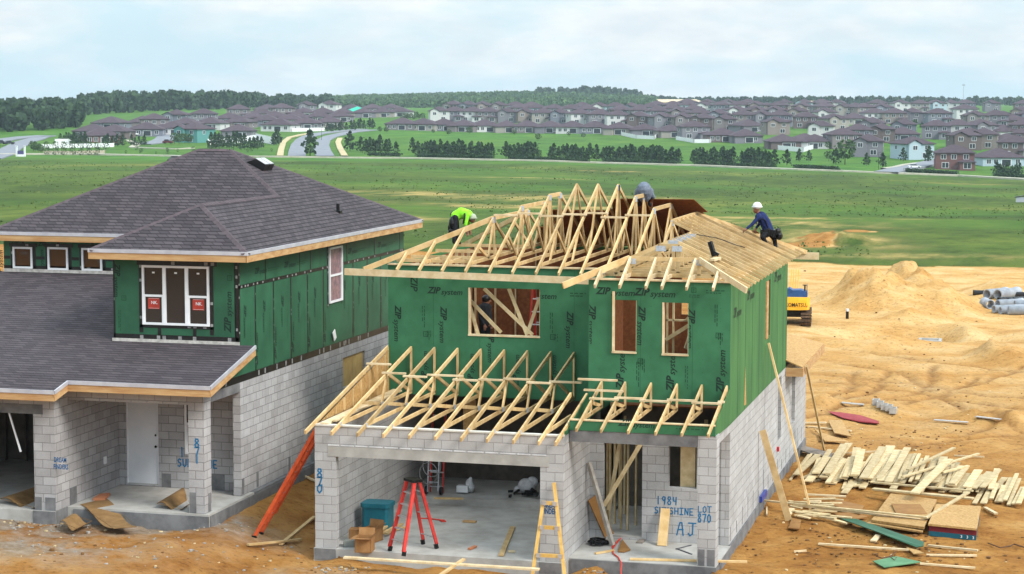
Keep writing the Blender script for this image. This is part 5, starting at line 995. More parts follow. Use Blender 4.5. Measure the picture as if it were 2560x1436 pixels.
# red-edged plywood stack
c0 = [gnd(*p) for p in ((2322,1340),(2440,1352),(2450,1296),(2342,1290))]; t = thing('plywood_stack', 'stack of plywood with red painted edges on the sand', 'plywood stack', sum(c0, Vector())/4)
mb = MB(); b = [p+Vector((0,0,.0)) for p in c0]; mb.poly(b, (0,0,.12)); mb.build('lower_bundle', [pm('teal_edge', S(24,86,104), None, 5, .6)], t)
mb = MB(); b = [p+Vector((0,0,.122)) for p in c0]; mb.poly(b, (0,0,.13)); mb.build('red_edged_bundle', pm('oxblood_edge', S(112,30,38), S(92,24,32), 5, .7), t)
mb = MB(); b = [p+Vector((0,0,.255)) for p in c0]; mb.poly([q_+(q_-sum(b, Vector())/4)*.03 for q_ in b], (0,0,.05)); mb.build('top_sheet', OSB, t)
mb = MB(); d = (c0[1]-c0[0]).normalized(); n = Vector((d.y,-d.x,0))
for k in range(3): put_text(mb, '3', c0[0]+d*(.75+.14*k)+n*.004+Vector((0,0,.03)), d, (0,0,1), .1, 0, 0, .01)
mb.build('white_mark', WHITE, t)
flat('green_panel', 'long green sheathing strip lying across the scrap below plywood', [(2100,1312),(2140,1312),(2310,1372),(2308,1382),(2290,1384),(2190,1345)], GREENA, .02, dz=.14)
flat('green_panel', 'pale green sheathing piece on the sand at the bottom right', [(2182,1410),(2240,1398),(2302,1412),(2210,1426)], pm('faded_green_panel', S(104,150,110,.85), S(80,128,92,.85), 2, .7), .02, dz=.05)
flat('plywood_sheet', 'small OSB offcut at the tip of the green strip', [(2265,1376),(2292,1384),(2310,1392),(2284,1394)], OSB, .02, dz=.07)
mb = MB(); mb.tube([gnd(*p)+Vector((0,0,.06)) for p in ((2190,1398),(2205,1402),(2225,1398),(2240,1386),(2225,1398),(2236,1408),(2242,1400),(2228,1396))], .014, 6); tag(mb.build('bent_wire', pm('rust_wire', S(92,66,50), None, 6, .7), None, gnd(2215,1400)), 'bent dark wire lying on the pale green piece', 'wire')
mb = MB(); mb.tube([gnd(*p)+Vector((0,0,.06)) for p in ((2470,1364),(2500,1376),(2525,1372),(2535,1367),(2570,1378))], .016, 6); tag(mb.build('rusty_cable', pm('rust_wire', S(92,66,50)), None, gnd(2510,1372)), 'dark rusty cable on sand at the right edge', 'cable')
mb = MB(); P = [gnd(*p)+Vector((0,0,.05)) for p in ((2072,1034),(2100,1036),(2150,1042),(2196,1058),(2198,1064),(2150,1060),(2108,1050),(2078,1038))]; mb.poly(P, (0,0,.02)); tag(mb.build('red_tarp', pm('red_tarp', S(168,60,66,.8), S(140,44,52,.8), 5, .7, .2), None, P[0]), 'red tarp lying on the sand behind the house', 'tarp')
for i, (a, b) in enumerate((((2335,1056),(2420,1062)), ((2440,1048),(2500,1055)))):
    board('metal_strip', ['pale metal strip on the sand right of the red tarp', 'shorter pale metal strip by the right sand heap'][i], gnd(*a)+Vector((0,0,.08)), gnd(*b)+Vector((0,0,.08)), .14, .03, ALUM, 'strip')
# concrete blocks
for i, (px, py, n) in enumerate(((2190,1016,1),(2201,1020,1),(2212,1024,1),(2223,1028,1),(2233,1033,1))):
    p = gnd(px, py)
    for k in range(n):
        mb = MB(); q = p+Vector((0,0,.2*k)); w = .2; 
        for s in (-1, 1): mb.box(q+Vector((s*.1-.016,-.2,0)), q+Vector((s*.1+.016,.2,.19)))
        for s in (-.2, 0, .17): mb.box(q+Vector((-.084,s,0.001)), q+Vector((.084,s+.03,.188)))
        tag(mb.build('concrete_block', CONC, None, q), 'grey hollow concrete block in the small stack on the sand', 'concrete block', 'small stack of concrete blocks')
board('metal_strip', 'pale strip on the sand left of the concrete block stack', gnd(2104,1011)+Vector((0,0,.06)), gnd(2160,1016)+Vector((0,0,.06)), .2, .03, CONC, 'strip')
# drain box
p = gnd(2325, 850); mb = MB(); s = .5
for a, b in (((-s,-.5),(s,-.38)), ((-s,.38),(s,.5)), ((-s,-.38),(-s+.12,.38)), ((s-.12,-.38),(s,.38))): mb.box(p+Vector((*a,-.1)), p+Vector((*b,.3)))
mb.box(p+Vector((-s+.15,-.35,-.1)), p+Vector((s-.15,.35,.1))); tag(mb.build('drain_box', CONC, None, p), 'square concrete drain box sunk at the edge of sand pit', 'drain box')
p = gnd(2118, 797); t = thing('marker_post', 'short black post with white top standing on the sand', 'post', p); mb = MB(); mb.tube([p-Vector((0,0,.2)), p+Vector((0,0,.36))], .075, 10); mb.build('post', BLACK, t); mb = MB(); mb.tube([p+Vector((0,0,.36)), p+Vector((0,0,.48))], .08, 10); mb.build('cap', WHITE, t)
# culvert pipes
PIPE = pm('concrete_pipe', S(180,186,196,.85), S(150,156,166,.85), 3, .8, .1); BPIPE = pm('black_pipe', S(40,42,46), S(28,30,33), 6, .5)
def pipe(name, label, px, py, an, ln, r, mt, z=0, group=None, ribs=False):
    p = gnd(px, py); c = p+Vector((0,0,r+z)); d = Vector((math.cos(an), math.sin(an), 0)); mb = MB(); n = 18; up = Vector((0,0,1)); sd = d.cross(up)
    seg = [(0, r*1.0)]+([(ln*k/24, r*(1 if k % 2 else .92)) for k in range(1, 24)] if ribs else [(ln*.86, r), (ln*.87, r*1.12)])+[(ln, r*(1 if ribs else 1.12))]
    seg = seg+[(ln, r*.78), (0, r*.78)]; k0 = len(mb.v)
    for (t_, rr) in seg:
        for j in range(n): a = 6.2832*j/n; mb.v.append(tuple(c+d*t_+(sd*math.cos(a)+up*math.sin(a))*rr))
    m_ = len(seg)
    for i in range(m_):
        for j in range(n): a = i*n+j; b = i*n+(j+1) % n; c2 = ((i+1) % m_)*n+(j+1) % n; e = ((i+1) % m_)*n+j; mb.f.append((a, b, c2, e)); mb.m.append(0)
    tag(mb.build(name, mt, None, p, True), label, 'pipe', group)
GP = 'concrete pipes laid out on the sand'
for lab, px, py, an, ln, r in (('grey concrete pipe at the back left of the pipe group', 2467,748,.95,1.7,.27), ('grey concrete pipe second from left at the back of the pipe group', 2494,750,1.0,1.9,.28), ('short grey pipe at the left front of the pipe group', 2476,774,1.9,1.0,.25), ('grey pipe with open mouth in the front row, left one', 2484,783,.6,2.2,.2), ('grey pipe with open mouth in the front row, right one', 2500,785,.5,2.6,.2), ('grey pipe lying nearest at the right edge', 2520,787,.2,3,.22), ('grey pipe at the right edge behind the nearest one', 2536,772,.3,3,.2), ('grey pipe in the middle between front and back pipes', 2494,770,.7,1.6,.22)):
    pipe('concrete_pipe', lab, px, py, an, ln, r, PIPE, 0, GP)
for lab, px, py, an, ln, r in (('long black pipe lying left behind the concrete pipes', 2432,738,0,2.6,.15), ('black ribbed pipe in the middle of the pipe group, left one', 2496,762,.55,2.2,.2), ('black ribbed pipe in the middle of the pipe group, centre one', 2520,764,.75,2.2,.2), ('black ribbed pipe in the middle of the pipe group, right one', 2534,764,.8,2.2,.2), ('long black pipe lying behind at the right edge', 2530,742,0,4,.15)):
    pipe('black_pipe', lab, px, py, an, ln, r, BPIPE, 0, 'black drain pipes', True)
# sheets by the left house
BR = pm('brown_board', S(150,118,78,.85), S(124,94,58,.85), 4, .85)
def curl(name, label, px, z, mt):
    P = [onZ(z, *p) for p in px]; c = sum(P, Vector())/4; n = 12; mb = MB(); V = []
    for i in range(n+1):
        for j in (0, 1): q = P[0].lerp(P[1], i/n) if j == 0 else P[3].lerp(P[2], i/n); V.append(q+Vector((0,0,.07*math.sin(i/n*6.5)+.1*(1-i/n)**2)))
    mb.add(V, [(2*i, 2*i+2, 2*i+3, 2*i+1) for i in range(n)]); mb.add([v+Vector((0,0,.012)) for v in V], [(2*i+1, 2*i+3, 2*i+2, 2*i) for i in range(n)]); mb.add([v for v in (V[0], V[-2], V[-1], V[1])]+[v+Vector((0,0,.012)) for v in (V[0], V[-2], V[-1], V[1])], [(0,1,5,4),(1,2,6,5),(2,3,7,6),(3,0,4,7)])
    tag(mb.build(name, mt, None, c), label, 'sheet')
curl('brown_sheet', 'long curled brown sheet lying before the porch of left house', [(196,1272),(284,1324),(342,1320),(262,1256)], .72, BR)
curl('brown_sheet', 'smaller brown sheet lying on rubble left of the long curled one', [(150,1316),(192,1324),(230,1305),(178,1298)], .66, BR)
curl('brown_sheet', 'brown sheet lying on the porch floor behind the pillar', [(392,1270),(455,1275),(474,1262),(458,1230)], az+.02, BR)
curl('brown_sheet', 'brown sheet lying inside the dark garage of left house', [(0,1258),(88,1272),(124,1250),(118,1218)], az+.02, BR)
flat('brick_scrap', 'reddish broken scrap on the porch floor of the left house', [(232,1252),(250,1240),(276,1238),(262,1252)], pm('reddish_wood', S(196,128,92)), .06, plane=az, dz=.0)
for lab, a, b in (('stud lying on dirt between the houses, steeper one', (702,1366),(786,1300)), ('stud lying flat on dirt by the foot of the orange ladder', (620,1368),(752,1356))):
    board('loose_stud', lab, gnd(*a)+Vector((0,0,.05)), gnd(*b)+Vector((0,0,.08)), .09, .04, WOOD)
board('loose_stud', 'small stick on dirt behind the left garage pier', gnd(760,1218)+Vector((0,0,.05)), gnd(790,1222)+Vector((0,0,.05)), .07, .04, WOODP)
# rubble: uncountable
mb = MB(); rg = random.Random(4)
for (px, py, sx, sy, n) in ((70,1335,110,22,80),(230,1335,120,18,40),(500,1330,110,18,90),(850,1425,80,10,50),(1500,1432,70,8,20),(700,1390,300,40,40),(250,1390,240,40,25),(2150,1340,300,70,120),(2250,1100,300,50,110),(2250,980,420,120,90),(2250,800,420,160,70),(2200,1380,500,60,150),(300,1400,500,40,70)):
    for k in range(n):
        p = gnd(px+rg.gauss(0,.5)*sx, max(665, min(1432, py+rg.gauss(0,.5)*sy))); r = rg.uniform(.012, .045)*(1.15 if px > 1900 else 1)*(1.5 if rg.random() < .1 else 1); mm = 0 if (rg.random() < .6 and px < 1900) else (1 if rg.random() < (.5 if px < 1900 else .86) else 2)
        pts = [p+Vector((math.cos(a)*r*rg.uniform(.5,1.3), math.sin(a)*r*rg.uniform(.5,1.3), 0)) for a in (0, 1.3, 2.6, 3.9, 5.1)]; mb.poly(pts, (0,0,r*rg.uniform(.3,.9)), mm)
tag(mb.build('rubble', [pm('rubble_grey', S(176,170,164,.8), S(140,132,124,.8), 5, .9), pm('rubble_brown', S(130,94,56,.8), S(104,72,40,.8), 5, .9), WOODB], None, (0,0,0)), 'small broken rubble and chips scattered over the dirt', 'rubble', None, 'stuff')
# ------------------------------------------------------------------ people
def person(label, bones, mats, loc, extras=()):
    """bones: (p, q, r0, r1, material index) tapered limbs merged by a voxel remesh into one continuous body"""
    mb = MB()
    for (p, q, r0, r1, k) in bones:
        p = Vector(p); q = Vector(q); n = 5; mb.tube([p.lerp(q, i/n) for i in range(n+1)], [r0+(r1-r0)*i/n for i in range(n+1)], 10); mb.ball(p, r0*1.0, 0, 10, 6); mb.ball(q, r1*1.0, 0, 10, 6)
    ob = mb.build('person', mats[0], None, loc); md = ob.modifiers.new('join', 'REMESH'); md.mode = 'VOXEL'; md.voxel_size = .014; sm = ob.modifiers.new('soft', 'SMOOTH'); sm.iterations = 3; sm.factor = .5
    bpy.context.view_layer.update(); me = bpy.data.meshes.new_from_object(ob.evaluated_get(bpy.context.evaluated_depsgraph_get())); ob.modifiers.clear(); ob.data = me
    me.materials.clear(); [me.materials.append(x) for x in mats]
    n = len(me.vertices); co = np.empty(n*3); me.vertices.foreach_get('co', co); co = co.reshape(-1, 3)+np.array(loc); best = np.full(n, 1e9); idx = np.zeros(n, int)
    for (p, q, r0, r1, k) in bones:
        p = np.array(p); d = np.array(q)-p; t = np.clip(((co-p)@d)/max(d@d, 1e-9), 0, 1); ds = np.linalg.norm(co-p-t[:, None]*d, axis=1)-(r0+(r1-r0)*t); m_ = ds < best; best[m_] = ds[m_]; idx[m_] = k
    me.polygons.foreach_set('material_index', [int(idx[f.vertices[0]]) for f in me.polygons]); me.polygons.foreach_set('use_smooth', [True]*len(me.polygons)); me.update()
    return tag(ob, label, 'person')
SKIN = pm('skin', S(150,104,82,.9), S(128,84,66,.9), 9, .6); NAVY = pm('navy_cloth', S(30,46,96), S(18,30,70), 12, .85, .2); DARK = pm('dark_work_trousers', S(30,32,38), S(18,20,24), 12, .9, .2); BOOT = pm('boot_leather', S(22,22,24), None, 9, .6)
LIME = pm('lime_shirt', S(150,230,50), S(116,200,36), 9, .8, .1); GREYC = pm('grey_shirt', S(112,122,138), S(84,94,110), 14, .85, .2); HELM = pm('white_helmet', S(236,238,242), None, 4, .35); GRH = pm('grey_cap', S(168,176,156), None, 6, .6)
def at(D0):
    def f(px, py, dd=0): d = ray(px, py); return tuple(CAM+d*((D0+dd)))
    return f
def hand(P, d, k):                       # palm, four unequal bent fingers and a thumb
    P = Vector(P); d = Vector(d).normalized(); s = d.cross(Vector((0,0,1))).normalized() if abs(d.z) < .95 else Vector((1,0,0)); n = s.cross(d); o = [(P, P+d*.07, .036, .034, k)]
    for i, ln in enumerate((.062, .075, .07, .055)):
        a = P+d*.08+s*(-.03+.02*i); b = a+d*ln*.6-n*.012; c = b+d*ln*.3-n*.03; o += [(a, b, .0105, .0095, k), (b, c, .0095, .008, k)]
    a = P+d*.02-s*.036; o += [(a, a+d*.035-s*.03, .012, .0105, k), (a+d*.035-s*.03, a+d*.065-s*.03-n*.012, .0105, .009, k)]; return o
def helmet(name, mat, c, r, parent, back=None):
    c = Vector(c); mb = MB(); mb.ball(c+Vector((0,0,.02)), (r, r*1.12, r*.86), 0, 14, 8); n = 14
    mb.poly([c+Vector((math.cos(a)*r*1.2, math.sin(a)*r*1.35, -.015)) for a in np.linspace(0, 6.283, n, endpoint=False)], (0,0,.018)); mb.build(name, mat, parent, None, True)
# worker in navy on the right hip
D0 = onP((9.6,12.6,6.3), (SL,0,1), 1938, 618); D0 = (D0-CAM).dot(fw); q = at(D0)
B_ = [(q(1921,576), q(1913,557), .15, .155, 0), (q(1913,557), q(1903,543), .155, .16, 0), (q(1896,543,-.14), q(1907,541,.14), .1, .1, 0), (q(1901,540), q(1895,531), .07, .06, 2), (q(1891,523), q(1889,527), .095, .075, 2), (q(1885,526), q(1884,528), .03, .02, 2),
  (q(1895,545,-.17), q(1881,561,-.2), .062, .05, 0), (q(1881,561,-.2), q(1867,572,-.2), .048, .036, 0), (q(1908,545,.17), q(1898,560,.24), .06, .05, 0), (q(1898,560,.24), q(1891,570,.26), .046, .036, 0),
  (q(1921,578,-.1), q(1907,593,-.16), .095, .075, 1), (q(1907,593,-.16), q(1914,607,-.1), .07, .055, 1), (q(1914,607,-.1), q(1906,610,-.14), .05, .045, 3),
  (q(1924,580,.1), q(1936,598,.1), .095, .07, 1), (q(1936,598,.1), q(1939,615,.1), .066, .055, 1), (q(1940,617,.1), q(1932,621,.04), .05, .045, 3)]
B_ += hand(q(1866,572.5,-.2), Vector(q(1862,576,-.2))-Vector(q(1867,572,-.2)), 2)+hand(q(1890.5,571,.26), Vector(q(1888,576,.26))-Vector(q(1891,570,.26)), 2)
w1 = person('worker in navy shirt and white hard hat leaning on the right roof slope', B_, [NAVY, DARK, SKIN, BOOT], q(1938,620)); helmet('hard_hat', HELM, q(1893,517), .125, w1)
mb = MB(); c = Vector(q(1922,579))
for k in range(10): a = k*.628; mb.box(c+Vector((math.cos(a)*.18-.05, math.sin(a)*.17-.05, -.1-.06*(k % 2))), c+Vector((math.cos(a)*.18+.05, math.sin(a)*.17+.05, .05)))
for dx, dz in ((.28,-.12),(.24,-.02)): mb.ball(c+Vector((dx,.05,dz)), (.1,.09,.12), 0, 8, 5)
mb.build('tool_belt', BLACK, w1)
mb = MB(); mb.tube([q(1901,541,-.12), q(1914,552,-.17), q(1921,572,-.14)], .016, 5); mb.tube([q(1906,541,.12), q(1917,552,.15), q(1924,574,.12)], .016, 5); mb.tube([q(1893,545,-.2), q(1890,562,-.2)], .018, 5); mb.build('harness', BLACK, w1)
# worker in lime shirt bending behind the left hip
q = at((Vector((1.2,11.5,7.0))-CAM).dot(fw))
B_ = [(q(1139,541), q(1153,533), .15, .15, 0), (q(1153,533), q(1170,538), .16, .15, 0), (q(1170,538,-.15), q(1171,538,.15), .09, .09, 0), (q(1172,540), q(1177,545), .06, .06, 2), (q(1179,547), q(1181,551), .1, .08, 2),
  (q(1168,543,-.18), q(1164,562,-.2), .06, .05, 0), (q(1164,562,-.2), q(1168,576,-.18), .045, .035, 2), (q(1170,543,.18), q(1172,560,.2), .06, .05, 0), (q(1172,560,.2), q(1175,574,.18), .045, .035, 2),
  (q(1138,545,-.1), q(1137,575,-.1), .1, .08, 1), (q(1137,575,-.1), q(1135,604,-.1), .075, .055, 1), (q(1138,545,.1), q(1142,575,.1), .1, .08, 1), (q(1142,575,.1), q(1141,604,.1), .075, .055, 1), (q(1135,606,-.1), q(1144,608,-.12), .05, .04, 3), (q(1141,606,.1), q(1150,608,.08), .05, .04, 3)]
B_ += hand(q(1168,577,-.18), (.1,0,-1), 2)+hand(q(1175,575,.18), (.1,0,-1), 2)
w2 = person('worker in lime green shirt bending down behind the left hip of the roof', B_, [LIME, DARK, SKIN, BOOT], q(1140,606)); helmet('cap', GRH, q(1180,545), .125, w2)
mb = MB(); c = Vector(q(1131,553)); mb.ball(c+Vector((.03,-.02,-.06)), (.12,.2,.22), 0, 9, 6); mb.ball(c+Vector((-.05,.05,-.2)), (.1,.14,.16), 0, 8, 5); mb.ball(c+Vector((.05,0,-.3)), (.18,.2,.14), 0, 8, 5); mb.ball(c+Vector((-.02,.05,.16)), (.06,.1,.12), 0, 8, 5); mb.build('tool_belt', BLACK, w2)
mb = MB(); mb.tube([q(1162,534,-.16), q(1161,545,-.2), q(1158,560,-.2)], .03, 6); mb.build('harness', BLACK, w2)
# worker crouching on the ridge
q = at((Vector((6.0,9.95,8.2))-CAM).dot(fw))
B_ = [(q(1611,488,.1), q(1610,475,-.02), .2, .21, 0), (q(1610,475,-.02), q(1610,471,.22), .21, .18, 0), (q(1595,478,.25), q(1626,478,.25), .09, .09, 0), (q(1611,473,.3), q(1612,472,.42), .07, .1, 2),
  (q(1594,479,.22), q(1588,494,.25), .06, .05, 0), (q(1588,494,.25), q(1594,504,.4), .045, .035, 2), (q(1627,479,.22), q(1634,494,.25), .06, .05, 0), (q(1634,494,.25), q(1628,504,.4), .045, .035, 2),
  (q(1604,490,.15), q(1597,494,.5), .1, .075, 1), (q(1597,494,.5), q(1598,512,.42), .07, .055, 1), (q(1619,490,.15), q(1626,494,.5), .1, .075, 1), (q(1626,494,.5), q(1625,512,.42), .07, .055, 1)]
B_ += hand(q(1595,505,.42), (0,.3,-1), 2)+hand(q(1628,505,.42), (0,.3,-1), 2)
w3 = person('worker in grey shirt crouching behind the truss peaks at the ridge', B_, [GREYC, DARK, SKIN, BOOT], q(1611,512)); helmet('cap', GRH, q(1612,468,.44), .12, w3)
# person inside the window opening
q = at((Vector((2.55,6.3,4.5))-CAM).dot(fw))
B_ = [(q(1212,808), q(1211,785), .15, .17, 0), (q(1211,785), q(1213,771), .17, .16, 0), (q(1203,769,0), q(1221,769,0), .09, .09, 0), (q(1213,765), q(1215,758), .065, .06, 2), (q(1216,750), q(1217,755), .1, .08, 2), (q(1226,753), q(1228,754), .025, .018, 2),
  (q(1202,771,-.05), q(1201,795,-.08), .06, .05, 0), (q(1201,795,-.08), q(1210,812,-.2), .046, .036, 0), (q(1222,771,.05), q(1226,792,.0), .06, .05, 0), (q(1226,792), q(1229,808,-.1), .046, .036, 0),
  (q(1207,812), q(1207,850), .1, .075, 1), (q(1207,850), q(1207,890), .07, .055, 1), (q(1218,812), q(1219,850), .1, .075, 1), (q(1219,850), q(1219,890), .07, .055, 1), (q(1207,892), q(1212,893,-.1), .05, .04, 3), (q(1219,892), q(1224,893,-.1), .05, .04, 3)]
B_ += hand(q(1211,813,-.2), (.3,-.5,-1), 2)+hand(q(1229,809,-.1), (.1,-.2,-1), 2)
w4 = person('person in dark clothes standing inside the upper window opening', B_, [pm('charcoal_cloth', S(34,36,40), None, 9, .9), DARK, SKIN, BOOT], q(1213,892)); mb = MB(); mb.ball(q(1215,748), (.115,.12,.11), 0, 10, 6); mb.build('hair', BLACK, w4, None, True)
# nail gun and its hose lying on the rafters
p = onP((9.6,0,6.36), (SL,0,1), 1786, 643); t = thing('nail_gun', 'black nail gun resting on a pale block on the rafters', 'nail gun', p)
mb = MB(); mb.beam(p+Vector((0,0,.02)), p+Vector((-.12,.05,.36)), .08, .1); mb.beam(p+Vector((.1,0,.05)), p+Vector((-.05,.02,.13)), .07, .07); mb.build('gun_body', BLACK, t)
board('wood_block', 'pale wood block under the black nail gun on the rafters', onP((9.6,0,6.38), (SL,0,1), 1780, 650), onP((9.6,0,6.38), (SL,0,1), 1797, 646), .12, .06, WOODP, 'block')
mb = MB(); mb.tube([onP((9.6,0,6.37), (SL,0,1), *k)+Vector((0,0,.03)) for k in ((1742,590),(1762,593),(1790,598),(1815,606),(1840,616),(1862,622))], .012, 5); tag(mb.build('air_hose', BLACK, None, onP((9.6,0,6.37), (SL,0,1), 1800, 602)), 'thin dark air hose lying across the right rafters', 'hose')
# ------------------------------------------------------------------ excavator
EY = pm('excavator_yellow', S(236,178,52), S(220,160,40), 1.5, .45, .02); EB = pm('blue_hood', S(44,84,140), S(34,66,112), 3, .5); TRK = pm('track_steel', S(96,72,52), S(54,42,34), 7, .85, .4)
eo = gnd(1968, 815); t = thing('excavator', 'yellow tracked excavator with blue hood parked behind the house on sand', 'excavator', eo)
ea = .10; M3 = Matrix.Rotation(ea, 3, 'Z'); Q = lambda x, y, z: eo+M3 @ Vector((x, y, z))
def ebox(mb, a, b, m=0):
    P = [Q(x, y, z) for x in (a[0], b[0]) for y in (a[1], b[1]) for z in (a[2], b[2])]; mb.add(P, [(0,1,3,2),(4,6,7,5),(0,4,5,1),(2,3,7,6),(0,2,6,4),(1,5,7,3)], m)
for sx in (-1.15, 1.15):
    mb = MB(); n = 44; Lh, rr2 = 1.75, .4; per = 4*Lh+2*math.pi*rr2
    def tp_(s):
        s %= per
        if s < 2*Lh: return (-Lh+s, rr2*2, math.pi/2)
        s -= 2*Lh
        if s < math.pi*rr2: a = math.pi/2-s/rr2; return (Lh+rr2*math.cos(a), rr2+rr2*math.sin(a), a)
        s -= math.pi*rr2
        if s < 2*Lh: return (Lh-s, 0, -math.pi/2)
        s -= 2*Lh; a = -math.pi/2-s/rr2; return (-Lh+rr2*math.cos(a), rr2+rr2*math.sin(a), a)
    for k in range(n):
        y_, z_, a = tp_(per*k/n); c = Q(sx, y_+1.9, z_); d = M3 @ Vector((0, math.cos(a), math.sin(a))); mb.beam(c-M3 @ Vector((.32,0,0)), c+M3 @ Vector((.32,0,0)), .05, .15, side=d)
    mb.build('track', TRK, t)
    mb = MB(); ebox(mb, (sx-.2, .25, .12), (sx+.2, 3.5, .68)); 
    for k in range(6): mb.tube([Q(sx-.25, .3+k*.64, .25), Q(sx+.25, .3+k*.64, .25)], .16, 10)
    mb.build('track_frame', BLACK, t)
mb = MB(); ebox(mb, (-.9, 1.0, .45), (.9, 2.9, .95)); mb.build('undercarriage', BLACK, t)
mb = MB(); pts = [(-1.35,.35),(-1.2,.05),(-.7,-.12),(0,-.17),(.7,-.12),(1.2,.05),(1.35,.35),(1.35,.95),(-1.35,.95)]; mb.poly([Q(x, y, 1.0) for x, y in pts], Vector((0,0,.72))); mb.poly([Q(x*.985, y*.98+.01, 1.72) for x, y in pts], Vector((0,0,.06)))
ebox(mb, (-1.34,.95,1.0), (1.34,3.4,1.5)); cw = mb.build('counterweight', EY, t)
mb = MB(); put_text(mb, 'KOMATSU', Q(-.12, -.185, 1.22)+Vector((-.02,-.02,0)), M3 @ Vector((1,.03,0)), (0,0,1), .34, 0, 0, .012, width=1.25); mb.build('lettering', BLACK, cw)
mb = MB(); mb.poly([Q(1.12,.0,1.2), Q(1.22,.08,1.2), Q(1.22,.08,1.32)], M3 @ Vector((0,-.03,0))); mb.build('red_mark', pm('red_mark', S(190,50,36), None, 4, .5), cw)
mb = MB(); pts = [(-1.3,1.78),(1.22,1.78),(1.2,2.1),(.8,2.22),(.3,2.2),(.1,2.32),(-.1,2.2),(-1.2,2.24)]; mb.poly([Q(x, .3, z) for x, z in pts], M3 @ Vector((0,1.2,0))); mb.build('engine_hood', EB, t)
mb = MB(); mb.tube([Q(1.05,.5,2.1), Q(1.05,.5,2.55)], .05, 8); mb.tube([Q(.9,.7,2.5), Q(1.15,.7,2.5)], .03, 6); mb.tube([Q(1.18,.5,1.8), Q(1.18,.5,2.5), Q(1.18,1.4,2.5)], .025, 6); mb.build('exhaust', BLACK, t)
mb = MB(); ebox(mb, (-1.3,1.9,1.5), (-.5,3.4,3.0)); cb = mb.build('cab', EY, t); mb = MB(); ebox(mb, (-1.22,1.88,2.0), (-.43,1.9,2.9)); ebox(mb, (-.35,2.0,2.0), (-.33,3.3,2.9)); mb.build('cab_window', GLASS, cb)
mb = MB(); 
for x_ in (.1, .25, .4, .55): mb.tube([Q(x_, 3.2, 1.5), Q(x_+.05, 3.9, 3.2)], .028, 6)
mb.build('handrail', EY, t)
mb = MB(); mb.beam(Q(-.4,3.0,1.6), Q(-1.6,5.0,2.5), .35, .5); mb.beam(Q(-1.6,5.0,2.5), Q(-3.0,7.2,1.6), .32, .42); mb.build('boom', EY, t); mb = MB(); mb.beam(Q(-2.9,7.1,1.7), Q(-3.2,7.6,.5), .28, .36); mb.build('stick', EY, t)
mb = MB(); mb.poly([Q(-3.7,7.3,.7), Q(-3.7,8.0,.6), Q(-3.7,8.1,.2), Q(-3.7,7.5,.05), Q(-3.7,7.1,.3)], M3 @ Vector((1.0,0,0))); mb.build('bucket', TRK, t); t.scale = (.76,)*3
# ------------------------------------------------------------------ foliage
def leafmat(name, c1, c2):
    mt = bpy.data.materials.new(name); nt = nodes(mt); L = nt.links.new; b = N(nt, 'ShaderNodeBsdfPrincipled', i_Roughness=.8); b.inputs['Specular IOR Level'].default_value = .15
    o = N(nt, 'ShaderNodeOutputMaterial'); g = N(nt, 'ShaderNodeNewGeometry'); r = N(nt, 'ShaderNodeValToRGB'); r.color_ramp.elements[0].color = c2; r.color_ramp.elements[1].color = c1
    L(g.outputs['Random Per Island'], r.inputs[0]); L(r.outputs[0], b.inputs['Base Color']); L(b.outputs[0], o.inputs[0]); MATS[name] = mt; return mt
PINE = leafmat('pine_needles', (.045,.085,.035,1), (.016,.038,.018,1)); OAK = leafmat('broadleaf', (.07,.125,.04,1), (.025,.055,.02,1)); WOODSM = leafmat('woodland_leaves', (.045,.085,.036,1), (.016,.036,.018,1)); HILLM = leafmat('hill_leaves', (.085,.15,.05,1), (.035,.075,.028,1))
BARK = pm('bark', S(92,78,66,.8), S(66,54,46,.8), 4, .95)
def leaf_quads(C, s, rg, m=0):          # C (n,3) centres, s (n,) sizes -> arrays of 4-vertex faces with random tilt
    n = len(C); a = rg.normal(size=(n, 3)); a[:, 2] *= .6; a /= np.linalg.norm(a, axis=1)[:, None]; b = np.cross(a, rg.normal(size=(n, 3))); b /= np.linalg.norm(b, axis=1)[:, None]; a = np.cross(b, a)
    s = s[:, None]; return np.stack([C-a*s-b*s*.7, C+a*s-b*s*.7, C+a*s*.8+b*s*.8, C-a*s*.7+b*s*.9], 1)
def quads_obj(name, Qd, mat, parent=None, loc=(0,0,0)):
    v = Qd.reshape(-1, 3); f = np.arange(len(v)).reshape(-1, 4); me = bpy.data.meshes.new(name); me.vertices.add(len(v)); me.vertices.foreach_set('co', v.ravel().astype(np.float32)); me.loops.add(f.size); me.loops.foreach_set('vertex_index', f.ravel().astype(np.int32)); me.polygons.add(len(f)); me.polygons.foreach_set('loop_start', (np.arange(len(f))*4).astype(np.int32)); me.update(calc_edges=True)
    me.materials.append(mat); ob = bpy.data.objects.new(name, me); COL.objects.link(ob); ob['wl'] = tuple(loc)
    if parent: ob.parent = parent
    else: ob.location = loc
    return ob
RG = np.random.default_rng(5)
def crown_pts(kind, H, Wd, n):
    if kind == 'pine':
        z = RG.uniform(.12, 1, n); r = Wd/2*np.minimum(1.0, (1.06-z)*1.45)*np.sqrt(RG.uniform(.15, 1, n))*(.75+.25*np.sin(z*31))
    else:
        z = RG.uniform(.25, 1, n); r = Wd/2*np.sqrt(np.clip(1-((z-.6)/.42)**2, .02, 1))*np.sqrt(RG.uniform(.2, 1, n))
    a = RG.uniform(0, 6.283, n); lump = 1+.25*np.sin(a*3+z*9); return np.stack([np.cos(a)*r*lump, np.sin(a)*r*lump, z*H], 1)
PROTO = {}
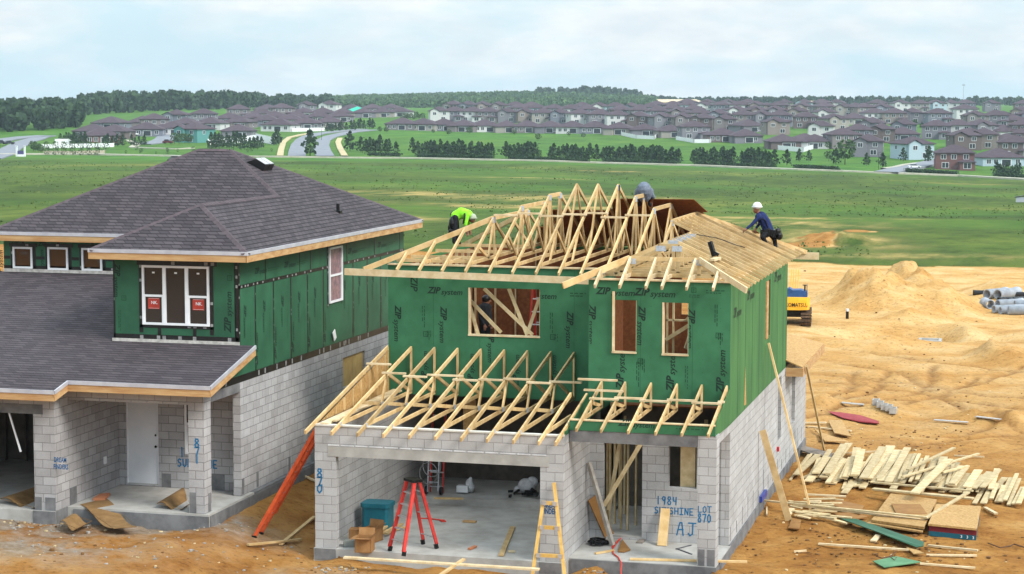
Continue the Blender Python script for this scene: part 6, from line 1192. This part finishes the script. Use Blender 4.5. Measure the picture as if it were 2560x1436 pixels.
def tree(name, kind, loc, H, label, group=None, cat='tree', var=0, rz=None):
    key = (name, kind, var)
    if key not in PROTO:
        t = thing(name, label, cat, loc, group); Wd = {'pine': .8, 'oak': .85, 'bush': 1.0, 'column': .3}[kind]; n = {'pine': 130, 'oak': 150, 'bush': 60, 'column': 90}[kind]
        C = crown_pts('pine' if kind == 'pine' else 'oak', 1.0, Wd, n); 
        if kind == 'bush': C[:, 2] = (C[:, 2]-.2)*1.2
        quads_obj('crown', leaf_quads(C, RG.uniform(.035, .085, n)*(1.2 if kind == 'bush' else 1), RG), PINE if kind in ('pine', 'column') else OAK, t, (0,0,0))
        mb = MB(); mb.tube([(0,0,-.05), (.01,0,.3), (0,.01,.8)], [.022, .017, .006], 6)
        for k in range(4): a = k*1.6+var; mb.tube([(0,0,.3+.1*k), (math.cos(a)*.16, math.sin(a)*.16, .42+.1*k)], [.009, .003], 4)
        o = mb.build('trunk', BARK); o.parent = t; o.location = (0,0,0); PROTO[key] = t; t.scale = (H,)*3; return t
    return dup(PROTO[key], loc, RG.uniform(0, 6.28) if rz is None else rz, label, group, scale=H)
def forest(name, label, pts, hs, mat, per, size):
    Q_ = []
    for p, h in zip(pts, hs):
        n = per; z = RG.uniform(.12, 1, n); r = h*.28*np.sqrt(np.clip(1-((z-.58)/.5)**2, .03, 1))*np.sqrt(RG.uniform(.3, 1, n)); a = RG.uniform(0, 6.283, n)
        C = np.stack([p[0]+np.cos(a)*r, p[1]+np.sin(a)*r, p[2]+z*h], 1); Q_.append(leaf_quads(C, RG.uniform(.6, 1.3, n)*size, RG))
    o = quads_obj(name, np.concatenate(Q_), mat); return tag(o, label, 'woodland', None, 'stuff')
def scatter(n, pxr, Dr, f=None):
    px = RG.uniform(*pxr, n); D = np.sqrt(RG.uniform(Dr[0]**2, Dr[1]**2, n)); Lt = (px-1280)/F*D; x = CAM.x+D*FH[0]+Lt*RH[0]; y = CAM.y+D*FH[1]+Lt*RH[1]; z = base_h(x, y); return np.stack([x, y, z], 1), px, D
def band(n, segs, depth, hr):            # trees in strips given by (px, D) polylines
    P, Hs = [], []
    for i in range(n):
        px = RG.uniform(segs[0][0], segs[-1][0]); D = np.interp(px, [s_[0] for s_ in segs], [s_[1] for s_ in segs])+RG.uniform(0, 1)**1.3*depth; Lt = (px-1280)/F*D; x = CAM.x+D*FH[0]+Lt*RH[0]; y = CAM.y+D*FH[1]+Lt*RH[1]; P.append((x, y, hz1(x, y))); Hs.append(RG.uniform(*hr)*np.interp(px, [s_[0] for s_ in segs], [s_[2] for s_ in segs]))
    return P, Hs
P, Hs = band(620, [(-380,880,1.0),(60,960,1.0),(200,1010,.98),(225,1330,1.2),(560,1480,1.12),(700,1750,1.0),(830,1850,.95)], 380, (7, 12.5)); forest('woodland', 'dark dense wood along the left horizon', P, Hs, WOODSM, 75, 1.5)
P, px, D = scatter(4200, (560, 1640), (1950, 2720)); forest('woodland', 'pale green forest covering the low hill in the middle distance', P, RG.uniform(3, 5.5, len(P)), HILLM, 12, 1.7)
P, Hs = band(70, [(1340,2600,1.0),(1490,2600,1.5),(1600,2600,1.0)], 120, (7, 10)); forest('woodland', 'dark taller trees on the right shoulder of the forested hill', P, Hs, WOODSM, 50, 1.9)
P, Hs = band(420, [(1620,2500,.8),(1800,2300,.9),(2060,2200,1.0),(2600,2200,1.1),(2960,2200,1.1)], 500, (5, 9)); forest('woodland', 'dark hazy treeline along the right horizon', P, Hs, WOODSM, 40, 2.0)
P, Hs = band(300, [(-900,2900,1),(1300,3300,1),(3400,3300,1)], 500, (4, 8)); forest('woodland', 'faint far treeline closing the horizon', P, Hs, WOODSM, 30, 3.0)
ORD = ['first','second','third','fourth','fifth','sixth','seventh','eighth','ninth','tenth','eleventh','twelfth','thirteenth','fourteenth','fifteenth','sixteenth','seventeenth','eighteenth','nineteenth','twentieth','twenty-first','twenty-second','twenty-third','twenty-fourth','twenty-fifth','twenty-sixth','twenty-seventh','twenty-eighth','twenty-ninth','thirtieth']
def clump(name, kind, x0, x1, y0, y1, n, hpx, lab, group, jit=2.2):
    for i in range(n):
        px = x0+(x1-x0)*(i+.5+RG.uniform(-.35,.35))/n; py = y0+(y1-y0)*(px-x0)/max(1, x1-x0)+RG.uniform(-jit, jit*.4); p = gnd(px, py); D = (p-CAM).dot(fw); tree(name, kind, p, hpx*D/F*RG.uniform(.8, 1.18), lab, group, var=int(RG.integers(0, 4)))
LM = 'young dark pine in the '
for x0, x1, y0, y1, n, lab, gk in ((898,978,383,384,5,'small clump nearest the boulevard','a'), (980,1000,384,385,1,'gap right of the first clump','b'), (1024,1042,383,384,1,'gap before the widest clump','c'), (1042,1072,391,392,3,'left end of the widest clump','d'), (1074,1112,391,393,4,'left half of the widest clump','d2'), (1114,1160,393,394,5,'middle of the widest clump','d3'), (1162,1232,394,397,6,'right half of the widest clump','d4'), (1262,1340,397,399,6,'short clump second from the boulevard','e'), (1370,1414,399,401,3,'left half of the third clump','f'), (1414,1476,401,404,6,'right half of the third clump','f2'), (1480,1496,402,402,1,'gap after the third clump','g'), (1506,1602,404,407,8,'left half of the longest right clump','h'), (1604,1700,407,411,8,'right half of the longest right clump','h2'), (1728,1806,409,412,6,'left half of the clump above truss peaks','i'), (1806,1834,411,412,3,'right end of clump above truss peaks','i2'), (1850,1940,412,416,7,'last clump before the scattered trees','j')):
    clump('young_pine', 'pine', x0, x1, y0, y1, n if n < 3 else int(n*1.6), 38, LM+lab+' along the path', 'young pines: '+lab, 2)
for px, py, h, k, lab in ((1967,414,40,'pine','slender pine standing alone right of the last clump'), (1998,404,32,'pine','left tree of the pair on the right lawn'), (2022,404,28,'pine','right tree of the pair on the right lawn'), (2090,412,40,'pine','tree just left of the big bushy tree on the right lawn'), (2112,412,62,'oak','largest bushy green tree on the right lawn'), (2072,404,26,'oak','low bush in front of the grey house on the right lawn'), (2166,415,32,'pine','young tree left of the pale blue house'), (2206,420,38,'pine','young tree right of the lamp by side road'), (2258,404,34,'pine','young tree in front of the pale blue house'), (2322,407,42,'pine','dark young tree at the corner of the pale blue house'), (1345,399,24,'oak','small sapling between the second and third clumps'), (1247,383,10,'oak','tiny bush in the gap left of the second clump'), (875,378,50,'pine','dark tree on the verge where the boulevard bends'), (876,398,0,'pine','')):
    if h: p = gnd(px, py); tree('young_tree', k, p, h*(p-CAM).dot(fw)/F, lab, None, var=1)
for i, (px, py, h) in enumerate(((950,331,14),(966,332,14),(1083,334,10),(1122,339,15),(1174,336,18),(1286,338,14),(1345,352,18),(1422,341,12),(1458,346,14),(2188,340,12),(2070,374,20),(2166,387,20))):
    p = gnd(px, py); tree('sapling', 'oak', p, h*(p-CAM).dot(fw)/F, 'small sapling, %s from the left on the lawn behind the front houses' % ORD[i], None, var=2)
for i, (px, py, h, k) in enumerate(((775,390,66,'pine'), (777,352,22,'pine'), (774,345,20,'oak'))):
    p = gnd(px, py); tree('median_tree', k, p, h*(p-CAM).dot(fw)/F, ['tall dark tree on the boulevard median nearest the path','slender tree behind the tall one on the median','rounded tree farthest up the boulevard median'][i], None, var=3)
clump('street_tree', 'pine', 815, 935, 331, 322, 13, 24, 'small dark street tree in the row beside the upper boulevard', 'street trees beside the upper boulevard')
for lab, x0, x1, y0, y1, n, h in (('round dark tree in front of the teal house', 430,475,360,362,4,28), ('dark tree right of the teal house by the white wall', 525,600,372,370,8,36), ('dark tree before the long white fence left of the boulevard', 600,655,376,372,6,34), ('dark tree at the right end of the white fence', 680,700,366,362,3,34), ('dark tree before the red brick wall house on left', 176,216,366,366,4,32), ('dark tree right of the red brick wall house', 255,310,368,366,5,28), ('small dark tree by the cul-de-sac', 322,366,368,362,4,24), ('low dark bush at left of the long white wall', 80,104,378,384,4,24), ('dark tree behind left houses near the wood', 150,200,352,348,8,16)):
    clump('garden_tree', 'pine' if 'round' not in lab and 'bush' not in lab else 'oak', x0, x1, y0, y1, n, h, lab, 'trees: '+lab, 2)
for i in range(15):
    px = 118+(i % 8)*21; py = 374+(15 if i > 7 else 0); p = gnd(px, py); tree('round_shrub', 'bush', p, 20*(p-CAM).dot(fw)/F, 'round clipped shrub in the upper row before the white wall' if i < 8 else 'round clipped shrub in the lower row before the white wall', 'shrubs upper row' if i < 8 else 'shrubs lower row', 'shrub')
for i in range(22):
    px = RG.uniform(310, 700); py = RG.uniform(376, 386); p = gnd(px, py); tree('wild_bush', 'bush', p, RG.uniform(6, 12)*(p-CAM).dot(fw)/F, 'low green bush on the bank between path and left houses', 'bushes on the left bank', 'bush', 1)
for i in range(40):
    px = RG.uniform(1000, 2540); py = np.interp(px, [1000,1700,2560], [290,300,318])+RG.uniform(-18, 26); p = gnd(px, py); h = RG.uniform(9, 17); lab = 'small dark tree among the hillside houses, %s' % ['left of the hillside','left of the hillside middle','right of the hillside middle','far right of the hillside'][int(min(3, (px-1000)/390))]; tree('hillside_tree', 'oak' if i % 2 else 'pine', p, h*(p-CAM).dot(fw)/F, lab, lab, var=int(i % 3))
clump('hillside_tree', 'pine', 1118, 1175, 288, 288, 8, 20, 'dark tree in the cluster beside white houses on the left hillside', 'trees: cluster beside white hillside houses'); clump('hillside_tree', 'oak', 1004, 1060, 300, 300, 8, 16, 'dark tree in the cluster left of the two-storey rows', 'trees: cluster left of the rows')
clump('young_tree', 'pine', 2484, 2556, 440, 446, 7, 34, 'dark young tree in the group at the far right of the path', 'young trees at the far right')
def hedge(x0, x1, y0, y1, lab):
    P = []; n = int((x1-x0)*9); 
    a = gnd(x0, y0); b = gnd(x1, y1); t = RG.uniform(0, 1, n)[:, None]; C = np.array(a)*(1-t)+np.array(b)*t+RG.normal(size=(n, 3))*np.array([.5,.5,0]); C[:, 2] = base_h(C[:, 0], C[:, 1])+RG.uniform(.0, 1.1, n)+.35
    o = quads_obj('hedge', leaf_quads(C-np.array(a), RG.uniform(.15, .35, n), RG), PINE, None, a); tag(o, lab, 'hedge')
for i, (x0, x1, y0, y1) in enumerate(((920,1000,391,393),(1045,1232,395,399),(1275,1470,400,408),(1510,1690,408,414),(1738,1935,415,421),(1985,2095,423,428),(2265,2390,432,440),(2485,2560,442,448))):
    hedge(x0, x1, y0, y1, 'low dark hedge along the path, %s from the boulevard' % ORD[i])
n = 11000; px = RG.uniform(-700, 3260, n); D = RG.uniform(0, 1, n)**1.5*480+128; ok = D > edgeD(px)-2; px = px[ok]; D = D[ok]; Lt = (px-1280)/F*D; x = CAM.x+D*FH[0]+Lt*RH[0]; y = CAM.y+D*FH[1]+Lt*RH[1]; keep = (fbm(x*.045, y*.02, 3, 55) > -.05) & (D > edgeD(uD(x, y)[0])+8); x = x[keep]; y = y[keep]; D = D[keep]; z = height(x, y)
C = np.stack([x, y, z], 1); C = np.concatenate([C+RG.normal(size=C.shape)*np.array([.3,.3,.06]) for k in range(3)]); s_ = RG.uniform(.04, .12, len(C))*np.interp(np.tile(D, 3), [120, 600], [1, 1.8]); C[:, 2] += s_*.4
o = quads_obj('grass_tufts', leaf_quads(C, s_, RG), leafmat('tuft_leaves', (.115,.155,.048,1), (.07,.11,.034,1))); tag(o, 'rough grass and weed tufts over the green field', 'grass', None, 'stuff')
# ------------------------------------------------------------------ far houses
ROOFM = pm('far_roof', S(84,70,78,.85), S(70,58,68,.85), .8, .9, objvar=.1); ROOFT = pm('teal_roof_wrap', S(40,190,160,.9), None, 1, .6)
WC = {'grey': S(138,136,146,.75), 'taupe': S(142,134,136,.72), 'beige': S(172,166,160,.74), 'white': S(222,222,224,.76), 'pale blue': S(178,198,212,.85), 'brown': S(118,104,104,.76), 'slate': S(122,126,140,.85), 'teal': S(92,150,148,.85), 'brick red': S(124,88,88,.8), 'tan': S(154,142,138,.74)}
WM = {k: pm('stucco_'+k.replace(' ', '_'), c, tuple(x*.9 for x in c[:3])+(1,), 2, .9) for k, c in WC.items()}
HP = {}
def hip(mb, x0, x1, y0, y1, z, s, ov=.55, m=0):
    x0 -= ov; x1 += ov; y0 -= ov; y1 += ov; w = x1-x0; d = y1-y0; h = min(w, d)/2
    a, b = ((x0+h, y0+h), (x1-h, y0+h)) if w >= d else ((x0+h, y0+h), (x0+h, y1-h)); zt = z+s*h; A = (x0,y0,z); B = (x1,y0,z); Cc = (x1,y1,z); Dd = (x0,y1,z); R0 = (*a,zt); R1 = (*b,zt); lo = -.22
    F_ = [[A,B,R1,R0],[B,Cc,R1],[Cc,Dd,R0,R1],[Dd,A,R0]] if w >= d else [[A,B,R0],[B,Cc,R1,R0],[Cc,Dd,R1],[Dd,A,R0,R1]]
    for f in F_: mb.add(f, [tuple(range(len(f)))], m)
    for p, q_ in ((A,B),(B,Cc),(Cc,Dd),(Dd,A)): mb.add([p, q_, (q_[0],q_[1],z+lo), (p[0],p[1],z+lo)], [(3,2,1,0)], m)
    mb.add([(x,y,z+lo) for x, y, _ in (A,B,Cc,Dd)], [(3,2,1,0)], m)
def far_house(kind, color, loc, rz, label, group=None, roof=None):
    key = (kind, color, roof)
    if key in HP: return dup(HP[key], loc, rz, label, group, scale=HSC)
    t = thing('house', label, 'house', (0,0,0), group); st, v = kind; w = MB(); r = MB(); wins = []
    def win(x, z, ww, hh, yy, face='y'):
        mb = MB()
        if face == 'y': mb.box((x-ww/2-.12, yy-.06, z-.12), (x+ww/2+.12, yy+.02, z+hh+.12), 0); mb.box((x-ww/2, yy-.08, z), (x-.06, yy-.05, z+hh), 1); mb.box((x+.06, yy-.08, z), (x+ww/2, yy-.05, z+hh), 1)
        else: s_ = 1 if yy > 0 else -1; mb.box((yy-.02*s_, x-ww/2-.12, z-.12), (yy+.06*s_, x+ww/2+.12, z+hh+.12), 0); mb.box((yy+.05*s_, x-ww/2, z), (yy+.08*s_, x-.06, z+hh), 1); mb.box((yy+.05*s_, x+.06, z), (yy+.08*s_, x+ww/2, z+hh), 1)
        wins.append(mb)
    if st == 2:
        hw, hd = (6.0, 5.2) if v == 0 else (5.4, 5.8); w.box((-hw,-hd,-2), (hw,hd,5.5)); hip(r, -hw, hw, -hd, hd, 5.5, .42)
        for x, z in ((-3.6,3.5),(-.4,3.5),(3.4,3.5)) if v == 0 else ((-3,3.5),(2.6,3.5)): win(x, z, 1.5, 1.35, -hd)
        for x in ((-3,) if v == 0 else (2,)): win(x, .7, 2.0, 1.6, -hd)
        win(-1.5, 3.5, 1.2, 1.3, hw, 'x'); win(1.5, 3.5, 1.2, 1.3, -hw, 'x')
        w2 = MB()
        if v == 0: w.box((1.2,-hd-3.2,-2), (hw,-hd,2.7)); hip(r, 1.2, hw, -hd-3.2, -hd+.2, 2.7, .35, .4); win(3.6, .6, 2.2, 1.7, -hd-3.2)
        else:
            w.box((-hw+.5,-hd-1.2,-2), (-.4,-hd,5.5)); mb = r; x0, x1, yy = -hw, 0.1, -hd-1.7; zr_ = 5.5+(x1-x0)/2*.5; xm = (x0+x1)/2
            mb.add([(x0,yy,5.5),(xm,yy,zr_),(xm,0,zr_),(x0,0,5.5)], [(0,1,2,3)]); mb.add([(xm,yy,zr_),(x1,yy,5.5),(x1,0,5.5),(xm,0,zr_)], [(0,1,2,3)]); w.poly([(x0+.5,-hd-1.2,5.5),(x1-.5,-hd-1.2,5.5),(xm,-hd-1.2,zr_-.25)], (0,.3,0)); win(-2.6, 3.4, 1.6, 1.4, -hd-1.2)
    else:
        hw, hd = (7.0, 6.5) if v == 0 else (6.4, 7.0); w.box((-hw,-hd,-2), (hw,hd,2.9)); hip(r, -hw, hw, -hd, hd, 2.9, .40)
        for x in (-5, -2.6, 4.8) if v == 0 else (-4, 3.4): win(x, .8, 1.4, 1.4, -hd)
        mb = MB(); mb.box((-.8,-hd-.05,.0), (2.6,-hd+.02,2.3), 0); mb.box((-.6,-hd-.08,.1), (2.4,-hd-.04,2.1), 1); wins.append(mb); win(0, .8, 1.2, 1.3, hw, 'x')
        if v == 1: w.box((-hw+1,-hd-2.5,-2), (-hw+5,-hd,2.7)); hip(r, -hw+1, -hw+5, -hd-2.5, -hd+.3, 2.75, .4, .4)
    o = w.build('wall', WM[color], t); o = r.build('roof', roof or ROOFM, t)
    for mb in wins: mb.build('window', [WHITE, GLASSF], t)
    HP[key] = t; t.location = loc; t.rotation_euler = (0,0,rz); t.scale = (HSC,)*3; return t
CYC = ['grey','taupe','beige','white','pale blue','brown','slate','grey','tan','taupe','white','slate']
AZ = math.atan2(RH[1], RH[0]); HSC = 1.15
def row(name, px, st, gap, seed, colors=CYC, skip=()):
    rg = random.Random(seed); pts = [gnd(*p) for p in px]; seg = []; tot = 0
    for a, b in zip(pts, pts[1:]):
        dl = abs(Vector((b.x-a.x, b.y-a.y)).dot(Vector(RH))); seg.append((tot, dl, a, b)); tot += dl
    s_ = gap*.4; i = 0; last = None
    while s_ < tot:
        for (t0, dl, a, b) in seg:
            if t0 <= s_ <= t0+dl: p = a.lerp(b, (s_-t0)/max(dl, 1e-6)); break
        c = rg.choice([k for k in colors if k != last or len(colors) < 3]); last = c; n = 2 if rg.random() < st else 1; p = Vector((p.x, p.y, 0))+Vector((FH[0], FH[1], 0))*(7+rg.uniform(-3, 3)); p.z = hz1(p.x, p.y)
        if i not in skip: far_house((n, rg.randint(0, 1)), c, p, AZ+rg.uniform(-.3, .3), '%s %s house, %s from the left in the %s' % (c, 'two-storey' if n == 2 else 'single-storey', ORD[i % 30], name), 'houses in the '+name)
        s_ += gap*.74*rg.uniform(.92, 1.1); i += 1
row('row above the green slope', [(975,326),(1257,332),(1503,335),(1690,346)], .0, 15.5, 1, ['grey','taupe','brown','slate','beige','white'])
row('right lawn row', [(1700,346),(1794,355),(1903,361),(1969,375),(2061,371)], .15, 14, 2)
row('nearest right row', [(2110,384),(2190,395)], .5, 15, 22, ['grey','brown','taupe'])
row('second hillside row', [(1074,304),(1268,307),(1415,311),(1573,318),(1709,324),(1871,331),(1997,343)], .95, 14, 3)
row('second right row', [(2010,344),(2170,362),(2286,353),(2398,378),(2600,370)], .8, 15, 4)
row('third hillside row', [(1278,294),(1405,297),(1609,302),(1660,305),(1857,316),(1959,317),(2089,328),(2187,340),(2338,349),(2600,347)], .95, 14, 5)
row('fourth hillside row', [(1113,284),(1247,287),(1398,289),(1573,290),(1800,302),(1952,302),(2127,312),(2321,310),(2444,319),(2600,316)], .9, 15, 6)
row('upper hillside row', [(1580,284),(1758,286),(1920,286),(2033,291),(2145,294),(2240,294)], .9, 15, 7)
row('row right of the street', [(2349,294),(2497,306),(2600,306)], .8, 15, 8)
row('hilltop row', [(1690,276),(1762,278),(1931,279),(2120,278),(2289,281),(2426,279),(2600,282)], .85, 19, 9)
row('left cul-de-sac row', [(200,346),(240,348),(300,347),(372,340),(440,338)], .0, 13, 10, ['grey','white','brown','slate'])
row('left white fence row', [(540,352),(638,340),(706,328),(820,322)], .0, 14, 11, ['white','grey','beige'])
row('second left row', [(225,326),(336,322),(470,315),(571,312),(655,308),(756,308),(860,305)], .1, 15, 12, ['grey','taupe','brown','slate'])
row('middle left row', [(330,334),(470,326),(560,324),(640,318),(760,314)], .1, 15, 15, ['grey','taupe','slate','white'])
row('third left row', [(560,302),(700,296),(850,296),(1010,292)], .4, 15, 13, ['white','grey','taupe','beige'])
row('last left row', [(640,287),(760,288),(860,284),(1010,282)], .5, 16, 14, ['white','pale blue','grey'])
def one(px, py, kind, color, lab, rz=0, roof=None, back=5): p = gnd(px, py); p = p+Vector((FH[0],FH[1],0))*back; p.z = hz1(p.x, p.y)-.2; return far_house(kind, color, p, AZ+rz, lab, None, roof)
one(484, 357, (2,1), 'teal', 'teal two-storey house at the left front by the cul-de-sac', -.5); one(245, 357, (1,0), 'brick red', 'house with a dull red end wall in the left front row', .35)
one(892, 291, (1,1), 'white', 'house with a bright teal wrapped roof at the left back', .2, ROOFT); one(2392, 425, (2,0), 'brick red', 'brick red two-storey house at the far right by the side road', -.15); one(2286, 399, (2,1), 'pale blue', 'large pale blue two-storey house left of the brick red one', .3)
one(2500, 415, (1,0), 'pale blue', 'pale blue single-storey house right of the brick red one', .1); one(2040, 372, (1,1), 'white', 'white single-storey house behind the right white fence', -.3); one(2110, 372, (2,0), 'taupe', 'taupe two-storey house right of the white fenced garden', .2); one(2430, 372, (2,1), 'beige', 'beige two-storey house above the brick red one', .1); one(2545, 395, (2,0), 'brown', 'brown two-storey house at the right frame edge', -.2)
# fences, walls, signs, cars, poles
def fence(name, lab, px, h, mt=WHITE, cat='fence', th=.12):
    P = [gnd(*p) for p in px]; t = thing(name, lab, cat, P[0])
    for a, b in zip(P, P[1:]):
        mb = MB(); mb.add([a-Vector((0,0,.6)), b-Vector((0,0,.6)), b+Vector((0,0,h)), a+Vector((0,0,h))]+[q_+Vector((FH[0]*th,FH[1]*th,0)) for q_ in (a-Vector((0,0,.6)), b-Vector((0,0,.6)), b+Vector((0,0,h)), a+Vector((0,0,h)))], [(0,1,2,3),(7,6,5,4),(0,4,5,1),(1,5,6,2),(2,6,7,3),(3,7,4,0)]); mb.build('fence_panel', mt, t)
        n = max(1, int((b-a).length/4))
        for k in range(n+1): q_ = a.lerp(b, k/n); mb = MB(); mb.box(q_+Vector((-.09,-.14,-.5)), q_+Vector((.09,.05,h+.15))); mb.build('fence_post', mt, t)
fence('vinyl_fence', 'white vinyl fence round a garden in the front row, left one', [(1553,339),(1590,347),(1636,349),(1646,340)], 1.8); fence('vinyl_fence', 'white vinyl fence round a garden in the front row, middle one', [(1690,350),(1735,358),(1775,358),(1790,350)], 1.8); fence('vinyl_fence', 'white vinyl fence round a garden with furniture, right one', [(1945,375),(2008,381),(2036,372)], 2.0)
fence('vinyl_fence', 'tall white fence left of the boulevard, right section', [(640,352),(684,362),(692,344)], 3.2); fence('vinyl_fence', 'tall white fence behind dark trees right of the teal house', [(520,362),(580,360),(640,350)], 2.4); fence('vinyl_fence', 'white fence below houses on the left upper row', [(730,330),(812,328)], 1.8); fence('vinyl_fence', 'white curved fence on the right hillside', [(2075,296),(2105,303),(2135,290)], 2); fence('vinyl_fence', 'white fence by the upper right street', [(2408,345),(2440,336),(2450,348)], 2)
fence('garden_wall', 'long low white wall with round shrubs at the left', [(105,371),(180,370),(285,368)], 1.6, cat='wall', th=.4); fence('garden_wall', 'lower tan wall below the long white one at left', [(110,386),(190,386),(262,384)], 1.2, pm('tan_wall', S(190,178,160,.85), None, 2, .9), 'wall', .4); fence('white_shed', 'white rounded building behind the long white wall at the left', [(138,364),(172,364)], 2.6, cat='shed', th=5)
p = gnd(52, 392); t = thing('entry_sign', 'white entrance sign between two columns at the left edge', 'sign', p)
for o in (-1.4, 1.4): mb = MB(); q_ = p+Vector((RH[0]*o,RH[1]*o,0)); mb.box(q_-Vector((.25,.25,.5)), q_+Vector((.25,.25,3.6))); mb.box(q_+Vector((-.35,-.35,3.6)), q_+Vector((.35,.35,3.75))); mb.build('column', WHITE, t)
mb = MB(); mb.beam(p+Vector((-1.1*RH[0],-1.1*RH[1],1.4)), p+Vector((1.1*RH[0],1.1*RH[1],1.4)), .25, 1.3); mb.build('sign_board', pm('purple_board', S(74,70,120), None, 3, .6), t); mb = MB(); mb.beam(p+Vector((-1.1*RH[0],-1.1*RH[1],.4)), p+Vector((1.1*RH[0],1.1*RH[1],.4)), .5, .8); mb.build('sign_base', WHITE, t)
def car(lab, px, py, an, mt, suv=0):
    p = gnd(px, py)+Vector((0,0,.45)); M_ = Matrix.Rotation(an, 3, 'Z'); t = thing('parked_car', lab, 'car', p); q_ = lambda x, y, z: p+M_ @ Vector((x, y, z)); h = .25 if suv else 0
    mb = MB(); pr = [(-2.2,.35),(-2.2,.85+h),(-1.9,.95+h),(1.1,.95+h),(2.1,.8+h),(2.25,.55),(2.2,.35)]; mb.poly([q_(x,-.88,z) for x, z in pr], M_ @ Vector((0,1.76,0))); b = mb.build('body', mt, t)
    mb = MB(); A = [(-1.7,.95+h),(-1.2,1.5+h),(.3,1.5+h),(1.0,.95+h)]; mb.poly([q_(x,-.78,z) for x, z in A], M_ @ Vector((0,1.56,0))); cbn = mb.build('cabin', GLASSF, t); mb = MB(); mb.poly([q_(x,-.8,z) for x, z in ((-1.2,1.5+h),(.3,1.5+h),(.25,1.56+h),(-1.15,1.56+h))], M_ @ Vector((0,1.6,0))); mb.build('car_roof', mt, t)
    for x in (-1.35, 1.4):
        for y in (-.9, .7): mb = MB(); mb.tube([q_(x,y,.34), q_(x,y+.2,.34)], .34, 12); mb.build('wheel', BLACK, t)
CW = pm('car_white', S(230,232,236), None, 3, .3); CDK = pm('car_dark', S(44,46,54), None, 3, .3); CRD = pm('car_maroon', S(92,40,48), None, 3, .3)
car('white car parked on the side road at the right', 2286, 424, .3, CW); car('dark car on the entry road at the left edge', 3, 364, .9, CDK, 1); car('second dark car on the entry road at the left', 23, 364, .9, CDK); car('maroon car parked by the cul-de-sac on the left', 420, 362, .1, CRD, 1); car('white car by the left front houses', 334, 341, -.2, CW); car('white van parked among left houses', 432, 330, .1, CW, 1); car('white car on the upper right street', 2258, 290, .4, CW); car('dark car on the upper right street', 2272, 296, .4, CDK); car('dark car parked below the right hillside houses', 2148, 385, .2, CDK, 1)
def pole(name, lab, px, py, h, r, cat, arm=False):
    p = gnd(px, py); t = thing(name, lab, cat, p); mb = MB(); mb.tube([p-Vector((0,0,.5)), p+Vector((0,0,h))], [r, r*.6], 7); mb.build('pole', STEEL if h > 20 else BLACK, t)
    mb = MB(); q_ = p+Vector((0,0,h)); mb.beam(q_, q_+Vector((1.0,0,.1)), .2, .12); mb.build('lamp_head', BLACK, t) if arm else None; return t, p
pole('lamp_post', 'thin dark lamp post between pine clumps by the path', 1345, 402, 6, .09, 'lamp post', True); pole('lamp_post', 'dark lamp post beside the boulevard on the left', 804, 352, 6, .09, 'lamp post', True); pole('lamp_post', 'lamp post beside the first pine clump near the boulevard', 906, 384, 6, .07, 'lamp post', True); pole('lamp_post', 'lamp post before the side road at the right', 2196, 424, 6, .09, 'lamp post', True)
t, p = pole('radio_mast', 'thin tall radio mast on the right horizon', 2408, 262, 26, .5, 'mast')
mb = MB(); mb.box(p+Vector((-2.0,-.4,24)), p+Vector((2.0,.4,25.5))); mb.build('antenna', STEEL, t)
for k, (px, py, w_) in enumerate(((1690,262,120),(1730,258,60),(2060,268,80))):
    p = gnd(px, py); P = [p+Vector((RH[0]*a*w_*.25+FH[0]*b*30, RH[1]*a*w_*.25+FH[1]*b*30, 1.2+3*b)) for a, b in ((-1,0),(1,0),(.8,1),(-.8,1))]; mb = MB(); mb.poly(P, (0,0,1.5)); o = mb.build('earth_bank', pm('pale_earth', S(232,214,182,.8), S(206,180,140,.8), .05, .95), None, p); tag(o, None, None, None, 'structure')
for k, (px, py, w_) in enumerate(((2545,497,1),)):
    p = gnd(2556, 505); t = thing('utility_box', 'dark steel structure on grass at the right frame edge', 'utility box', p); mb = MB(); mb.box(p+Vector((-1.2,-.6,-.3)), p+Vector((1.6,.6,.9))); mb.build('box_body', STEEL, t); mb = MB(); mb.beam(p+Vector((-1.4,0,.9)), p+Vector((1.8,0,1.5)), 1.4, .15); mb.build('cover', BLACK, t)
# ------------------------------------------------------------------ haze
mb = MB(); mb.box((-3200, -400, -24), (3400, 5200, 62)); hzm = bpy.data.materials.new('haze_air'); nt = nodes(hzm); o = N(nt, 'ShaderNodeOutputMaterial'); v = N(nt, 'ShaderNodeVolumePrincipled'); v.inputs['Color'].default_value = (.72, .88, 1, 1); v.inputs['Density'].default_value = .00009; v.inputs['Anisotropy'].default_value = .1; nt.links.new(v.outputs[0], o.inputs['Volume'])
hzo = mb.build('haze', hzm); tag(hzo, None, None, None, 'stuff')
for o in SC.objects:
    if 'wl' in o: del o['wl']
